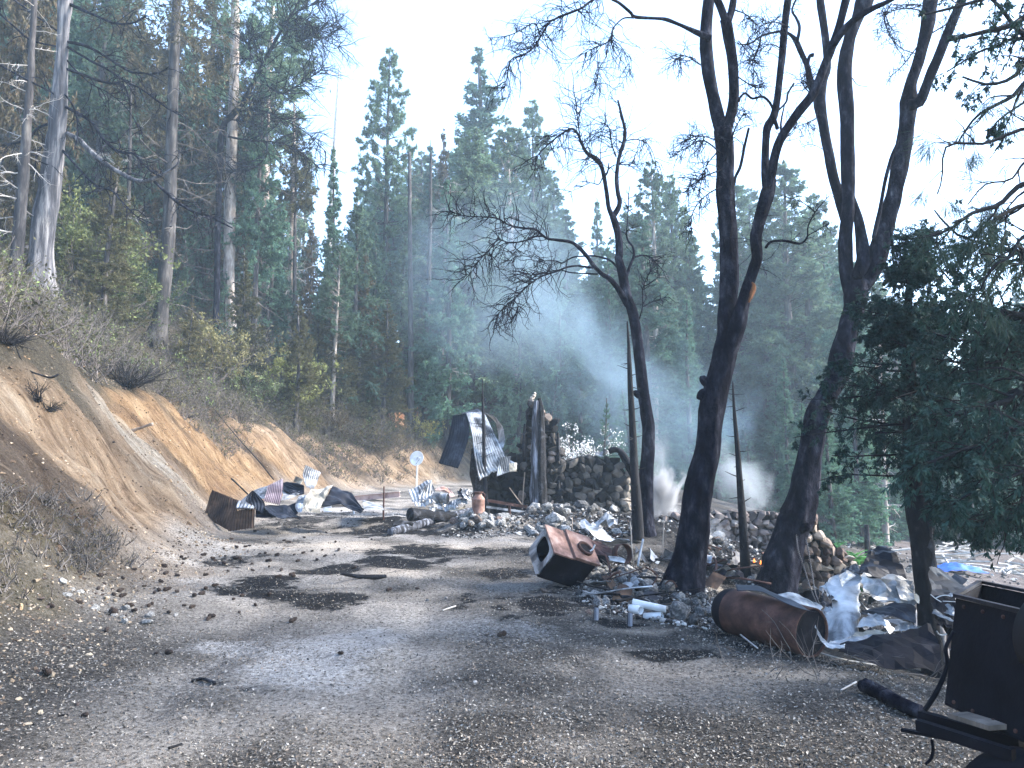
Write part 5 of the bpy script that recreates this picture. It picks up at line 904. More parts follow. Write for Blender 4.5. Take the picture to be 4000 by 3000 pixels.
# --- scrap between the logs and the bank
DS = G(1680, 1990)[1]
sheet('corrugated_sheet', 'upright grey ribbed sheet by the dish pole', [(q2(265,1160,DS+.4), q2(490,1040,DS+.6)), (q2(290,1230,DS+.2), q2(545,1130,DS+.3)), (q2(310,1285,DS), q2(540,1250,DS))], 'galv', 7, .014, .02, sd=31)
sheet('metal_sheet', 'folded silver sheet with rolled ribs beside the dish pole', [(q2(430,1110,DS), q2(510,1035,DS+.3)), (q2(370,1250,DS-.2), q2(520,1180,DS)), (q2(430,1260,DS-.3), q2(500,1260,DS-.2))], 'galvlight', 4, .016, .03, sd=32)
o = thing('barrel', 'sooty split barrel between the scrap sheets', 'barrel', W(*q2(610,1300,DS-.1))); c0, c1 = W(*q2(535,1225,DS-.1)), W(*q2(690,1235,DS-.2)); m1 = MB(); lathe(m1, [(.0,0),(.14,0),(.15,.02),(.14,.04),(.14,.2),(.15,.21),(.14,.22),(.14,.38),(.15,.40),(.14,.42)], axisM(c0, c1), c0, 20); m1.obj('shell', M['galv'], o, smooth=True); m1 = MB(); lathe(m1, [(0,.405),(.138,.41)], axisM(c0, c1), c0, 20); m1.obj('end_cap', M['galvdark'], o)
sheet('metal_sheet', 'large peach coloured panel leaning behind the split barrel', [(q2(545,1150,DS+.6), q2(640,1105,DS+.7)), (q2(690,1180,DS+.5), q2(720,1140,DS+.6)), (q2(690,1250,DS+.3), q2(770,1210,DS+.4))], 'beam', 0, 0, .03, cat='metal sheet', sd=33)
sheet('metal_sheet', 'small rust edged panel on top of the peach panel', [(q2(600,1110,DS+.5), q2(680,1120,DS+.6)), (q2(650,1140,DS+.4), q2(710,1180,DS+.5))], 'rustlight', 0, 0, .01, cat='metal sheet', sd=34)
for i, (a, b_, c_, dd_, mt, lab) in enumerate([((330,1290),(540,1260),(340,1340),(560,1300),'galv','flat striped sheet on the ground before the split barrel'), ((540,1280),(620,1300),(530,1330),(640,1370),'galvlight','small folded white tin left of the black opening'), ((640,1310),(820,1230),(660,1400),(800,1340),'galv','dull sheet slumped in front of the blue glass like scrap'), ((790,1160),(840,1120),(800,1230),(930,1250),'galvdark','dark peaked panel behind the icy crumpled scrap'), ((830,1120),(930,1170),(850,1250),(930,1290),'galv','grey panel against the burnt black post'), ((780,1260),(890,1240),(800,1320),(900,1310),'galvlight','icy crumpled tin in front of the burnt post'), ((690,1350),(880,1320),(720,1400),(860,1390),'tan','rusty cream plate below the icy crumpled tin'), ((480,1340),(540,1330),(500,1370),(560,1370),'galvlight','tiny bright plate on the ash by the fat log')]):
    sheet('metal_scrap', lab, [(q2(*a, DS-.1-.05*i), q2(*b_, DS-.05*i)), (q2((a[0]+c_[0])/2, (a[1]+c_[1])/2-6, DS-.25-.05*i), q2((b_[0]+dd_[0])/2, (b_[1]+dd_[1])/2-8, DS-.2-.05*i)), (q2(*c_, DS-.4-.05*i), q2(*dd_, DS-.35-.05*i))], mt, 0 if i not in (0, 2) else 6, .012, .05, cat='scrap metal', sd=40+i, fr=5)
# rusty beams and valve by the ruin foot
m1 = MB(); bar(m1, W(1905,1955,DR-1.0), W(2062,1982,DR-.8), .07, .07); tag(m1.obj('rusty_beam', M['rust'], None, origin=W(1905,1955,DR-1.0)), 'upper rusty beam lying along the foot of the ruined wall', 'beam')
m1 = MB(); bar(m1, W(1900,1980,DR-1.2), W(2050,2000,DR-1.0), .05, .05); tag(m1.obj('rusty_beam', M['galv'], None, origin=W(1900,1980,DR-1.2)), 'lower grey rail under the rusty beam at the ruin foot', 'beam')
b = W(1990, 2008, DR-1.9); o = thing('valve_stand', 'small rusty wheel valve in the rubble before the ruin', 'valve', b); m1 = MB(); tubes(m1, np.array([[b, b+[0, 0, .2]]]), np.array([[.035, .03]]), 10); m1.obj('pipe', M['rust'], o); m1 = MB(); lathe(m1, [(.05,.0),(.09,.0),(.09,.02),(.05,.02),(.05,0)], loc=b+[0, 0, .2], k=16); m1.obj('wheel', M['rust'], o)
# bucket and melted strips on the wall top
b = W(2400, 1822, DR+.15); o = thing('bucket', 'black bucket standing on top of the ruined wall', 'bucket', b); k = pxm(DR); m1 = MB(); lathe(m1, [(0,0),(18*k,0),(24*k,32*k),(25*k,34*k),(23*k,34*k),(17*k,2*k),(0,2*k)], loc=b, k=22); m1.obj('body', M['black'], o, smooth=True)
m1 = MB(); t = np.linspace(0, pi, 12); tubes(m1, np.stack([b[0]+24*k*np.cos(t), b[1]-.05-.08*np.sin(t), b[2]+34*k+10*k*np.sin(t)], -1)[None], np.full((1, 12), .006), 5); m1.obj('handle', M['black'], o)
k3 = zpt(1950, 1500, 2.765)
for i, (pts, lab) in enumerate([([(1180,715,10),(1270,700,12),(1340,760,14),(1400,860,14),(1440,960,12),(1450,1020,10)], 'outer melted black strip arching down over the wall end'), ([(1190,740,8),(1280,725,8),(1330,800,10),(1380,900,10),(1440,1010,8)], 'inner melted black strip arching over the wall end'), ([(1290,750,7),(1360,800,8),(1420,900,8),(1445,980,6)], 'thin frayed strip between the melted strips')]):
    P, R = limb3([(1950+a/2.765, 1500+b_/2.765, c_*1.4) for a, b_, c_ in pts], DR+.1*i-.1, m=30); m1 = MB(); tubes(m1, P[None], R[None], 8, rough=.2); tag(m1.obj('melted_strip', M['black'], None, smooth=True, origin=P[0]), lab, 'melted strip')
rock(W(2365, 1765, DR+.1), .12, 'rock_grey', 'grey round stone perched on the ruined wall beside the bucket'); sheet('metal_scrap', 'bundle of wire mesh left of the bucket on the wall', [(k3(1035,735,DR+.1), k3(1110,730,DR+.2)), (k3(1040,765,DR), k3(1120,790,DR+.1))], 'galv', 6, .02, .06, cat='scrap metal', sd=51)
# --- the tipped wood stove (corner and three edges solved from the photograph)
Ds = G(2250, 2312)[1]; kf = Ds/F; A = W(2167, 2160, Ds-.1)
e1 = np.array([168*kf, .274, -65*kf]); e2 = np.array([-29*kf, .331, 87*kf]); e3 = np.array([-69*kf, .168, -97*kf])
sc = kf*340; e1[1] *= sc; e2[1] *= sc; e3[1] *= sc
o = thing('wood_stove', 'rusty cast iron wood stove tipped on its side at the road edge', 'stove', G(2200, 2310))
def hexa(mb, O, a, b, c, mi=0, col=None):
    V = np.array([O+a*i+b*j+c*k for i in (0, 1) for j in (0, 1) for k in (0, 1)]); mb.add(V, np.array([[0,1,3,2],[4,6,7,5],[0,4,5,1],[2,3,7,6],[0,2,6,4],[1,5,7,3]]), col, mi)
m1 = MB(); t = .06; n1, n2, n3 = unit(e1), unit(e2), unit(e3)
hexa(m1, A+e1*.03, e1*.95, e2*.03, e3); hexa(m1, A+e1*.03+e2*.97, e1*.95, e2*.03, e3); hexa(m1, A+e1*.03+e3*.97, e1*.95, e2, e3*.03); hexa(m1, A+e1*.95, e1*.03, e2, e3)
m1.obj('firebox', M['black'], o)  # black paints the shade of the camera-facing front
m1 = MB(); hexa(m1, A-e1*.03-e3*.05-e2*.04, e1*.44, e2*1.08, e3*.05); hexa(m1, A+e1*.43-e3*.03-e2*.02, e1*.05, e2*1.04, e3*.03); m1.obj('top_plate', M['rustlight'], o)
m1 = MB(); hexa(m1, A+e1*.44-e3*.13-e2*.04, e1*.60, e2*1.08, e3*.05); hexa(m1, A+e1*.46-e3*.09, e1*.55, e2, e3*.09); m1.obj('raised_top_plate', M['rustlight'], o)  # both top plates in pale rust, coloured brighter as the lit side
Mt = np.stack([n1, -n2 if np.cross(n1, n2)@(-n3) < 0 else n2, -n3], 1); cc_ = A+e1*.76+e2*.42-e3*.13; m1 = MB(); rx = .105; lathe(m1, [(rx*.72,0),(rx,0),(rx,.035),(rx*.8,.035),(rx*.72,0)], Mt, cc_, 26); m1.obj('flue_collar', M['rust'], o, smooth=True); m1 = MB(); lathe(m1, [(0,.012),(rx*.76,.012)], Mt, cc_, 26); m1.obj('flue_hole', M['black'], o)
m1 = MB(); 
def P2(u, v): return A - e1*.0 + e2*u + e3*v
outer = [(0,0),(1,0),(1,1),(0,1)]; m = 20; tt = np.linspace(0, 2*pi, m, endpoint=False); inn = np.array([(.52+.34*np.sign(np.cos(a))*abs(np.cos(a))**.6, .42+.30*np.sign(np.sin(a))*abs(np.sin(a))**.6) for a in tt]); out = np.array([(.5+.5*np.clip(1.35*np.cos(a), -1, 1), .5+.5*np.clip(1.35*np.sin(a), -1, 1)) for a in tt])
V = [P2(*p) for p in out]+[P2(*p) for p in inn]+[P2(*p)+e1*.03 for p in out]+[P2(*p)+e1*.03 for p in inn]; i = np.arange(m); j = (i+1) % m
m1.add(np.array(V), [np.stack([i, j, j+m, i+m], 1), np.stack([i+m, j+m, j+3*m, i+3*m], 1), np.stack([i+2*m, i+3*m, j+3*m, j+2*m], 1)]); m1.obj('end_frame', M['galv'], o)  # mid grey puts the half shade of this end into its colour
# --- rusty tank
o = thing('rusty_tank', 'rusty brown water tank lying on its side at the road edge', 'tank', G(3000, 2560)); a, b = W(2868, 2388, 7.05), W(3172, 2472, 6.3); L = np.linalg.norm(b-a); R_ = .205; Mx = axisM(a, b)
m1 = MB(); lathe(m1, [(R_,0),(R_*1.01,L*.3),(R_,L*.6),(R_,L),(R_*.93,L),(R_*.93,L*.97)], Mx, a, 48); m1.obj('shell', M['rust'], o, smooth=True)
m1 = MB(); lathe(m1, [(R_*1.005,.01),(R_*.99,-.04),(R_*.9,-.10),(R_*.7,-.15),(R_*.4,-.175),(0,-.185)], Mx, a, 40); m1.obj('domed_end', M['black'], o, smooth=True); m1 = MB(); lathe(m1, [(R_*.94,L-.02),(R_*.6,L-.04),(0,L-.05)], Mx, a, 40); m1.obj('far_end', M['black'], o)
for f in (.33, .66):
    m1 = MB(); lathe(m1, [(R_,L*f-.006),(R_+.003,L*f),(R_,L*f+.006)], Mx, a, 40); m1.obj('weld_seam', M['rust'], o, smooth=True)
z5 = zpt(2600, 1900, 2.37)
sheet('metal_sheet', 'black narrow sheet lying along the top of the rusty tank', [(z5(640,905,6.9), z5(660,950,6.7)), (z5(850,920,6.8), z5(870,960,6.6)), (z5(1100,1020,6.5), z5(1150,1080,6.3)), (z5(1350,1130,6.2), z5(1420,1140,6.1))], 'galvdark', 0, 0, .01, sd=61)
sheet('metal_sheet', 'pale blue curled tin behind the tank top', [(z5(1000,985,7.2), z5(1010,1010,7.0)), (z5(1150,980,7.2), z5(1180,1060,6.8)), (z5(1300,1030,7.1), z5(1330,1120,6.7)), (z5(1450,1100,6.9), z5(1440,1150,6.6))], 'galvlight', 0, 0, .02, sd=62)
sheet('metal_sheet', 'small pale tin over the left shoulder of the tank', [(z5(600,945,7.3), z5(620,1020,7.0)), (z5(760,960,7.2), z5(760,1000,6.9))], 'galvlight', 0, 0, .02, sd=63)
sheet('metal_sheet', 'white curved strip below the right end of the tank', [(z5(1390,1280,6.3), z5(1395,1320,6.2)), (z5(1450,1370,6.2), z5(1420,1370,6.1)), (z5(1560,1440,6.1), z5(1520,1450,6.0)), (z5(1659,1450,6.0), z5(1640,1475,5.9))], 'galvlight', 0, 0, .02, sd=64)
# chain from the oak stub
def chain(label, pts, D, dd1=0):
    P, _ = limb3([(x, y, 3) for x, y in pts], D, 0, dd1, m=200); L = np.concatenate([[0], np.cumsum(np.linalg.norm(np.diff(P, axis=0), axis=1))]); n = int(L[-1]/.034); mb = MB()
    for i in range(n):
        s = (i+.5)/n*L[-1]; c = np.array([np.interp(s, L, P[:, j]) for j in range(3)]); c2 = np.array([np.interp(s+.01, L, P[:, j]) for j in range(3)]); t = unit(c2-c+1e-6); u = unit(np.cross(t, [0, 1, 0] if i % 2 else [1, 0, .1])); th = np.linspace(0, 2*pi, 11)
        tubes(mb, (c+t*np.cos(th)[:, None]*.024+u*np.sin(th)[:, None]*.013)[None], np.full((1, 11), .005), 5, cap=False)
    return tag(mb.obj('chain', M['galvdark'], None, smooth=True, origin=P[0]), label, 'chain')
chain('left strand of the twisted chain hanging from the oak to the tank', [(2600+x/2.37, 1900+y/2.37) for x, y in [(1210,450),(1230,600),(1290,780),(1340,940),(1400,1080),(1440,1140)]], D3-.5, -2.4); chain('right strand of the twisted chain hanging from the oak to the tank', [(2600+x/2.37, 1900+y/2.37) for x, y in [(1300,480),(1330,650),(1360,830),(1385,980),(1420,1080),(1445,1140)]], D3-.5, -2.4)
# --- tangle of sheet metal at the right
z6 = zpt(3200, 1900, 2.37)
S6 = [('scorched blue black upright sheet with a rounded top in the tangle', [((470,600,8.6),(600,555,8.7)),((400,720,8.3),(700,640,8.5)),((380,800,8.1),(760,780,8.3)),((500,860,8.0),(800,915,8.2))], 'galvdark', 0, .03),
 ('white crumpled lower half of the upright blue black sheet', [((382,790,8.1),(800,900,8.2)),((420,930,7.9),(870,950,8.0)),((480,1040,7.8),(880,1030,7.9)),((600,1110,7.7),(890,1100,7.8))], 'galvlight', 0, .07),
 ('sky blue dented tin to the right of the white crumpled sheet', [((690,915,8.0),(870,930,8.1)),((720,1000,7.8),(885,1010,7.9)),((740,1060,7.7),(885,1100,7.8))], 'galvlight', 0, .04),
 ('dark narrow slab with a wavy top edge crossing the tangle', [((390,1150,7.4),(380,1160,7.3)),((560,1110,7.3),(620,1190,7.1)),((720,1070,7.3),(800,1230,7.0)),((890,1100,7.2),(900,1265,6.9))], 'galvdark', 0, .02),
 ('pale aqua bent sheet below the dark wavy slab', [((450,1190,7.2),(600,1190,7.2)),((400,1260,7.0),(605,1260,7.0)),((330,1320,6.9),(620,1330,6.9))], 'galvlight', 0, .03),
 ('cream rust edged strip under the pale aqua sheet', [((330,1325,6.8),(300,1375,6.7)),((480,1290,6.8),(460,1370,6.7)),((620,1325,6.8),(640,1350,6.7))], 'tan', 0, .02),
 ('white torn flap beside the cedar trunk in the tangle', [((760,1230,7.0),(750,1300,6.9)),((850,1250,7.0),(840,1300,6.9)),((900,1275,6.9),(890,1290,6.9))], 'galvlight', 0, .04),
 ('long jagged white edged strip along the bottom of the tangle', [((100,1420,6.4),(130,1460,6.3)),((300,1400,6.4),(300,1440,6.3)),((500,1370,6.4),(500,1410,6.3)),((640,1330,6.4),(640,1370,6.3))], 'galvlight', 0, .04),
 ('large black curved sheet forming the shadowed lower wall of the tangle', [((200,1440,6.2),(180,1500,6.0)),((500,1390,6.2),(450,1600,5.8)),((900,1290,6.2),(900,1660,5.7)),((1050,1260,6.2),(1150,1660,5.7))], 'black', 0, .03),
 ('cream folded sheet between the tank and the spiral pipe', [((0,930,7.6),(85,895,7.8)),((20,1010,7.4),(110,1000,7.5)),((60,1060,7.2),(150,1080,7.3))], 'galvlight', 0, .04),
 ('dark crumpled tin below the cream folded sheet', [((0,1010,7.2),(110,1040,7.3)),((10,1130,7.0),(120,1130,7.0))], 'galvdark', 0, .06),
 ('grey tin strip low between the tank and the spiral pipe', [((20,1150,6.9),(110,1130,6.9)),((30,1190,6.8),(110,1170,6.8))], 'galv', 0, .03),
 ('black peaked plate left of the upright blue black sheet', [((340,725,8.9),(350,728,8.9)),((210,780,8.7),(380,790,8.7)),((200,840,8.6),(380,850,8.6))], 'galvdark', 0, .02),
 ('large dark blue plate leaning behind the cedar trunk', [((1010,755,8.2),(1110,760,8.5)),((1020,880,7.8),(1250,870,8.2)),((1040,1030,7.4),(1380,985,7.8))], 'galvdark', 0, .02),
 ('curved white tipped strip right of the cedar trunk', [((1060,1130,6.8),(1050,1170,6.7)),((1130,1160,6.8),(1150,1210,6.6)),((1200,1200,6.7),(1255,1255,6.5))], 'galvlight', 0, .02),
 ('blue white crumpled tin against the black cart', [((1190,1110,6.8),(1260,1150,6.7)),((1180,1180,6.7),(1265,1240,6.5))], 'galvlight', 0, .05),
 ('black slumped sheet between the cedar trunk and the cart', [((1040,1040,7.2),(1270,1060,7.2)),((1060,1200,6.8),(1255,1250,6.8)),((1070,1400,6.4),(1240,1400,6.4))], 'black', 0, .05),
 ('small pale plate far behind the tangle', [((800,760,10),(850,740,10)),((810,800,10),(860,800,10))], 'galvlight', 0, .03)]
for i, (lab, rows, mt, nc, cr) in enumerate(S6): sheet('metal_sheet', lab, [(z6(*l), z6(*q_)) for l, q_ in rows], mt, nc, .012, cr, sd=70+i, fr=3.5, nv=26)
for i, (lab, pts, mt) in enumerate([('thin white rod poking out right of the cedar trunk', [(1030,1000,8),(1080,1040,8),(1130,1070,8)], 'pipe'), ('curved white hose loop beside the leaning dark plate', [(1080,1035,9),(1120,1015,9),(1170,1008,9),(1210,1015,9)], 'pipe'), ('thin horizontal white rod near the cart', [(1145,1062,7),(1260,1068,7)], 'pipe'), ('looping grey hose hanging below the blue white tin', [(1085,1340,14),(1110,1370,14),(1160,1375,14),(1210,1340,14),(1248,1320,12)], 'galv')]):
    stick(lab, [(3200+a/2.37, 1900+b_/2.37, w/2.37) for a, b_, w in pts], 6.9, mt, 'rod' if i != 3 and i != 1 else 'hose', 'rod' if i != 3 and i != 1 else 'hose')
q = np.random.default_rng(77)
for k in range(70):
    if k < 44: cx, cy, Dq = q.uniform(3170, 3740), q.uniform(2290, 2560), q.uniform(6.2, 8.2)
    elif k < 58: cx, cy, Dq = q.uniform(2330, 2620), q.uniform(2150, 2380), 0
    else: cx, cy, Dq = q.uniform(2740, 3000), q.uniform(2180, 2300), 0
    p = G(cx, cy); p[2] += q.uniform(.02, .22 if k < 44 else .08); s = q.uniform(.12, .34 if k < 44 else .2); Rm = rotm(*q.uniform(-.9, .9, 2), q.uniform(0, 6)); n_ = 7
    u, v = np.meshgrid(np.linspace(-1, 1, n_), np.linspace(-.6, .6, n_)); P = np.stack([u*s, v*s, .35*s*np.sin(u*q.uniform(.5, 2)+q.uniform(0, 3))], -1); P += .10*s*fbm(P/s*1.3+k, 3, k)[..., None]; P = P@Rm.T+p; idx = np.arange(n_*n_).reshape(n_, n_); m1 = MB(); m1.add(P.reshape(-1, 3), np.stack([idx[:-1, :-1], idx[:-1, 1:], idx[1:, 1:], idx[1:, :-1]], -1).reshape(-1, 4))
    oo = m1.obj('metal_scrap', M[['galvdark','galvdark','galv','galvlight','rustsheet','galvdark'][k % 6]], None, smooth=False, origin=p); oo.modifiers.new('thickness', 'SOLIDIFY').thickness = .003
    tag(oo, ['small crumpled scrap of scorched tin in the tangle at the right', 'small crumpled scrap of tin among the stones behind the stove', 'small crumpled scrap of tin on the rubble between the big oaks'][0 if k < 44 else 1 if k < 58 else 2], 'scrap metal', ['scraps in the right hand tangle', 'scraps behind the stove', 'scraps between the big oaks'][0 if k < 44 else 1 if k < 58 else 2])
for k in range(75):
    cx, cy = [(q.uniform(2330, 2640), q.uniform(2130, 2400)), (q.uniform(3200, 3700), q.uniform(2420, 2590)), (q.uniform(2740, 3100), q.uniform(2150, 2300))][k % 3]
    b = G(cx, cy); a = q.uniform(0, 6.3); L = q.uniform(.2, .7); P, R = grow(b[None]+[0, 0, q.uniform(.02, .12)], np.array([[cos(a), sin(a), q.uniform(-.05, .5)]]), L, q.uniform(.008, .024), 7, .07, -.02, r1=.7, rng=q); m1 = MB(); tubes(m1, P, R, 6, rough=.2, seed=k)
    tag(m1.obj('charred_stick', M[['char','charpost','rust'][k % 3]], None, smooth=True, origin=b), 'burnt stick or rod lying in the scrap heaps', 'stick', 'burnt sticks in the scrap heaps')
# spiral pipe
o = thing('spiral_pipe', 'crushed grey spiral drain pipe standing in the sheet metal tangle', 'drain pipe', W(*z6(180,1430,6.9))); n = 120; t = np.linspace(0, 1, n); th = np.arange(40)/40*2*pi; P0 = W(*z6(185,1420,7.0)); P1 = W(*z6(235,860,7.6)); ax = P0+(P1-P0)*t[:, None]; R_ = .155
rad = R_*(1+.06*np.abs(np.sin((t[:, None]*4.5*pi+th[None]*.5)))**6*1.3); dent = 1-.35*np.clip(np.cos(th[None]-.4), 0, 1)**3*np.clip(np.sin(t[:, None]*9+1), 0, 1); V = ax[:, None]+np.stack([rad*dent*np.cos(th), rad*dent*np.sin(th), .05*np.sin(th+1)+0*rad], -1); V += .018*fbm(V*5, 3, 5)[..., None]
idx = np.arange(n*40).reshape(n, 40); m1 = MB(); m1.add(V.reshape(-1, 3), np.stack([idx[:-1], np.roll(idx[:-1], -1, 1), np.roll(idx[1:], -1, 1), idx[1:]], -1).reshape(-1, 4)); oo = m1.obj('ribbed_wall', M['galv'], o, smooth=True); mm = oo.modifiers.new('thickness', 'SOLIDIFY'); mm.thickness = .004
sheet('torn_flap', None, [(z6(150,870,7.4), z6(300,850,7.5)), (z6(200,940,7.3), z6(330,890,7.4))], 'galvlight', 0, 0, .03, o, sd=90)
# --- black cart at the right edge
Dc = 3.25; o = thing('black_cart', 'black open topped steel cart with a towing frame in the lower right corner', 'cart', W(3850, 2950, 3.0)); A = W(3734, 2337, Dc); B = W(3690, 2752, Dc-.02); ex = unit(W(3978, 2396, Dc-.38)-A); Lx = .85; back = W(3829, 2282, Dc+.62)-A; dn = B-A
def quad(mb, *p, th=.012):
    p = np.array(p); nn = unit(np.cross(p[1]-p[0], p[3]-p[0]))*th; V = np.concatenate([p, p+nn]); mb.add(V, np.array([[0,1,2,3],[7,6,5,4],[0,4,5,1],[1,5,6,2],[2,6,7,3],[3,7,4,0]]))
for nm, pts in (('front_panel', (A, A+ex*Lx, A+ex*Lx+dn, A+dn)), ('side_panel', (A, A+dn, A+dn+back, A+back)), ('back_panel', (A+back, A+back+ex*Lx, A+back+ex*Lx+dn, A+back+dn)), ('end_panel', (A+ex*Lx, A+ex*Lx+back, A+ex*Lx+back+dn, A+ex*Lx+dn)), ('floor_panel', (A+dn, A+dn+ex*Lx, A+dn+ex*Lx+back, A+dn+back))):
    m1 = MB(); quad(m1, *pts); m1.obj(nm, M['black'], o)
m1 = MB()
for a, b in ((A, A+ex*Lx), (A, A+back), (A+back, A+back+ex*Lx), (A+ex*Lx, A+ex*Lx+back)): bar(m1, a+[0, 0, .012], b+[0, 0, .012], .022, .014)
m1.obj('rim', M['galvdark'], o)
for i in range(7):
    for f in (.06, .94):
        c_ = A+ex*Lx*(i+.5)/7+dn*f; m1 = MB(); lathe(m1, [(.008,0),(.008,.006),(0,.008)], axisM(c_, c_+np.cross(ex, unit(dn))*(1 if np.cross(ex, unit(dn))[1] < 0 else -1)), c_-[0, .001, 0], 8); m1.obj('bolt', M['rust'], o)
m1 = MB(); bar(m1, W(3598, 2795, 3.25), W(3990, 2905, 2.9), .035, .04); bar(m1, W(3585, 2830, 3.0), W(3960, 2950, 2.7), .03, .04); bar(m1, W(3521, 2850, 3.1), W(3700, 2885, 3.0), .02, .012); m1.obj('tow_frame', M['black'], o)
m1 = MB(); bar(m1, W(3742, 2792, 3.05), W(3905, 2842, 2.85), .09, .018); m1.obj('wooden_board', M['wood'], o)
P, R = limb3([(3727,2465,14),(3695,2530,14),(3700,2600,16),(3660,2700,18),(3612,2775,18)], 3.15, m=30); m1 = MB(); tubes(m1, P[None], R[None], 8); m1.obj('hose', M['black'], o, smooth=True)
P, R = limb3([(3640,2890,12),(3645,2930,12),(3635,2965,12),(3615,2985,10)], 3.0, m=20); m1 = MB(); tubes(m1, P[None], R[None], 8); m1.obj('drop_chain', M['black'], o, smooth=True)
c = W(4230, 2520, 2.7); m1 = MB(); t = np.linspace(.35*pi, 1.15*pi, 20); Pf = np.stack([c[0]+.18*np.cos(t), c[1]+0*t, c[2]+.18*np.sin(t)], -1); V = np.concatenate([Pf-[0, .09, 0], Pf+[0, .09, 0]]); m1.add(V, np.array([[i, i+1, i+21, i+20] for i in range(19)])); oo = m1.obj('mudguard', M['galvdark'], o, smooth=True); oo.modifiers.new('thickness', 'SOLIDIFY').thickness = .01
c = W(4010, 3210, 2.75); m1 = MB(); lathe(m1, [(.10,-.07),(.2,-.08),(.235,-.06),(.24,0),(.235,.06),(.2,.08),(.10,.07)], np.array([[1,0,0],[0,0,1],[0,1,0]]), c, 36); w_ = m1.obj('wheel', M['black'], o, smooth=True); m1 = MB(); lathe(m1, [(0,-.05),(.09,-.05),(.11,-.065),(.11,.05),(0,.05)], np.array([[1,0,0],[0,0,1],[0,1,0]]), c, 24); m1.obj('rim', M['galvdark'], w_, smooth=True)
sticks_g('short mossy log lying beside the cart frame', [(3375,2712),(3450,2745),(3530,2785),(3600,2815)], 52, 'bark_dark', 'fallen_log', 'log', sides=14)
# --- small scrap between stove and oaks
q4 = zpt(1950, 1950, 2.765); Dm = G(2450, 2350)[1]
sheet('metal_sheet', 'green grey crumpled bonnet shaped sheet behind the stove', [(q4(850,300,Dm+1.8), q4(900,240,Dm+2.2)), (q4(930,380,Dm+1.5), q4(1010,300,Dm+1.9)), (q4(1100,460,Dm+1.3), q4(1200,440,Dm+1.6)), (q4(1400,520,Dm+1.0), q4(1400,500,Dm+1.2))], 'galv', 0, 0, .05, sd=101)
sheet('metal_sheet', 'dark rusty plate in the gap behind the stove', [(q4(860,400,Dm+1.4), q4(1100,480,Dm+1.2)), (q4(1000,600,Dm+.9), q4(1300,620,Dm+.9))], 'rust', 0, 0, .03, sd=102)
sheet('metal_sheet', 'crumpled pale foil like tin behind the bonnet shaped sheet', [(q4(1000,270,Dm+2.2), q4(1230,240,Dm+2.5)), (q4(1010,350,Dm+1.9), q4(1260,330,Dm+2.1))], 'galvlight', 0, 0, .08, sd=103, fr=6)
o = thing('metal_hoop', 'thick rusty ring standing behind the stove', 'hoop', W(*q4(1330,600,Dm+.6))); m1 = MB(); lathe(m1, [(.115,-.05),(.12,-.05),(.12,.05),(.115,.05),(.115,-.05)], rotm(1.4, .2, .5), W(*q4(1330,590,Dm+.6)), 30); m1.obj('band', M['rust'], o, smooth=True)
sheet('metal_sheet', 'scalloped white tin lid by the rusty ring', [(q4(1180,610,Dm+.5), q4(1200,660,Dm+.3)), (q4(1290,620,Dm+.5), q4(1290,680,Dm+.3)), (q4(1370,650,Dm+.5), q4(1350,690,Dm+.3))], 'galvlight', 3, .012, .01, sd=104)
for i, (lab, a, b, w, mt, dz, nm) in enumerate([('tall pale stick standing by the slim oak foot', (1415,240), (1455,740), 14, 'wood', 0, 'stick'), ('thin upright stake between the stove and the rubble', (788,200), (790,390), 9, 'wood', 1.8, 'stick'), ('dark thin stake behind the pale standing stick', (1400,200), (1440,480), 10, 'char', .4, 'stick'), ('blue grey leaning plank by the slim oak foot', (1550,440), (1500,720), 26, 'galv', .1, 'plank'), ('thin rod leaning on the forked oak side', (1775,200), (1770,640), 10, 'wood', .3, 'rod'), ('long dark bar lying across the scrap', (1830,600), (1590,720), 12, 'char', 0, 'bar'), ('grey angle iron lying toward the stove', (1060,1150), (1600,1330), 14, 'galv', -.6, 'angle_iron'), ('thin lower rod parallel to the angle iron', (1090,1250), (1340,1310), 10, 'galv', -.8, 'rod'), ('rusty straight bar crossing behind the stove', (1150,450), (1310,365), 16, 'rust', 1.6, 'bar'), ('bent dark pipe below the rusty ring', (1140,880), (1300,780), 16, 'rust', .1, 'pipe'), ('long rusty pipe across the scrap middle', (1190,870), (1560,740), 14, 'rust', .1, 'pipe'), ('burnt shovel handle beside the ring', (1150,600), (1210,820), 26, 'rust', .3, 'shovel_handle')]):
    m1 = MB(); p0, p1 = W(*q4(*a, Dm+dz+.3)), W(*q4(*b, Dm+dz)); 
    pp_ = np.linspace(0, 1, 10)[:, None]; P = p0*(1-pp_)+p1*pp_; P += .01*fbm(P*4+i, 2, i)[:, None]; tubes(m1, P[None], np.full((1, 10), w/2.765*.5*pxm(Dm)), 6, rough=.15, seed=i); tag(m1.obj(nm, M[mt], None, smooth=True, origin=p1), lab, nm.replace('_', ' '))
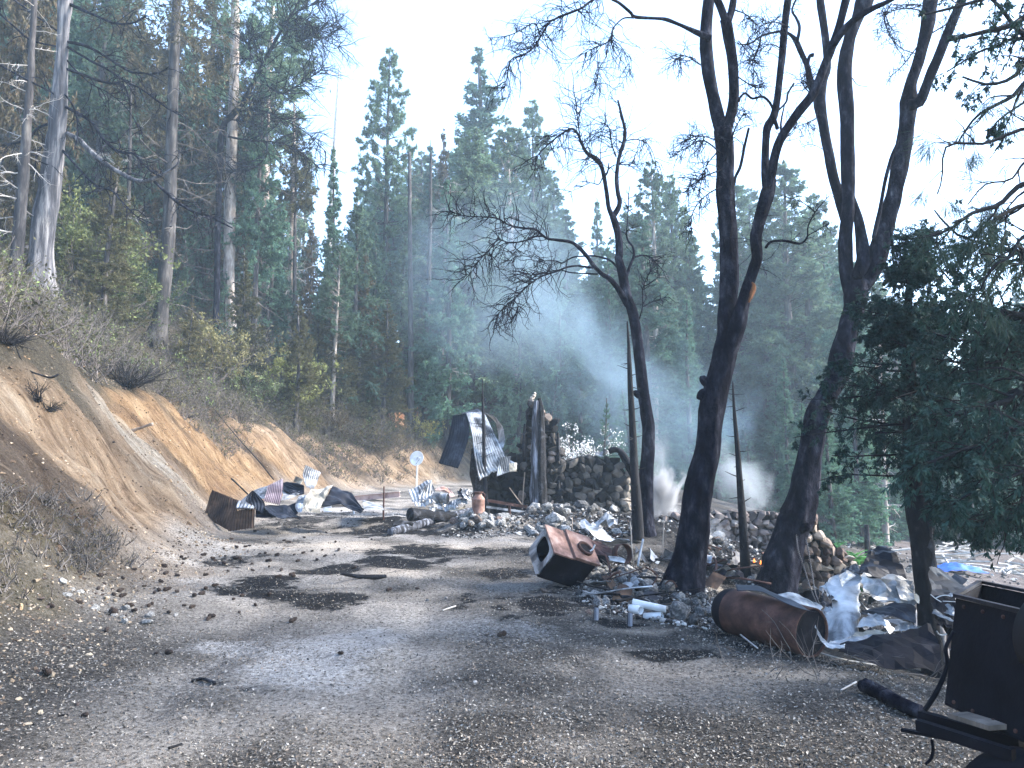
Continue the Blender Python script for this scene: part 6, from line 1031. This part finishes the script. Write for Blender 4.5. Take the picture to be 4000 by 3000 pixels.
for i, (lab, pts, mt, nm) in enumerate([('curled thin hose looping at the oak foot', [(1440,900),(1470,860),(1530,865),(1580,900)], 'galv', 'hose'), ('bent bicycle like frame tube in the scrap', [(1580,730),(1690,800),(1700,850),(1650,930)], 'rust', 'bent_tube'), ('rusty barrel hoop leaning on the forked oak', [(1790,920),(1830,885),(1880,890),(1920,950)], 'rust', 'metal_hoop'), ('long sagging wire in front of the boulder', [(900,990),(1020,1020),(1200,995),(1420,960),(1660,940)], 'galv', 'wire'), ('small white curved hook behind the stove', [(980,560),(1010,540),(1035,490)], 'pipe', 'hook'), ('rusty bent handle near the rusty pipe', [(1180,850),(1250,800),(1290,790),(1300,820)], 'rust', 'handle_bar')]):
    P = np.array([W(*q4(x, y, Dm-.1)) for x, y in pts]); q_ = smoothline(P, 24); m1 = MB(); tubes(m1, q_[None], np.full((1, 24), .009), 6); tag(m1.obj(nm, M[mt], None, smooth=True, origin=q_[0]), lab, nm.replace('_', ' '))
Dp = G(2560, 2420)[1]
for lab, a, b, w in (('long white plastic pipe lying among the grey stones', (1440,1110), (1800,1190), 74), ('short broken white pipe with an open end', (1420,1180), (1530,1200), 90), ('small white pipe elbow below the long pipe', (1570,1270), (1760,1260), 80)):
    p0, p1 = W(*q4(*a, Dp+.1)), W(*q4(*b, Dp)); r_ = w/2.765*.5*pxm(Dp); L = np.linalg.norm(p1-p0); m1 = MB(); lathe(m1, [(r_,0),(r_,L),(r_*.88,L),(r_*.88,0),(r_,0)], axisM(p0, p1), p0, 24); tag(m1.obj('plastic_pipe', M['pipe'], None, smooth=True, origin=p0), lab, 'pipe')
for lab, px, py, h in (('round charred peg at the road edge below the stove', 2328, 2420, 44), ('dark grey peg right of the charred peg', 2460, 2445, 46)):
    b = G(px, py); m1 = MB(); tubes(m1, np.array([[b-[0, 0, .05], b+[.005, 0, h*pxm(b[1])]]]), np.array([[.027, .027]]), 12); tag(m1.obj('peg', M['charpost'], None, origin=b), lab, 'peg')
# sticks in front of the tank and on the road
for i, (lab, pts, w, mt) in enumerate([('curved pale twig arching in front of the tank', [(2700,2300),(2800,2400),(2880,2480),(2960,2545)], 6, 'twig_pale'), ('long crooked branch lying along the road edge by the dark bank', [(3300,2570),(3420,2608),(3570,2590),(3690,2640)], 9, 'wood'), ('pale thin branch under the black sheet wall', [(3180,2560),(3300,2590),(3420,2610)], 7, 'twig_pale'), ('short pale stick on the near gravel right of centre', [(3285,2700),(3345,2670)], 7, 'twig_pale'), ('small dark stick on the road before the ash patch', [(750,2675),(790,2668),(840,2678)], 12, 'char'), ('thin dark stick on the near left road', [(228,2806),(265,2796)], 7, 'char'), ('short black stick on the near road', [(660,2930),(710,2918)], 10, 'char'), ('pale stick on gravel near the stove', [(1728,2388),(1780,2372)], 6, 'twig_pale')]):
    sticks_g(lab, pts, w, mt, 'branch' if i in (1, 2) else 'stick', 'branch' if i in (1, 2) else 'stick', lift=.02 if i in (0, 1, 2) else 0)
q = np.random.default_rng(8); Lt = []
c = G(3000, 2580); n = 34; S = np.stack([q.uniform(1.6, 3.1, n), q.uniform(5.3, 6.2, n), np.zeros(n)], -1); S[:, 2] = zt(S[:, 0], S[:, 1]); P, R = grow(S, np.stack([q.normal(0, 1, n), q.normal(0, .6, n), q.uniform(.1, 1.2, n)], -1), q.uniform(.15, .5, n), .004, 7, .25, -.05, rng=q); m1 = MB(); tubes(m1, P, R, 4, cap=False); P2, R2 = spawn(P, R, 3, .2, (25, 70), .5, .6, 4, .25, 0, rng=q); tubes(m1, P2, R2, 3, cap=False)
tag(m1.obj('weeds', M['twig']), 'dry bent weed stalks in front of the rusty tank', 'weeds', kind='stuff')
# small embers and flames in the smouldering rubble
m, nt, b_ = newmat('flame'); b_.inputs['Base Color'].default_value = (1,.3,.05,1); b_.inputs['Emission Color'].default_value = (1,.22,.04,1); b_.inputs['Emission Strength'].default_value = .5; M['flame'] = m
for i, (px, py) in enumerate([(2925, 2192), (2950, 2196)]):
    b = G(px, py)-[0, .3, 0]; m1 = MB(); lathe(m1, [(0,0),(.02,.015),(.02,.03),(.010,.06),(0,.08)], loc=b, k=8); tag(m1.obj('flame', M['flame'], None, smooth=True, origin=b), ['small orange flame licking the rubble right of the spiky sapling', 'second tiny flame lower in the rubble between the oaks'][i], 'flame')
# --- stumps, far brush piles, tarp
def stump(label, px, py, w, h, mat, sd, name='tree_stump'):
    b = G(px, py); k = pxm(b[1]); m1 = MB(); t = np.linspace(0, 1, 8); P = np.stack([b[0]+0*t, b[1]+0*t, b[2]-.1+t*(h*k+.1)], -1); tubes(m1, P[None], (w*.5*k*(1.35-.5*t**.5))[None], 16, rough=.3, seed=sd); V = m1.V[0]; top = V[:, 2] > b[2]+h*k*.8; V[top, 2] += .18*h*k*vn(V[top]*9, sd); return tag(m1.obj(name, M[mat], None, smooth=True, origin=b), label, 'stump')
stump('grey weathered stump at the foot of the silver cedar', 118, 1070, 105, 100, 'bark_cedar', 1); stump('orange burnt stump on the hillside above the roofing arch', 1545, 1672, 70, 48, 'stumpwood', 2); stump('short dark stump on the slope above the dish', 1330, 1625, 46, 60, 'bark_grey', 3); stump('splintered pale stump left of the straight black footed trunk', 1625, 1640, 16, 50, 'stumpwood', 4)
b = G(3390, 2150); m1 = MB(); P, R = limb3([(3392,2190,24),(3388,2120,20),(3384,2050,18)], b[1]*.8, m=20); tubes(m1, P[None], R[None], 10, rough=.15); tag(m1.obj('charred_post', M['char'], None, origin=P[0]), 'black stub post in front of the pale trunk at the clearing', 'post')
slope_tree('pale lit slender trunk beyond the tangle at the clearing edge', [(3460,2140,26),(3456,2000,24),(3450,1800,20),(3440,1500,14),(3436,1300,8)], 'bark_pale', 30, sd=12, pale=True, Lm=1.5)
slope_tree('thin dark young trunk alone on the clearing', [(3802,2190,16),(3800,2100,14),(3798,1980,10),(3796,1800,6)], 'bark_grey', 12, sd=13, Lm=1.2)
for lab, px, py, n, sd in (('brush pile of grey planks behind the cedar trunk', 3650, 2195, 26, 1), ('second heap of cut branches at the right of the clearing', 3950, 2240, 30, 2), ('small brush heap on the far slope of the clearing', 3740, 2160, 18, 3)):
    b = G(px, py); q = np.random.default_rng(sd); S = b+q.normal(0, .5, (n, 3))*[1, .5, 0]+[0, 0, .1]; S[:, 2] = b[2]+np.abs(q.normal(0, .2, n)); P, R = grow(S, np.stack([q.normal(0, 1, n), q.normal(0, .4, n), q.normal(0, .12, n)], -1), q.uniform(.7, 1.8, n), .05, 5, .05, 0, r1=.7, rng=q); m1 = MB(); tubes(m1, P, R, 5); tag(m1.obj('brush_pile', M['twig_pale'], None, origin=b), lab, 'brush pile')
b = G(3730, 2235); m1 = MB(); u, v = np.meshgrid(np.linspace(-1, 1, 24), np.linspace(-1, 1, 14)); P = np.stack([u*.85, v*.5, .25*np.exp(-(u*1.2)**2-(v*1.3)**2)+.07*fb(u, v, 2.4, 3, 2)+.05], -1)+b; idx = np.arange(24*14).reshape(14, 24); m1.add(P.reshape(-1, 3), np.stack([idx[:-1, :-1], idx[:-1, 1:], idx[1:, 1:], idx[1:, :-1]], -1).reshape(-1, 4)); oo = m1.obj('tarpaulin', M['blue'], None, smooth=True, origin=b); oo.modifiers.new('thickness', 'SOLIDIFY').thickness = .01; tag(oo, 'crumpled bright blue tarp lying on the clearing', 'tarp')
# ================================================================ SHRUBS THAT STAND OUT
def shrub(label, px, py, w, h, key, sd, tint=(1,1,1), D=None, nleaf=2600, stems=26, name='shrub', cat='shrub', lsz=1.0, wood='twig', base=None, spread=.75, lk=0.15):
    q = np.random.default_rng(sd); b = (G(px, py) if D is None else onT(W(px, py, D)[0], D)) if base is None else base; k = pxm(b[1]); hh = h*k; ww = w*k
    S = b+q.normal(0, .06, (stems, 3))*[ww, ww, 0]; D_ = np.stack([q.normal(0, spread*ww/hh, stems), q.normal(0, spread*ww/hh, stems), np.ones(stems)], -1); P, R = grow(S, D_, hh*q.uniform(.6, 1.15, stems), .008+.006*hh, 8, .14, .02, rng=q)
    m1 = MB(); tubes(m1, P, R, 4, cap=False); P2, R2 = spawn(P, R, 7, .2, (25, 65), .45, .6, 5, .18, .03, rng=q); tubes(m1, P2, R2, 3, cap=False); P3, R3 = spawn(P2, R2, 3, .2, (25, 65), .5, .6, 4, .18, .02, rng=q); tubes(m1, P3, R3, 3, cap=False)
    o = thing(name, label, cat, b); m1.obj('stems', M[wood], o)
    if nleaf:
        m2 = MB(); i = q.integers(0, len(P3), nleaf); j = q.integers(1, 4, nleaf); t = q.uniform(.6, 1.4, len(P3))[i]; col = np.stack([t*tint[0], t*tint[1], t*tint[2], np.ones(nleaf)], -1); s = lsz*hh*.06
        leaves(m2, P3[i, j]+q.normal(0, .02*hh, (nleaf, 3)), q.normal(0, 1, (nleaf, 3))+[0, 0, .5], s*q.uniform(.6, 1.3, nleaf), s*.5, col, q); m2.obj('leaves', M[key], o)
    return o
shrub('yellow green bush glowing on the crest above the orange cut', 1160, 1640, 150, 230, 'shrub', 1, (1.5,1.5,1.1), nleaf=5200, lsz=.8); shrub('pale green round bush left of the yellow crest bush', 1010, 1600, 150, 160, 'shrub', 2, (.9,1.1,1.1), nleaf=4200, lsz=.8); shrub('tall grey leafless thicket left of the crest bushes', 930, 1500, 160, 260, 'olive', 3, nleaf=600, stems=50)
shrub('mustard leaved shrub before the pale barked pine', 830, 1500, 160, 220, 'shrub', 4, (.9,.8,.8), nleaf=4200); shrub('low yellow bush beside the bent roofing arch', 1685, 1740, 110, 110, 'shrub', 5, (1.6,1.5,.9), nleaf=3200, lsz=1.0); shrub('bright green broadleaf bush beneath the silver cedar', 300, 1190, 260, 420, 'shrub', 6, (.75,.85,.7), nleaf=9000, lsz=.7, stems=40)
shrub('olive green bush in front of the dark buttressed tree', 520, 1290, 200, 260, 'shrub', 7, (.5,.65,.55), nleaf=6000, lsz=.7); shrub('bare dark bush fanning over the edge of the cut', 500, 1520, 220, 170, 'olive', 8, nleaf=0, stems=60, wood='twig_dark', spread=1.2); shrub('bare twiggy bush hanging at the far left crest', 20, 1350, 220, 120, 'olive', 9, nleaf=0, stems=50, wood='twig_dark', spread=1.4); shrub('small bare bush growing from the left face of the cut', 150, 1570, 110, 110, 'olive', 10, nleaf=0, stems=14, wood='twig_dark', spread=1.0)
shrub('tiny dry bush with a few leaves on the left face of the cut', 190, 1620, 80, 60, 'olive', 11, nleaf=300, stems=16, wood='twig_dark', spread=1.3); shrub('little bare sprig in the middle of the cut', 735, 1632, 60, 40, 'olive', 12, nleaf=0, stems=12, wood='twig_dark', spread=1.4)
shrub('greyish tangle of dry brush low on the slope over the dish', 1450, 1760, 260, 150, 'olive', 13, (.9,.8,.8), nleaf=2400, stems=60, spread=1.0); shrub('dry brown brush left of the greyish tangle', 1280, 1700, 220, 150, 'brownfir', 14, (1,.9,.9), nleaf=2400, stems=60, spread=1.0)
shrub('small tree in white blossom behind the ruined wall', 2235, 1800, 110, 300, 'blossom', 15, D=DR+5, nleaf=1900, stems=12, name='blossom_tree', cat='tree', lsz=.45, spread=.5, base=onT(W(2240,1800,DR+5)[0], DR+5))
bf = onT(W(3290, 2200, 14.5)[0], 14.5)
for i, (px, py, Df) in enumerate([(3215, 2190, 14.5), (3290, 2215, 14.2), (3350, 2230, 14.0)]):
    b = onT(W(px, py, Df)[0], Df); b[2] = min(b[2], W(px, py, Df)[2]); q = np.random.default_rng(60+i); n = 26; a = q.uniform(0, 2*pi, n); S = b+np.zeros((n, 3)); S[:, 2] += q.uniform(0, .5, n); P, R = grow(S, np.stack([np.cos(a)*.8, np.sin(a)*.8, q.uniform(.4, 1.3, n)], -1), q.uniform(.5, .85, n), .006, 9, .05, -.10, rng=q); o = thing('young_cedar', ['bright green young cedar behind the stone pillar', 'bright green low cedar sprig right of the first one', 'smallest bright green cedar sprig near the tangle'][i], 'young tree', b); m1 = MB(); tubes(m1, P, R, 4, cap=False); m1.obj('stems', M['twig'], o)
    k = q.integers(0, n, 5200); t = q.uniform(1, 7.9, 5200); j = t.astype(int); f = (t-j)[:, None]; C = P[k, j]*(1-f)+P[k, np.minimum(j+1, 8)]*f; T_ = unit(P[k, np.minimum(j+1, 8)]-P[k, j]); sd_ = unit(np.cross(T_, [0, 0, 1.]))*np.sign(q.normal(size=(5200, 1))); tn = q.uniform(.6, 1.4, 5200); m2 = MB(); leaves(m2, C, sd_+T_*.6+q.normal(0, .15, (5200, 3)), .12*(1.1-t/9), .022, np.stack([tn, tn, tn, np.ones(5200)], -1), q, flat=.4); m2.obj('fronds', M['fern'], o)
# ================================================================ NEAR DARK CEDAR AND OVERHANGING LIMBS (right side)
def sprays(P, R, q, per=9, L=.5, key='cedar', n3=10, lf=.055, droop=-.2, tone=1.0):
    """flat drooping cedar sprays along limbs"""
    P2, R2 = spawn(P, R, per, .15, (35, 75), 1, .5, 7, .14, droop*.5, L=L, rng=q); P3, R3 = spawn(P2, R2, 7, .1, (30, 60), .45, .6, 5, .12, droop, rng=q)
    n = len(P3)*n3; i = np.repeat(np.arange(len(P3)), n3); t = q.uniform(0, 3.99, n); j = t.astype(int); f = (t-j)[:, None]; C = P3[i, j]*(1-f)+P3[i, j+1]*f; T_ = unit(P3[i, j+1]-P3[i, j]); s = unit(np.cross(T_, q.normal(0, .5, (n, 3))+[0, 0, 1]))*np.sign(q.normal(size=(n, 1)))
    tn = (tone*q.uniform(.55, 1.5, len(P3)))[i]*q.uniform(.85, 1.15, n); m = MB(); leaves(m, C, T_+s*.8, lf*q.uniform(.6, 1.3, n), lf*.36, np.stack([tn, tn, tn, np.ones(n)], -1), q, flat=.5); w = MB(); tubes(w, P2, R2, 3, cap=False); return m, w, P3
q = np.random.default_rng(31)
b = G(3650, 2640); D = b[1]; o = thing('cedar_tree', 'dark young cedar with charred peeling trunk in the right foreground', 'tree', b)
P, R = limb3([(3655,2655,95),(3640,2500,84),(3618,2300,78),(3592,2100,76),(3570,1900,70),(3562,1780,64),(3560,1600,56),(3550,1400,44),(3548,1200,32),(3560,1050,20),(3585,930,10)], D, 0, .15, m=60); m1 = MB(); tubes(m1, P[None], R[None], 18, rough=.16, seed=3); m1.obj('trunk', M['bark_char'], o, smooth=True)
m1 = MB(); k = np.arange(2, 22); PP = P[k]+np.array([.042, -.036, 0])*1.0*(R[k]/.07)[:, None]; PP[:, 0] += .012*np.sin(k*1.7); tubes(m1, PP[None], (R[k]*.42*(1+.35*np.sin(k*2.3)))[None], 8, rough=.35, seed=6); m1.obj('peeled_strip', M['bark_cedar'], o, smooth=True)
n = 96; u = q.uniform(.34, 1, n)**.95; kk = np.clip((u*59).astype(int), 0, 58); S = P[kk]; a = q.uniform(0, 2*pi, n); rel = (u-.34)/.66; L = (1.08*(1-rel)**.8+.16)*q.uniform(.6, 1.1, n)
L = np.where(np.sin(a) < -.35, L*.5, L)*np.where((np.cos(a) < -.3) & (rel < .75), 1.38, 1.08)
P1, R1 = grow(S, np.stack([np.cos(a), np.sin(a), -.15+.55*rel], -1), L, .010+.006*L, 9, .07, -.005, rng=q); m1 = MB(); tubes(m1, P1, R1, 5, cap=False)
mm, ww, _ = sprays(P1, R1, q, 11, .34, n3=13, lf=.046); mm.obj('foliage', M['cedar'], o); m1.V += ww.V; m1.C += ww.C
for f_, mi_ in zip(ww.Fc, ww.M): m1.Fc.append(f_+m1.n); m1.M.append(mi_)
m1.n += ww.n; m1.obj('limbs', M['bark_char'], o)
# larger cedar just outside the frame at the right, its crown leans in
def side_tree(label, base, H, pts_list, sd, key='cedar', name='cedar_tree', long_needles=False, per=10, L=.6, lf=.07, extra=0):
    q = np.random.default_rng(sd); o = thing(name, label, 'tree', base); t = np.linspace(0, 1, 20); Pt = np.stack([base[0]+.1*np.sin(t*4), base[1]+0*t, base[2]-.1+t*H], -1); m1 = MB(); tubes(m1, Pt[None], (.16*(1-t)**.6+.02)[None], 14, rough=.15); m1.obj('trunk', M['bark_char'], o, smooth=True); m1 = MB(); m2 = MB()
    for pts, dw in pts_list:
        z0 = W(pts[0][0], pts[0][1], dw)[2]; ln = [W(x, y, dw-.25*i*0) for i, (x, y, w) in enumerate(pts)]; st = np.array([base[0], base[1], min(z0-.1, base[2]+H*.97)]); Q = smoothline(np.array([st]+ln), 22)
        Rr = np.interp(np.linspace(0, 1, 22), np.linspace(0, 1, len(pts)+1), [pts[0][2]*1.3]+[w for _, _, w in pts])*.5*pxm(dw); tubes(m1, Q[None], Rr[None], 8, rough=.12)
        if long_needles:
            P2, R2 = spawn(Q[None], Rr[None], 9, .35, (25, 60), 1, .6, 7, .16, -.05, L=.5, rng=q); tubes(m1, P2, R2, 4, cap=False); P3, R3 = spawn(P2, R2, 2, .3, (25, 60), .5, .7, 5, .15, -.05, rng=q); tubes(m1, P3, R3, 3, cap=False)
            tips = np.concatenate([P2[:, -1], P3[:, -1]]); td = unit(np.concatenate([P2[:, -1]-P2[:, -2], P3[:, -1]-P3[:, -2]])); k = q.random(len(tips)) < .55; tips = tips[k]; td = td[k]; i = np.repeat(np.arange(len(tips)), 34); nn = len(i)
            leaves(m2, tips[i]-td[i]*q.uniform(0, .08, (nn, 1)), td[i]*.5+q.normal(0, .35, (nn, 3))+[0, 0, -.55], q.uniform(.14, .24, nn), .0035, np.array([[.30,.34,.36,1]]).repeat(nn, 0), q)
        else:
            mm, ww, _ = sprays(Q[None, 6:], Rr[None, 6:], q, per, L, n3=12, lf=lf, droop=-.35)
            for src, dst in ((mm, m2), (ww, m1)):
                for V_, C_, F_, I_ in zip(src.V, src.C, src.Fc, src.M): pass
                dst.V += src.V; dst.C += src.C
                for F_, I_ in zip(src.Fc, src.M): dst.Fc.append(F_+dst.n); dst.M.append(I_)
                dst.n += src.n
    nb_ = 26; zz = base[2]+H*q.uniform(.22, .97, nb_); aa = q.uniform(-1.25, 1.25, nb_); Sx = np.stack([base[0]+0*zz, base[1]+0*zz, zz], -1); Px, Rx = grow(Sx, np.stack([np.cos(aa), np.sin(aa), q.uniform(-.3, .2, nb_)], -1), q.uniform(.9, 2.2, nb_)*(1.2-(zz-base[2])/H), .02, 9, .08, .0, rng=q); tubes(m1, Px, Rx, 5, cap=False)
    mm, ww, _ = sprays(Px, Rx, q, 7, .5, n3=9, lf=.07, droop=-.3)
    for src, dst in ((mm, m2), (ww, m1)):
        dst.V += src.V; dst.C += src.C
        for F_, I_ in zip(src.Fc, src.M): dst.Fc.append(F_+dst.n); dst.M.append(I_)
        dst.n += src.n
    m1.obj('limbs', M['bark_char'], o, smooth=True); m2.obj('needles' if long_needles else 'foliage', M[key], o); return o
bx = onT(5.6, 6.8)
low = [([(4050,1500,40),(3950,1560,30),(3800,1600,20),(3650,1640,10)], 6.6), ([(4050,1650,40),(3900,1720,26),(3750,1760,16),(3600,1820,8)], 6.4), ([(4100,1250,40),(3980,1230,26),(3850,1200,16),(3720,1150,8)], 6.9), ([(4100,1350,30),(3950,1400,20),(3800,1420,12),(3640,1400,6)], 7.4), ([(4100,1800,40),(3980,1850,24),(3850,1900,14),(3730,1960,8)], 6.2),
       ([(4100,1050,30),(4000,1000,20),(3880,960,12),(3760,930,6)], 7.2), ([(4100,1900,30),(3950,1990,18),(3820,2040,10)], 7.0), ([(4100,1500,30),(3950,1450,20),(3850,1330,12),(3760,1250,6)], 8.0), ([(4100,1700,30),(3950,1660,20),(3830,1640,12),(3700,1720,6)], 8.0), ([(4080,1150,26),(3900,1290,16),(3760,1330,10),(3620,1290,6)], 7.8), ([(4080,1580,26),(3900,1500,16),(3700,1500,10),(3480,1560,6)], 8.4), ([(4080,1750,26),(3850,1800,16),(3600,1700,10),(3420,1690,6)], 9.0), ([(4080,1900,26),(3850,1700,16),(3600,1560,10),(3380,1500,6)], 9.4), ([(4080,1350,26),(3850,1250,16),(3700,1080,10),(3600,980,5)], 9.0)]
side_tree('big dark cedar just past the right edge whose crown leans into the frame', bx, 7.0, low, 41, per=36, L=.66, lf=.06)
hi = [([(4060,700,44),(3900,800,26),(3800,830,20),(3700,900,14),(3590,930,8)], 5.6), ([(4060,500,26),(3950,520,20),(3850,560,15),(3700,570,12),(3680,700,8),(3660,760,5)], 5.6), ([(4060,790,26),(3900,850,20),(3780,930,14),(3700,880,12),(3650,820,6)], 5.8), ([(4060,900,20),(3950,1000,16),(3880,1040,12),(3830,1130,6)], 5.6), ([(4060,1050,16),(3980,960,14),(3900,1080,10),(3820,1170,6)], 6.0), ([(4060,600,16),(3950,700,12),(3850,720,8),(3780,800,5)], 6.2), ([(4060,300,30),(3950,380,20),(3820,450,12),(3740,560,6)], 6.0)]
side_tree('pine reaching long needled limbs in from the right edge', onT(5.0, 5.4), 8.5, hi, 42, 'pine', 'pine_tree', True)
top = [([(4080,60,50),(3950,100,34),(3820,130,22),(3700,160,12)], 7.0), ([(4080,200,40),(3960,300,26),(3860,330,16),(3760,300,8)], 7.0), ([(4080,-40,40),(3900,-20,26),(3760,20,16),(3600,60,8)], 7.2), ([(4080,160,40),(3980,120,26),(3900,20,16),(3800,-60,8)], 7.4), ([(4080,350,24),(4000,400,16),(3900,470,10),(3850,540,5)], 7.0), ([(3990,150,24),(3900,180,16),(3830,200,10),(3700,280,5)], 7.6)]
side_tree('dark cedar at the top right corner with hanging fringed sprays', onT(6.6, 7.6), 8.5, top, 43, per=12, L=.4, lf=.045)
# ================================================================ HAZE AND SMOKE
def volmat(name, col, dens, aniso=.2):
    m = bpy.data.materials.new(name); m.use_nodes = True; nt = m.node_tree; nt.nodes.remove(nt.nodes['Principled BSDF']); v = nt.nodes.new('ShaderNodeVolumePrincipled'); v.inputs['Color'].default_value = (*col, 1); v.inputs['Density'].default_value = dens; v.inputs['Anisotropy'].default_value = aniso
    nt.links.new(v.outputs[0], nt.nodes['Material Output'].inputs['Volume']); return m, nt, v
m, nt, v = volmat('haze', (.66,.85,1.0), .0016, .1); mb = MB(); box(mb, (8, 62, 32), (190, 150, 84)); tag(mb.obj('haze', m), 'thin blue smoky air filling the whole clearing', 'haze', kind='stuff')
def smoke(label, c, rad, col, dens, scale, rot=(0,0,0), cut=.45, soft_=2.2, aniso=.3, step=None, sq=(1,1,1)):
    m, nt, v = volmat('smoke', col, 0, aniso); tc = nd(nt, 'ShaderNodeTexCoord'); L = nd(nt, 'ShaderNodeVectorMath', operation='LENGTH'); nt.links.new(tc.outputs['Object'], L.inputs[0])
    mp = nd(nt, 'ShaderNodeMapping'); mp.inputs['Scale'].default_value = sq; nt.links.new(tc.outputs['Object'], mp.inputs[0]); mp.inputs['Location'].default_value = (random.random()*9,)*3
    nf = noise(nt, mp.outputs[0], scale, 6, .62, .8); fall = mth(nt, 'SUBTRACT', 1.0, L.outputs['Value'], True); nn = mth(nt, 'MULTIPLY', mth(nt, 'SUBTRACT', nf, .5), 3.6*cut/.4); a = mth(nt, 'SUBTRACT', mth(nt, 'ADD', mth(nt, 'MULTIPLY', fall, 1.9), nn), .95, True); d = mth(nt, 'MULTIPLY', mth(nt, 'MULTIPLY', a, mth(nt, 'MULTIPLY', fall, 1.6, True)), dens)
    nt.links.new(d, v.inputs['Density']); mb = MB(); V, Fc = ICO[3]; mb.add(V, Fc); o = mb.obj('smoke', m); o.location = c; o.scale = rad; o.rotation_euler = rot; return tag(o, label, 'smoke', kind='stuff')
smoke('thick white smoke puffing up behind the slim oak', W(2600, 1950, 17.5), (.85, .8, 1.6), (.97,.98,1), 14.0, 1.7, (0, .12, 0), cut=.42)
smoke('thin white wisp curling above the thick smoke puff', W(2570, 1780, 17.8), (.8, .6, 2.0), (.9,.95,1), 1.6, 1.6, (0, -.15, 0), cut=.42)
smoke('pale smoke drifting over the low foundation wall', W(2900, 1880, 17.8), (1.3, .9, 1.7), (.85,.93,1), 2.0, 1.7, (0, -.7, 0), cut=.4)
smoke('thin smoke seeping from the rubble between the oaks', W(2790, 2100, 14.5), (.5, .5, .7), (.85,.92,1), 1.6, 1.8)
smoke('blue smoke column drifting up and left behind the ruin', W(2400, 1500, 30), (5.8, 4, 10.0), (.56,.80,1), .28, 1.5, (0, -.55, 0), cut=.40, soft_=3)
smoke('broad veil of blue smoke among the conifers behind the roofing arch', W(1980, 1150, 38), (10.5, 6, 11), (.58,.81,1), .19, 1.7, (0, -.5, 0), cut=.38, soft_=3)
smoke('faint blue smoke hanging between the two big oaks', W(2800, 1650, 26), (4.0, 4, 4.2), (.50,.76,1), .18, 1.7, cut=.38)
